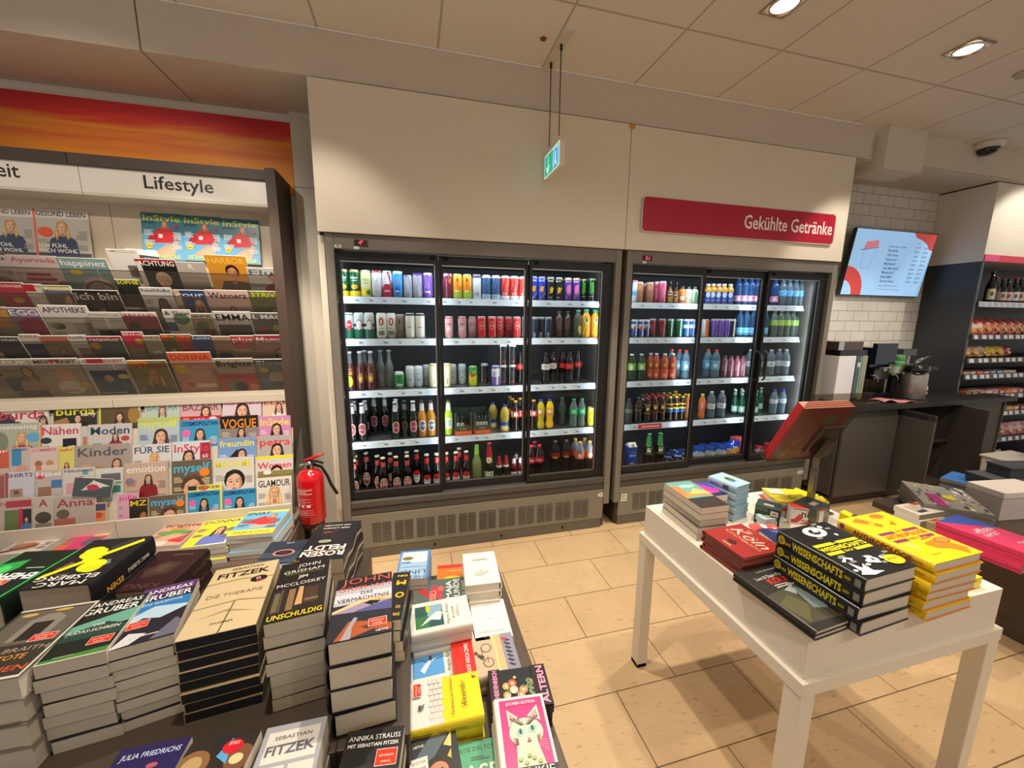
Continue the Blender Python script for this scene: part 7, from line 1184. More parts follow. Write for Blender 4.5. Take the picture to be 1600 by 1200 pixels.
for i in range(4):
    q = MB(); d1 = -.001 - i * .011; slabP(q, .012 + .002 * i, .002, w - .03 + .002 * i, hh * .80, d1 - .009, d1, 'b83030', 'print')
    slabP(q, .014 + .002 * i, hh * .80, w - .032 + .002 * i, hh * .801, d1 - .008, d1 - .001, 'e2a090', 'pages')
    if i == 0:
        q.fr = lambda u, v, l: O + U * u + V * v + Wn * (-.001 + l); q.wrap = False; q.lay = 1
        c = Cover(q, w, hh); c.E(.62, .62, .12, .09, '8a8a3a'); c.P([(.15, .02), (.6, .03), (.5, .14), (.3, .16), (.2, .24)], 'd89a2a'); c.P([(.2, .3), (.4, .36), (.3, .24)], 'd8a83a'); c.P([(.6, .5), (.9, .5), (.85, .3), (.65, .3)], '8a7a3a'); c.E(.82, .6, .04, .02, 'd87a4a')
    o = q.build('booklet'); o.location = (1.65, 1.2, TZ)
    tag(o, ('red booklet with yellow print, nearest the clear tray back', 'second red booklet in the clear tray', 'third red booklet in the clear tray', 'red booklet at the front of the clear tray')[i], 'booklet', 'red booklets in the tray')
# ================================================================== FAR-RIGHT TABLE
t = thing('display_table', 'low brown display table with newspapers at the right edge', 'table', (3.6, 1.1, 0))
q = MB(); q.box(2.80, .3, .44, 4.6, 1.66, .48, '4d3f32', 'paint'); q.v = [(x - 3.6, y - 1.1, z) for x, y, z in q.v]; q.build('table_top', t, bevel=.003)
q = MB(); q.box(2.93, .4, 0, 4.5, 1.58, .44, '4a3d31', 'paint'); q.v = [(x - 3.6, y - 1.1, z) for x, y, z in q.v]; q.build('base', t)
ZF = .481
def comic(c):
    rr = random.Random(9); c.R(0, 0, 1, 1, '9a958c')
    for i in range(60): u, v = rr.uniform(0, 1), rr.uniform(0, 1); c.R(u, v, u + rr.uniform(.03, .14), v + rr.uniform(.02, .07), rr.choice(['c8c4ba', '6a6660', 'b8484a', 'd8c84a', '8a6a8a', 'a8b89a', 'e0dcd2', '4a4844']))
    c.R(.0, .62, .5, .8, 'b03a7a'); c.E(.45, .45, .1, .08, 'e0d03a')
kw = dict(kind='pb', page='8a847c', names=('magazine', 'cover', 'page_block'), cat='magazine', jit=.008, rot=.03)
stack('large puzzle magazine with crowded colourful cover', (1556, 806), (1492, 757), (1493, 826), .60, ZF, 8, bg='8a857d', art=lambda c: comic(c), size=(.36, .27), **kw)
stack('small pale catalogue with blue seascape cover', (1437, 805), (1482, 798), (1394, 790), .575, ZF, 3, bg='ddd6c8', art=A('e2dbcd', [('R', .12, .12, .5, .8, 'c8b89a'), ('P', [(.15, .3), (.5, .4), (.48, .2), (.2, .15)], '3a4a5a'), ('P', [(.5, .5), (.85, .85), (.9, .5)], '46506a'), ('E', .6, .9, .12, .07, 'c8402c')]), **kw)
stack('small food magazine with orange cover picture', (1484, 826), (1499, 815), (1444, 809), .54, ZF, 2, bg='b8a88a', art=A('c8b898', [('R', .1, .1, .6, .9, 'd8703a'), ('E', .45, .4, .25, .2, 'e0b04a'), ('R', .6, .5, 1, 1, '8aa4b4'), ('P', [(.2, .6), (.5, .8), (.5, .5)], 'a83a2a')]), **kw)
stack('glossy magazine with pink cover and blue corner', (1606, 866), (1668, 838), (1490, 819), .585, ZF, 5, bg='e03a6a', art=A('e8406e', [('P', [(0, 1), (1, 1), (1, .5), (.55, .72)], '3f5cb4'), ('P', [(.3, .8), (.7, .7), (.9, .5), (.55, .72)], '8a4a98'), ('T', 'MODERN', .5, .52, .16, 'f2dce4', 'c', .01, .6), ('T', 'FAMILY', .45, .42, .16, 'f2dce4', 'c', .01, .5), ('L', .3, .62, .3, 2, 'f2dce4'), ('T', 'Mond', .6, .15, .12, 'f2dce4', 'c', .01)]), size=(.215, .30), **{**kw, 'page': '9a8f88'})
stack('lime yellow magazine behind the crowded pile', (1542, 773), (1560, 770), (1508, 763), .585, ZF, 2, bg='c8c82a', art=A('d0d030', [('R', .2, .5, .7, .8, '7a8a2a'), ('R', .6, .2, .9, .4, 'e8e8d0')]), **kw)
stack('blue and yellow travel magazine under the dark cartons', (1580, 774), (1588, 768), (1536, 762), .57, ZF, 4, bg='5f7796', spinebg='8a847c', art=A('3f74b8', [('P', [(0, .2), (1, .4), (1, 0), (0, 0)], 'e0a83a'), ('R', 0, .45, 1, .55, 'd8d0b8')]), size=(.24, .30), **kw)
def carton(lab, x, y, z, w, d, h, c, rz, lidc=None):
    t = thing('carton', lab, 'box', (x, y, z + .0005), rz)
    q = MB(); q.box(0, 0, 0, w, d, h * .8, c, 'matte'); q.build('carton_body', t, bevel=.002)
    q = MB(); q.box(-.004, -.004, h * .8, w + .004, d + .004, h, lidc or c, 'matte'); q.build('carton_lid', t, bevel=.002)
p = onZ(1556, 815, ZF); carton('pale mauve display carton in front of the dark cartons', p[0] + .02, p[1], ZF, .34, .16, .17, 'c9bcb8', -.12, 'd8ccc0')
p = onZ(1578, 798, ZF); carton('lower dark slate carton at the right edge', p[0] + .03, p[1] + .06, ZF, .4, .18, .105, '3c3e42', -.2); carton('upper dark slate carton at the right edge', p[0] - .0, p[1] + .05, ZF + .107, .42, .19, .05, '45474b', -.2)
carton('dark folder box leaning topmost at the right edge', p[0] + .12, p[1] + .08, ZF + .1585, .3, .12, .07, '35373d', -.2)
# ================================================================== COFFEE CORNER
CZ = .905
t = thing('coffee_counter', 'dark grey coffee counter with black worktop and doors standing open', 'counter', (4.2, 2.62, 0))
def CB(q, n, par=None, bevel=.001): q.v = [(x - 4.2, y - 2.62, z) for x, y, z in q.v]; return q.build(n, par or t, bevel=bevel)
DG = '4a4540'
q = MB(); q.box(3.415, 2.295, CZ - .04, 5.19, 2.97, CZ, '1f1e1f', 'paint'); q.box(5.19, 2.295, CZ - .04, 5.55, 2.50, CZ, '1f1e1f', 'paint'); CB(q, 'worktop')
q = MB()
q.box(3.42, 2.35, .1, 3.44, 2.96, CZ - .04, DG, 'paint'); q.box(4.05, 2.35, .1, 4.07, 2.96, CZ - .04, DG, 'paint'); q.box(4.84, 2.35, .1, 4.86, 2.96, CZ - .04, DG, 'paint'); q.box(5.5, 2.35, .1, 5.52, 2.5, CZ - .04, DG, 'paint')
q.box(3.42, 2.35, .1, 5.19, 2.96, .12, DG, 'paint'); q.box(3.42, 2.94, .1, 5.19, 2.96, CZ - .04, '2c2a28', 'paint'); q.box(3.42, 2.40, .0, 5.19, 2.9, .1, '33302d', 'paint'); q.box(4.07, 2.36, .50, 4.84, 2.94, .516, '3a3734', 'paint'); q.box(4.86, 2.36, .1, 5.19, 2.37, CZ - .04, DG, 'paint'); q.box(5.19, 2.36, .0, 5.5, 2.37, CZ - .04, DG, 'paint')
CB(q, 'carcass')
q = MB(); q.box(3.44, 2.325, .11, 4.06, 2.345, .80, DG, 'paint'); d = CB(q, 'front_panel')
q = MB(); q.box(3.42, 2.335, .80, 4.06, 2.345, CZ - .042, '3d3a36', 'paint'); CB(q, 'top_rail')
q = MB()
for x in (3.66, 3.72): q.lathe([(.0, -.004), (.006, -.003), (.006, 0)], 'b8b2a8', 'metal', 10, (x, 2.33, .825))
CB(q, 'screw_pair')
def opendoor(hx, hy, dirx, diry, wd, inner):
    L_ = math.hypot(dirx, diry); dx, dy = dirx / L_, diry / L_; nx, ny = dy, -dx   # thickness normal
    P = lambda s, k: (hx + dx * s + nx * k, hy + dy * s + ny * k)
    q = MB(); b = [P(0, 0), P(wd, 0), P(wd, .018), P(0, .018)]; q.prism(b, .11, .80 if not inner else .855, '514c46', 'paint')
    if not inner: q.prism([P(0, 0), P(wd, 0), P(wd, .012), P(0, .012)], .80, .855, '3a3733', 'paint'); q.prism([P(0, -.004), P(wd * .82, -.004), P(wd * .82, .014), P(0, .014)], .806, .838, '2a2826', 'paint')
    o = CB(q, 'door')
    if inner:
        for z in (.79, .17): q = MB(); a = P(.03, -.012); q.lathe([(.0, 0), (.018, 0), (.018, .006), (.0, .006)], '9a948a', 'metal', 12, (a[0], a[1], z)); q.prism([P(-.01, -.02), P(.07, -.02), P(.07, -.001), P(-.01, -.001)], z - .012, z + .012, '8a847a', 'metal'); CB(q, 'hinge', o)
        q = MB(); q.prism([P(wd - .07, -.014), P(wd - .02, -.014), P(wd - .02, 0), P(wd - .07, 0)], .775, .815, '6a655e', 'metal'); CB(q, 'latch', o)
h2 = onZ(1407, 637, .858); n2 = onZ(1466, 650, .858)
opendoor(h2[0], h2[1], n2[0] - h2[0], n2[1] - h2[1], math.hypot(n2[0] - h2[0], n2[1] - h2[1]), False)
h3 = onZ(1482, 628, .858); n3 = onZ(1550, 642, .858)
opendoor(h3[0], h3[1], n3[0] - h3[0], n3[1] - h3[1], math.hypot(n3[0] - h3[0], n3[1] - h3[1]), True)
# things on the counter; pixel columns of the photograph give the places along the worktop
def onC(px, y): return onY(px, 610, y)[0]
x = onC(1309, 2.56); t = thing('milk_cooler', 'white upright milk fridge with green lettering beside the drinks cooler', 'appliance', (x, 2.5, CZ + .0005))
q = MB(); q.box(-.12, 0, .0, .075, .34, .40, 'e6e6ea', 'gloss'); q.build('housing', t, bevel=.006)
q = MB(); q.box(.077, -.005, .02, .13, .33, .40, '46545c', 'gloss'); q.box(.135, -.01, .01, .19, .33, .40, 'cdc4b2', 'metal'); q.flat((.14, -.0102, .03), (1, 0, 0), (0, 0, 1)); q.text('FriaSmid', .032, .02, .036, '4fae5a', 'l', .01, rot=PI / 2); q.flat((.08, -.0052, .02), (1, 0, 0), (0, 0, 1)); q.rect(.01, .28, .04, .32, 'c8d8d8'); q.rect(.046, .02, .05, .37, '8ae0b0', 'backlit'); q.build('door_panel', t)
q = MB(); q.box(-.12, 0, .40, .19, .34, .445, '14141a', 'gloss'); q.box(-.12, .02, .445, .16, .32, .52, '4a3c3a', 'gloss'); q.box(-.12, .019, .446, -.06, .021, .518, 'd8d8dc', 'chrome'); q.build('top_box', t, bevel=.003)
x = onC(1355, 2.62); t = thing('coffee_machine', 'black coffee machine with large dark screen and chrome spouts', 'coffee machine', (x, 2.55, CZ + .0005))
q = MB(); q.box(-.17, .12, 0, .19, .38, .46, '1a1a1e', 'gloss'); q.box(-.17, -.02, .0, .19, .12, .045, '2a2a2c', 'metal'); q.box(.10, .0, .0, .125, .12, .26, 'b9b2a4', 'chrome'); q.build('body', t, bevel=.004)
q = MB(); q.box(-.10, -.02, .31, .15, .02, .50, '0f1a2c', 'gloss'); q.box(-.10, .02, .28, .15, .12, .46, '131318', 'gloss'); q.build('display', t, bevel=.003)
q = MB(); q.box(-.06, -.0, .17, .12, .10, .27, '121214', 'gloss'); q.box(.04, -.012, .245, .085, .0, .275, 'c8ccc8', 'metal'); q.build('brew_head', t, bevel=.004)
for sx in (-.1, .15): q = MB(); q.tube([(sx, .0, .21), (sx + .03, -.02, .215), (sx + .05, -.03, .19), (sx + .052, -.03, .15)], .006, 'd8d4cc', 'chrome'); q.build('spout', t)
q = MB(); q.prism([(.19, .0), (.29, .0), (.29, .2), (.19, .2)], .05, .22, '16161a', 'gloss'); q.tube([(.2, -.005, .06), (.2, -.005, .2), (.27, -.005, .22), (.285, -.005, .1)], .005, '3a3a3c', 'gloss'); q.build('milk_container', t, bevel=.01)
x = onC(1388, 2.8); t = thing('coffee_grinder', 'white-bodied grinder with dark tilted lid behind the green bottle', 'grinder', (x, 2.72, CZ + .0005))
q = MB(); q.hexa([(-.10, 0, 0), (.07, 0, 0), (.07, .2, 0), (-.10, .2, 0)], [(-.14, 0, .25), (.10, 0, .25), (.10, .2, .25), (-.14, .2, .25)], 'ccc8c2', 'gloss'); q.build('body', t, bevel=.008)
q = MB(); q.hexa([(-.12, .02, .25), (.09, .02, .25), (.09, .18, .25), (-.12, .18, .25)], [(.0, .02, .37), (.1, .02, .37), (.1, .18, .37), (.0, .18, .37)], '5a4a40', 'gloss'); q.box(-.02, -.0, .36, .17, .2, .43, '3a3c42', 'gloss'); q.build('hopper', t, bevel=.004)
x = onC(1397, 2.60); q = MB(); q.lathe([(.04, 0), (.045, .01), (.045, .09), (.042, .1), (.045, .26), (.04, .28), (.042, .31), (.036, .335)], ['9fb89f', '9fb89f', '9fb89f', 'b4c0a8', 'b4c0a8', '5f9a62', '5f9a62'], 'gloss', 20); q.lathe([(.036, .335), (.038, .34), (.038, .385), (.03, .39)], '4f8f54', 'gloss', 16); tag(q.build('syrup_bottle', loc=(x, 2.60, CZ + .0005)), 'pale green syrup bottle with green cap beside the airpot', 'bottle')
x = onC(1395, 2.62); q = MB(); q.box(-.09, 0, 0, .06, .12, .135, '3c2e2a', 'gloss'); q.box(-.09, -.001, .1, .06, .0, .13, '54423a', 'gloss'); tag(q.build('knock_box', loc=(x, 2.44, CZ + .0005), bevel=.003), 'dark brown box between coffee machine and airpot', 'box')
x = onC(1419, 2.5); t = thing('airpot', 'brushed steel airpot with black pump lid and handle', 'airpot', (x, 2.47, CZ + .0005))
q = MB(); q.lathe([(.085, 0), (.09, .01), (.088, .22), (.083, .245), (.074, .262)], 'b9b2aa', 'metal', 32); q.build('body', t)
q = MB(); q.lathe([(.092, .245), (.094, .27), (.088, .3), (.08, .312), (.0, .315)], '18181a', 'gloss', 28); q.hexa([(.06, -.03, .27), (.19, -.05, .262), (.19, -.02, .262), (.06, .03, .27)], [(.06, -.03, .31), (.2, -.05, .285), (.2, -.02, .285), (.06, .03, .31)], '18181a', 'gloss'); q.build('pump_lid', t)
q = MB(); q.tube([(-.09, -.02, .26), (-.135, -.05, .245), (-.14, -.09, .235), (-.08, -.1, .24), (.0, -.09, .262), (.07, -.06, .285)], .008, '141416', 'gloss'); q.build('handle', t)
q = MB(); q.tube([(-.03, -.0, .315), (.02, .0, .35), (.09, .0, .375), (.15, .0, .385)], [.012, .014, .010, .006], 'a8a49e', 'chrome'); q.build('lever', t)
x = onC(1442, 2.5); q = MB(); q.lathe([(.03, 0), (.031, .03), (.031, .09), (.028, .105), (0, .106)], ['7a3a30', 'd8ccbc', 'c8b49c', 'd8d0c4'], 'print', 16); q.cyl(.0312); q.rect(-.02, .04, .02, .08, 'e2d6c4'); q.rect(-.012, .05, .012, .07, '9a3a34'); tag(q.build('spice_shaker', loc=(x, 2.5, CZ + .0005)), 'small red and cream shaker right of the airpot', 'shaker')
# pink cloth draped over the worktop edge
x0, x1 = onC(1378, 2.40), onC(1424, 2.36); q = MB(); n, m_ = 12, 6; vs = []
for j in range(m_ + 1):
    for i in range(n + 1):
        u, v = i / n, j / m_; z = CZ + .006 + .010 * math.sin(u * 9 + v * 4) * (1 - .3 * v) + .012 * math.exp(-((u - .25) / .15) ** 2)
        vs.append((x0 + (x1 - x0) * u + .02 * v, 2.31 + .15 * v * (1 - .4 * u) + .06 * (1 - u), max(z, CZ + .002)))
q.add(vs, [(j * (n + 1) + i, j * (n + 1) + i + 1, (j + 1) * (n + 1) + i + 1, (j + 1) * (n + 1) + i) for j in range(m_) for i in range(n)], 'd88a88', 'matte', True)
o = q.build('cleaning_cloth'); s_ = o.modifiers.new('s', 'SOLIDIFY'); s_.thickness = .003; s_.offset = 1; tag(o, 'pink cleaning cloth crumpled on the black worktop', 'cloth')
x = onC(1345, 2.42); q = MB(); q.box(-.1, -.03, 0, .16, .05, .006, 'b8ae98', 'metal'); 
for i in range(10): q.box(-.09 + i * .024, -.028, .006, -.08 + i * .024, .048, .008, '4a4640', 'metal')
tag(q.build('drip_tray', loc=(x + .05, 2.42, CZ + .0005)), 'slotted pale drip tray before the coffee machine', 'tray')
# menu screen, top leaning forward
t = thing('menu_screen', 'wall screen with light blue coffee price list', 'screen', (4.54, 2.89, 2.15)); t.rotation_euler = (.12, 0, 0)
SW, SH = .525, .298
q = MB(); q.box(-SW - .008, .0, -SH - .008, SW + .008, .035, SH + .008, '14141a', 'gloss'); q.box(-.2, .035, -.1, .2, .07, .1, '222', 'metal'); q.build('housing', t, bevel=.003)
q = MB(); q.flat((-SW, -.0002, -SH), (1, 0, 0), (0, 0, 1)); c = Cover(q, SW * 2, SH * 2); k = SW / SH
def s_poly(P, col): 
    p_ = clip([(u * SW * 2, v * SH * 2) for u, v in P], SW * 2, SH * 2); 
    if len(p_) > 2: q.poly(p_, col, 'screen')
s_poly([(0, 0), (1, 0), (1, 1), (0, 1)], '9cc8f2')
s_poly([(.70, 1), (.74, .93), (.82, .90), (.9, .84), (.95, .76), (1, .74), (1, 1)], 'b84a44')
def s_ell(u, v, r, col): s_poly([(u + r * math.cos(2 * PI * i / 28), v + r * k * math.sin(2 * PI * i / 28)) for i in range(28)], col)
s_ell(-.0, .02, .24, 'c8403c'); s_ell(-.02, -.02, .14, 'a8ccee'); s_ell(-.02, -.02, .125, '9cc8f2')
s_poly([(.13, .70), (.30, .74), (.30, .76), (.29, .85), (.15, .82)], 'd07a86'); s_poly([(.10, .68), (.32, .74), (.32, .75), (.10, .70)], '5a7ab8')
for a, b in (((.14, .69), (.15, .42)), ((.15, .42), (.25, .43)), ((.25, .43), (.285, .73))):
    dx, dy = b[0] - a[0], b[1] - a[1]; L_ = math.hypot(dx, dy); nx, ny = -dy / L_ * .002, dx / L_ * .003; s_poly([(a[0] - nx, a[1] - ny), (b[0] - nx, b[1] - ny), (b[0] + nx, b[1] + ny), (a[0] + nx, a[1] + ny)], '6a8ac0')
ITEMS = [('Espresso einfach / doppelt', '1,70 €', '2,40 €'), ('Filterkaffee', '1,90 €', '2,20 €'), ('Café Crema', '1,90 €', '2,20 €'), ('Cappuccino*', '2,40 €', '2,70 €'), ('Milchkaffee*', '2,40 €', '2,70 €'), ('Latte Macchiato*', '2,40 €', '2,70 €'), ('Mokkaccino*', '2,40 €', '2,70 €'), ('Kakao Milk*', '2,20 €', '2,50 €'), ('Tee div. Sorten', '1,50 €', '1,80 €')]
for i, (a, b, d) in enumerate(ITEMS):
    v = (.76 - i * .068) * SH * 2; u = .43 * SW * 2
    q.text(a, u, v, .031 if i else .022, '22345c', 'l', .012, m='screen'); q.text(b, .80 * SW * 2, v, .03, '22345c', 'c', .0, m='screen'); q.text(d, .91 * SW * 2, v, .03, '22345c', 'c', .0, m='screen')
q.text('klein', .80 * SW * 2, .835 * SH * 2, .018, '22345c', 'c', 0, m='screen'); q.text('groß', .91 * SW * 2, .835 * SH * 2, .018, '22345c', 'c', 0, m='screen')
q.text('Espresso | Vanille | Karamell | Hafer', .43 * SW * 2, .15 * SH * 2, .018, '22345c', 'l', 0, m='screen'); q.text('* auch mit laktosefreier Milch oder Haferdrink erhältlich', .43 * SW * 2, .095 * SH * 2, .013, '3a4c74', 'l', 0, m='screen')
q.build('display', t)
# ================================================================== SNACK GONDOLA
GX0, GY = 5.205, 2.56
t = thing('snack_shelf', 'tall dark snack shelf unit with white header, right edge', 'shelf', (GX0, GY, 0))
def GB(q, n, par=None, bevel=0): q.v = [(x - GX0, y - GY, z) for x, y, z in q.v]; return q.build(n, par or t, bevel=bevel)
q = MB(); q.box(GX0, GY, 0, GX0 + .03, 2.975, 2.165, '3a3b40', 'paint'); q.box(GX0 - .002, GY - .004, 0, GX0 + .012, GY + .004, 2.165, '7a7772', 'metal'); GB(q, 'side_panel')
q = MB(); q.box(GX0, GY, 2.165, 7.6, 2.975, 2.855, 'ded8cc', 'paint'); q.box(GX0 - .003, GY + .02, 2.855, GX0 + .03, 2.97, 2.868, '1c1a1a', 'matte'); GB(q, 'header')
q = MB(); q.box(GX0 + .002, GY - .008, 2.165, 7.6, GY, 2.225, 'c8324e', 'print'); q.flat((GX0, GY - .0085, 2.165), (1, 0, 0), (0, 0, 1)); q.rect(.0, .0, .2, .06, 'd8508a'); GB(q, 'pink_trim')
q = MB(); q.box(GX0 + .03, 2.94, 0, 7.6, 2.97, 2.165, '1d1f26', 'paint'); q.box(GX0 + .03, GY + .0, 0, 7.6, 2.94, .12, '2a2826', 'paint'); GB(q, 'back_panel')
SH_PX = [(1600, 474), (1600, 523), (1600, 558), (1600, 582), (1600, 614), (1590, 641), (1590, 681), (1560, 722)]
GZ = []
for k, (px, py) in enumerate(SH_PX):
    z = onY(px, py, GY - .0 if k < 4 else GY - .06)[2]; GZ.append(z); y0 = GY - .02 if k < 4 else GY - .06
    q = MB(); q.box(GX0 + .03, y0 + .01, z - .012, 7.6, 2.94, z, '34343a', 'paint'); s_ = GB(q, 'shelf')
    q = MB(); q.hexa([(GX0 + .03, y0 - .006, z - .045), (7.6, y0 - .006, z - .045), (7.6, y0 + .008, z - .045), (GX0 + .03, y0 + .008, z - .045)], [(GX0 + .03, y0 + .004, z + .004), (7.6, y0 + .004, z + .004), (7.6, y0 + .01, z + .004), (GX0 + .03, y0 + .01, z + .004)], 'c8ccd8' if k == 0 else '4a484e', 'paint')
    q.flat((GX0 + .03, y0 - .0065, z - .043), (1, 0, 0), (0, .2, 1)); rr = random.Random(k)
    xx = .02
    while xx < 1.1: w_ = rr.uniform(.05, .07); q.rect(xx, .004, xx + w_, .042, 'd6dae2' if k else 'aab0bc'); xx += w_ + (rr.uniform(.02, .07) if k else .03)
    GB(q, 'price_rail', s_)
def gl(n, i, what): return f"{what}, {ORD[i + 1]} from left, {['top', 'second', 'third', 'fourth', 'fifth', 'sixth', 'seventh', 'lowest'][n]} snack shelf"
# bottles on the top shelf
bt = {}
for i, (px, c_, lab_, h, desc) in enumerate([(1546, '14181c', 'c9c2a8', .30, 'tall dark wine bottle with cream label'), (1553, '181a1e', '5a5a54', .25, 'dark wine bottle with hidden label'), (1564, '16181a', 'b8b09a', .24, 'short dark bottle with grey label'), (1573, '20242a', 'd0a8a8', .24, 'bottle with pink and white label'), (1584, '14161a', 'c8ccd4', .25, 'dark bottle with pale blue label'), (1592, '121210', 'b8a88a', .25, 'black bottle with wide beige label'), (1599, '15130f', 'c0a0a8', .25, 'black bottle with pinkish label'), (1607, '14181c', 'c9c2a8', .27, 'dark bottle with cream label at the edge')]):
    xx = onY(px, 460, GY + .06)[0]; q = MB(); r = .036; prof = [(a * r, b_ * h) for a, b_ in BP['wine']]; q.lathe(prof, c_, 'gloss', 16); q.prof(rf_of(prof)); q.lay = 8; q.rect(-.035, .1 * h, .035, .44 * h, lab_); q.ell(.0, .28 * h, .014, .02, '6a5a4a'); o = q.build('bottle', loc=(xx, GY + .06, GZ[0] + .0006), rotz=-.7); tag(o, gl(0, i, desc), 'bottle', "bottles on the snack unit's top shelf")
    link('cap', cap_mesh(h * 1.0, r, ['2a2a2c', '7a2a30', '3a3a3c'][i % 3], .03, r * .42), o)
bags = {1: [('c03a34', 'e8e0d4', 'd8a04a', 'red and white crisp bag')] * 2 + [('b83a30', 'd88a6a', 'b05a3a', 'red and orange crisp bag')] * 2 + [('a8342e', 'c88a70', 'b86a4a', 'dull red crisp bag')] * 4,
        2: [('d08a3a', 'e0b04a', '8a5a2a', 'orange nut bag'), ('c8905a', 'd8a87a', '7a4a2a', 'copper nut bag'), ('d8c0a0', 'c89a6a', '8a6a4a', 'beige nut bag'), ('e0c02a', 'e8d04a', 'c8982a', 'yellow nut bag'), ('dcb82a', 'e8d04a', '7a3a3a', 'yellow and dark nut bag'), ('a83a3a', 'c86a5a', '6a2a2a', 'dark red nut bag')],
        6: [('b09060', '5a4a3a', 'a88a5a', 'brown sweets bag'), ('c8b03a', '6a5a3a', '8a6a4a', 'olive sweets bag'), ('c87a8a', 'd8a8b0', 'a85a6a', 'pink sweets bag'), ('d8a0a8', 'e0c8cc', 'b87a8a', 'pale pink sweets bag'), ('c89098', 'd8b4b8', 'a86a7a', 'rose sweets bag')],
        7: [('c8982a', 'd8b04a', '8a6a2a', 'golden snack bag'), ('d8b83a', 'e0c85a', 'a8862a', 'yellow snack bag'), ('d0c0a8', 'c8b090', 'a89070', 'beige snack bag')]}
PM = {}
for n, L_ in bags.items():
    for i, (a, b, c_, desc) in enumerate(L_):
        key = (a, n); hgt = .16 if n == 1 else (.10 if n in (2, 7) else .13); wd = .13
        if key not in PM: PM[key] = pouch(a, b, c_, wd, hgt, .05)
        x0 = GX0 + .12 + i * .125; y = GY + .05 if n < 4 else GY
        if n >= 6: x0 = onY({6: 1545, 7: 1540}[n], 690, GY - .02)[0] + .05 + i * .14
        o = link('snack_bag', PM[key], None, (x0, y, GZ[n] + .0006 + (.012 if n == 2 else 0)), random.uniform(-.15, .15)); o.rotation_euler.x = -.25
        tag(o, gl(n, i, desc), 'snack bag', f"bags on the snack unit's {['', 'second', 'third', '', '', '', 'seventh', 'lowest'][n]} shelf")
bars = {3: ['8a8078', '9a948c', 'b84a4a', 'a83a44', '4a9ad0', '3a88c8', 'b8b0a0', 'a8a090'], 4: ['8a5a3a', '7a5030', '9a6a4a', 'c8b0b0', 'b07a80', '8a4a54', 'd8722a', 'e07a30', 'a85a5a', '8a4a4a'], 5: ['4a3a30', '5a4034', 'c8a03a', 'd8b04a', '6a4a3a', '8a5a4a']}
CN = {'8': 'brown', '9': 'greyish', 'b': 'pinkish', 'a': 'reddish', '4': 'blue', '3': 'bright blue', '7': 'dark brown', 'c': 'pale', 'd': 'orange', 'e': 'bright orange', '5': 'dark', '6': 'deep brown'}
for n, L_ in bars.items():
    for i, c_ in enumerate(L_):
        x0 = GX0 + .10 + i * .10
        if n == 5: x0 = onY(1550, 630, GY - .03)[0] + .05 + i * .11
        y0 = GY + .0 if n == 3 else GY - .045
        q = MB(); w_ = .085; hh_ = .028 if n == 3 else .04
        q.box(-w_ / 2, 0, 0, w_ / 2, .16, hh_, c_, 'gloss'); q.flat((-w_ / 2, 0, 0), (1, 0, 0), (0, 0, 1)); q.rect(.005, hh_ * .3, w_ - .02, hh_ * .7, 'e0d4c8' if i % 2 else 'c8a04a'); q.flat((-w_ / 2, 0, hh_), (1, 0, 0), (0, 1, 0)); q.rect(.01, .01, w_ - .01, .06, 'd8ccc0' if i % 3 else 'b83a34')
        tag(q.build('chocolate_bar_pile', loc=(x0, y0, GZ[n] + .0006), rotz=random.uniform(-.1, .1), bevel=.004), gl(n, i, f"{CN.get(c_[0], 'dark')} wrapped bar"), 'chocolate bar', f"bars on the snack unit's {['', '', '', 'fourth', 'fifth', 'sixth'][n]} shelf")
# white bin-like stand and bottle by the lower right edge
p = onZ(1548, 765, 0.0); t = thing('display_bin', 'white square dump bin behind the dark cartons', 'bin', (4.60, 1.70, 0))
q = MB(); q.hexa([(-.0, 0, 0), (.34, 0, 0), (.34, .3, 0), (.0, .3, 0)], [(-.02, -.02, .5), (.36, -.02, .5), (.36, .32, .5), (-.02, .32, .5)], 'd6d0c6', 'paint'); q.build('bin_body', t, bevel=.004)
q = MB(); q.box(-.03, -.03, .5, .37, .33, .515, 'e0dacf', 'paint'); q.build('rim', t, bevel=.003)
q = MB(); q.lathe([(.05, 0), (.055, .01), (.05, .2), (.03, .24), (.03, .27)], '3a4a4c', 'gloss', 16); tag(q.build('thermos_flask', loc=(4.84, 1.84, .5155)), 'dark flask standing on the white dump bin', 'flask')
# ================================================================== LIGHT AND CAMERA
def spot(x, y, z, tx, ty, tz, energy, size, blend=.35, col=(1, .89, .745), r=.035):
    l = bpy.data.lights.new('spot', 'SPOT'); l.energy = energy; l.spot_size = math.radians(size); l.spot_blend = blend; l.color = col; l.shadow_soft_size = r
    o = bpy.data.objects.new('ceiling_or_fill_spot', l); COL.objects.link(o); o.location = (x, y, z)
    o.rotation_euler = (Vector((tx - x, ty - y, tz - z))).to_track_quat('-Z', 'Y').to_euler(); return o
def area(x, y, z, rx, ry, rz, sx, sy, energy, col):
    l = bpy.data.lights.new('strip', 'AREA'); l.shape = 'RECTANGLE'; l.size = sx; l.size_y = sy; l.energy = energy; l.color = col
    o = bpy.data.objects.new('led_strip_light', l); COL.objects.link(o); o.location = (x, y, z); o.rotation_euler = (rx, ry, rz); return o
ZL_ = 3.07
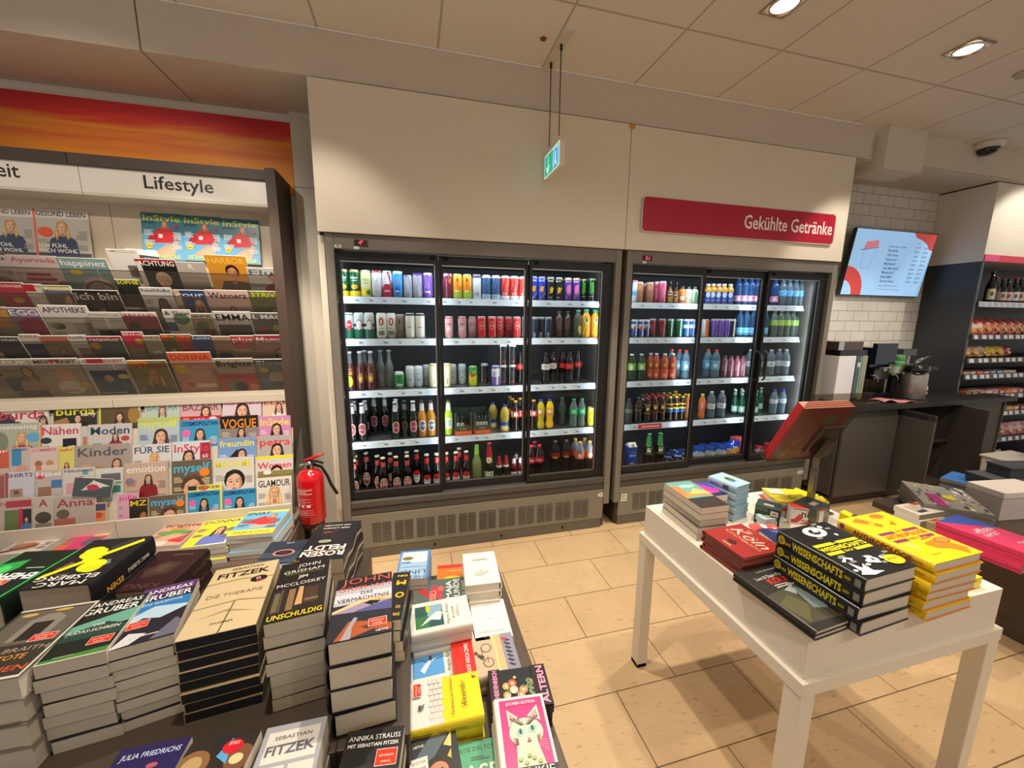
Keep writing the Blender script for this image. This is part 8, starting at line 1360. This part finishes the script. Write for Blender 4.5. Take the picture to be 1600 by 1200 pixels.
# ceiling lamps near the coolers and above the tables, plus added unseen fill spots
spot(-.76, 1.74, ZL_, -1.5, 2.55, .5, 190, 68)
spot(-1.4, .55, ZL_, -1.5, 2.75, 1.75, 90, 56, .6)
spot(-.60, 1.74, ZL_, -.38, 2.52, 1.25, 42, 66, .6)
spot(-.2, .9, ZL_, -.35, 1.2, .5, 105, 70)
spot(.51, 1.74, ZL_, .60, 1.5, 0, 150, 84)
spot(1.78, 1.74, ZL_, 1.1, 1.2, 0, 105, 75)
spot(3.25, 1.74, ZL_, 3.42, 2.52, 1.35, 60, 66, .5)
spot(1.5, .95, ZL_, 1.42, .98, .4, 95, 62)  # unseen spot added straight above the white table to light its top
spot(3.05, .4, ZL_, 4.3, 2.3, .6, 110, 62, .6)  # unseen spot added to brighten the dark coffee counter
spot(3.05, 1.2, ZL_, 2.9, 1.25, 0, 75, 75)
spot(4.3, 1.74, ZL_, 4.2, 2.4, .4, 50, 75)
spot(5.6, 1.74, ZL_, 5.7, 2.6, 1.9, 60, 80)
for x, e in ((.3, 28), (1.5, 48), (2.7, 55), (3.9, 45)): spot(x, -.9, ZL_, x * .9, 1.9, .4, e, 75, .6)  # unseen fill spots added behind the viewer to lift camera-facing surfaces
COOLC = (.80, .90, 1.0)
for x0, x1, dv in ((-.465, 1.432, (.178, .773)), (1.472, 3.392, (2.155, 2.735))):
    xc = (x0 + x1) / 2
    area(xc, 2.665, 1.962, math.radians(20), 0, 0, x1 - x0 - .2, .03, 3.6, COOLC)
    for d in (x0 + .07, x1 - .07) + dv: area(d, 2.66, 1.2, math.radians(90), 0, 0, .02, 1.4, 1.9, COOLC)
    for k, z in enumerate(SHZ[:4]): area(xc, 2.745, z - .016, math.radians(8), 0, 0, x1 - x0 - .2, .02, 1.5, COOLC)
w = bpy.data.worlds.new('World'); sc.world = w; w.use_nodes = True
bg = w.node_tree.nodes['Background']; bg.inputs[0].default_value = (1, .92, .83, 1); bg.inputs[1].default_value = .52
cam = bpy.data.cameras.new('Camera'); cam.sensor_fit = 'HORIZONTAL'; cam.sensor_width = 36; cam.lens = 36 * FPX / 1600; cam.clip_start = .02
co = bpy.data.objects.new('Camera', cam); COL.objects.link(co); sc.camera = co
Rm = Matrix((ROT[0], -ROT[1], -ROT[2])).transposed(); co.matrix_world = Matrix.Translation(Vector(EYE)) @ Rm.to_4x4()
vs_ = sc.view_settings; vs_.view_transform = 'Standard'; vs_.look = 'None'; vs_.exposure = 0; vs_.gamma = 1; vs_.use_curve_mapping = False
cy = sc.cycles; cy.transparent_max_bounces = 24; cy.max_bounces = 8; cy.diffuse_bounces = 4; cy.glossy_bounces = 3; cy.transmission_bounces = 4; cy.sample_clamp_indirect = 6; cy.sample_clamp_direct = 0; cy.caustics_reflective = False; cy.caustics_refractive = False
cy.use_denoising = True
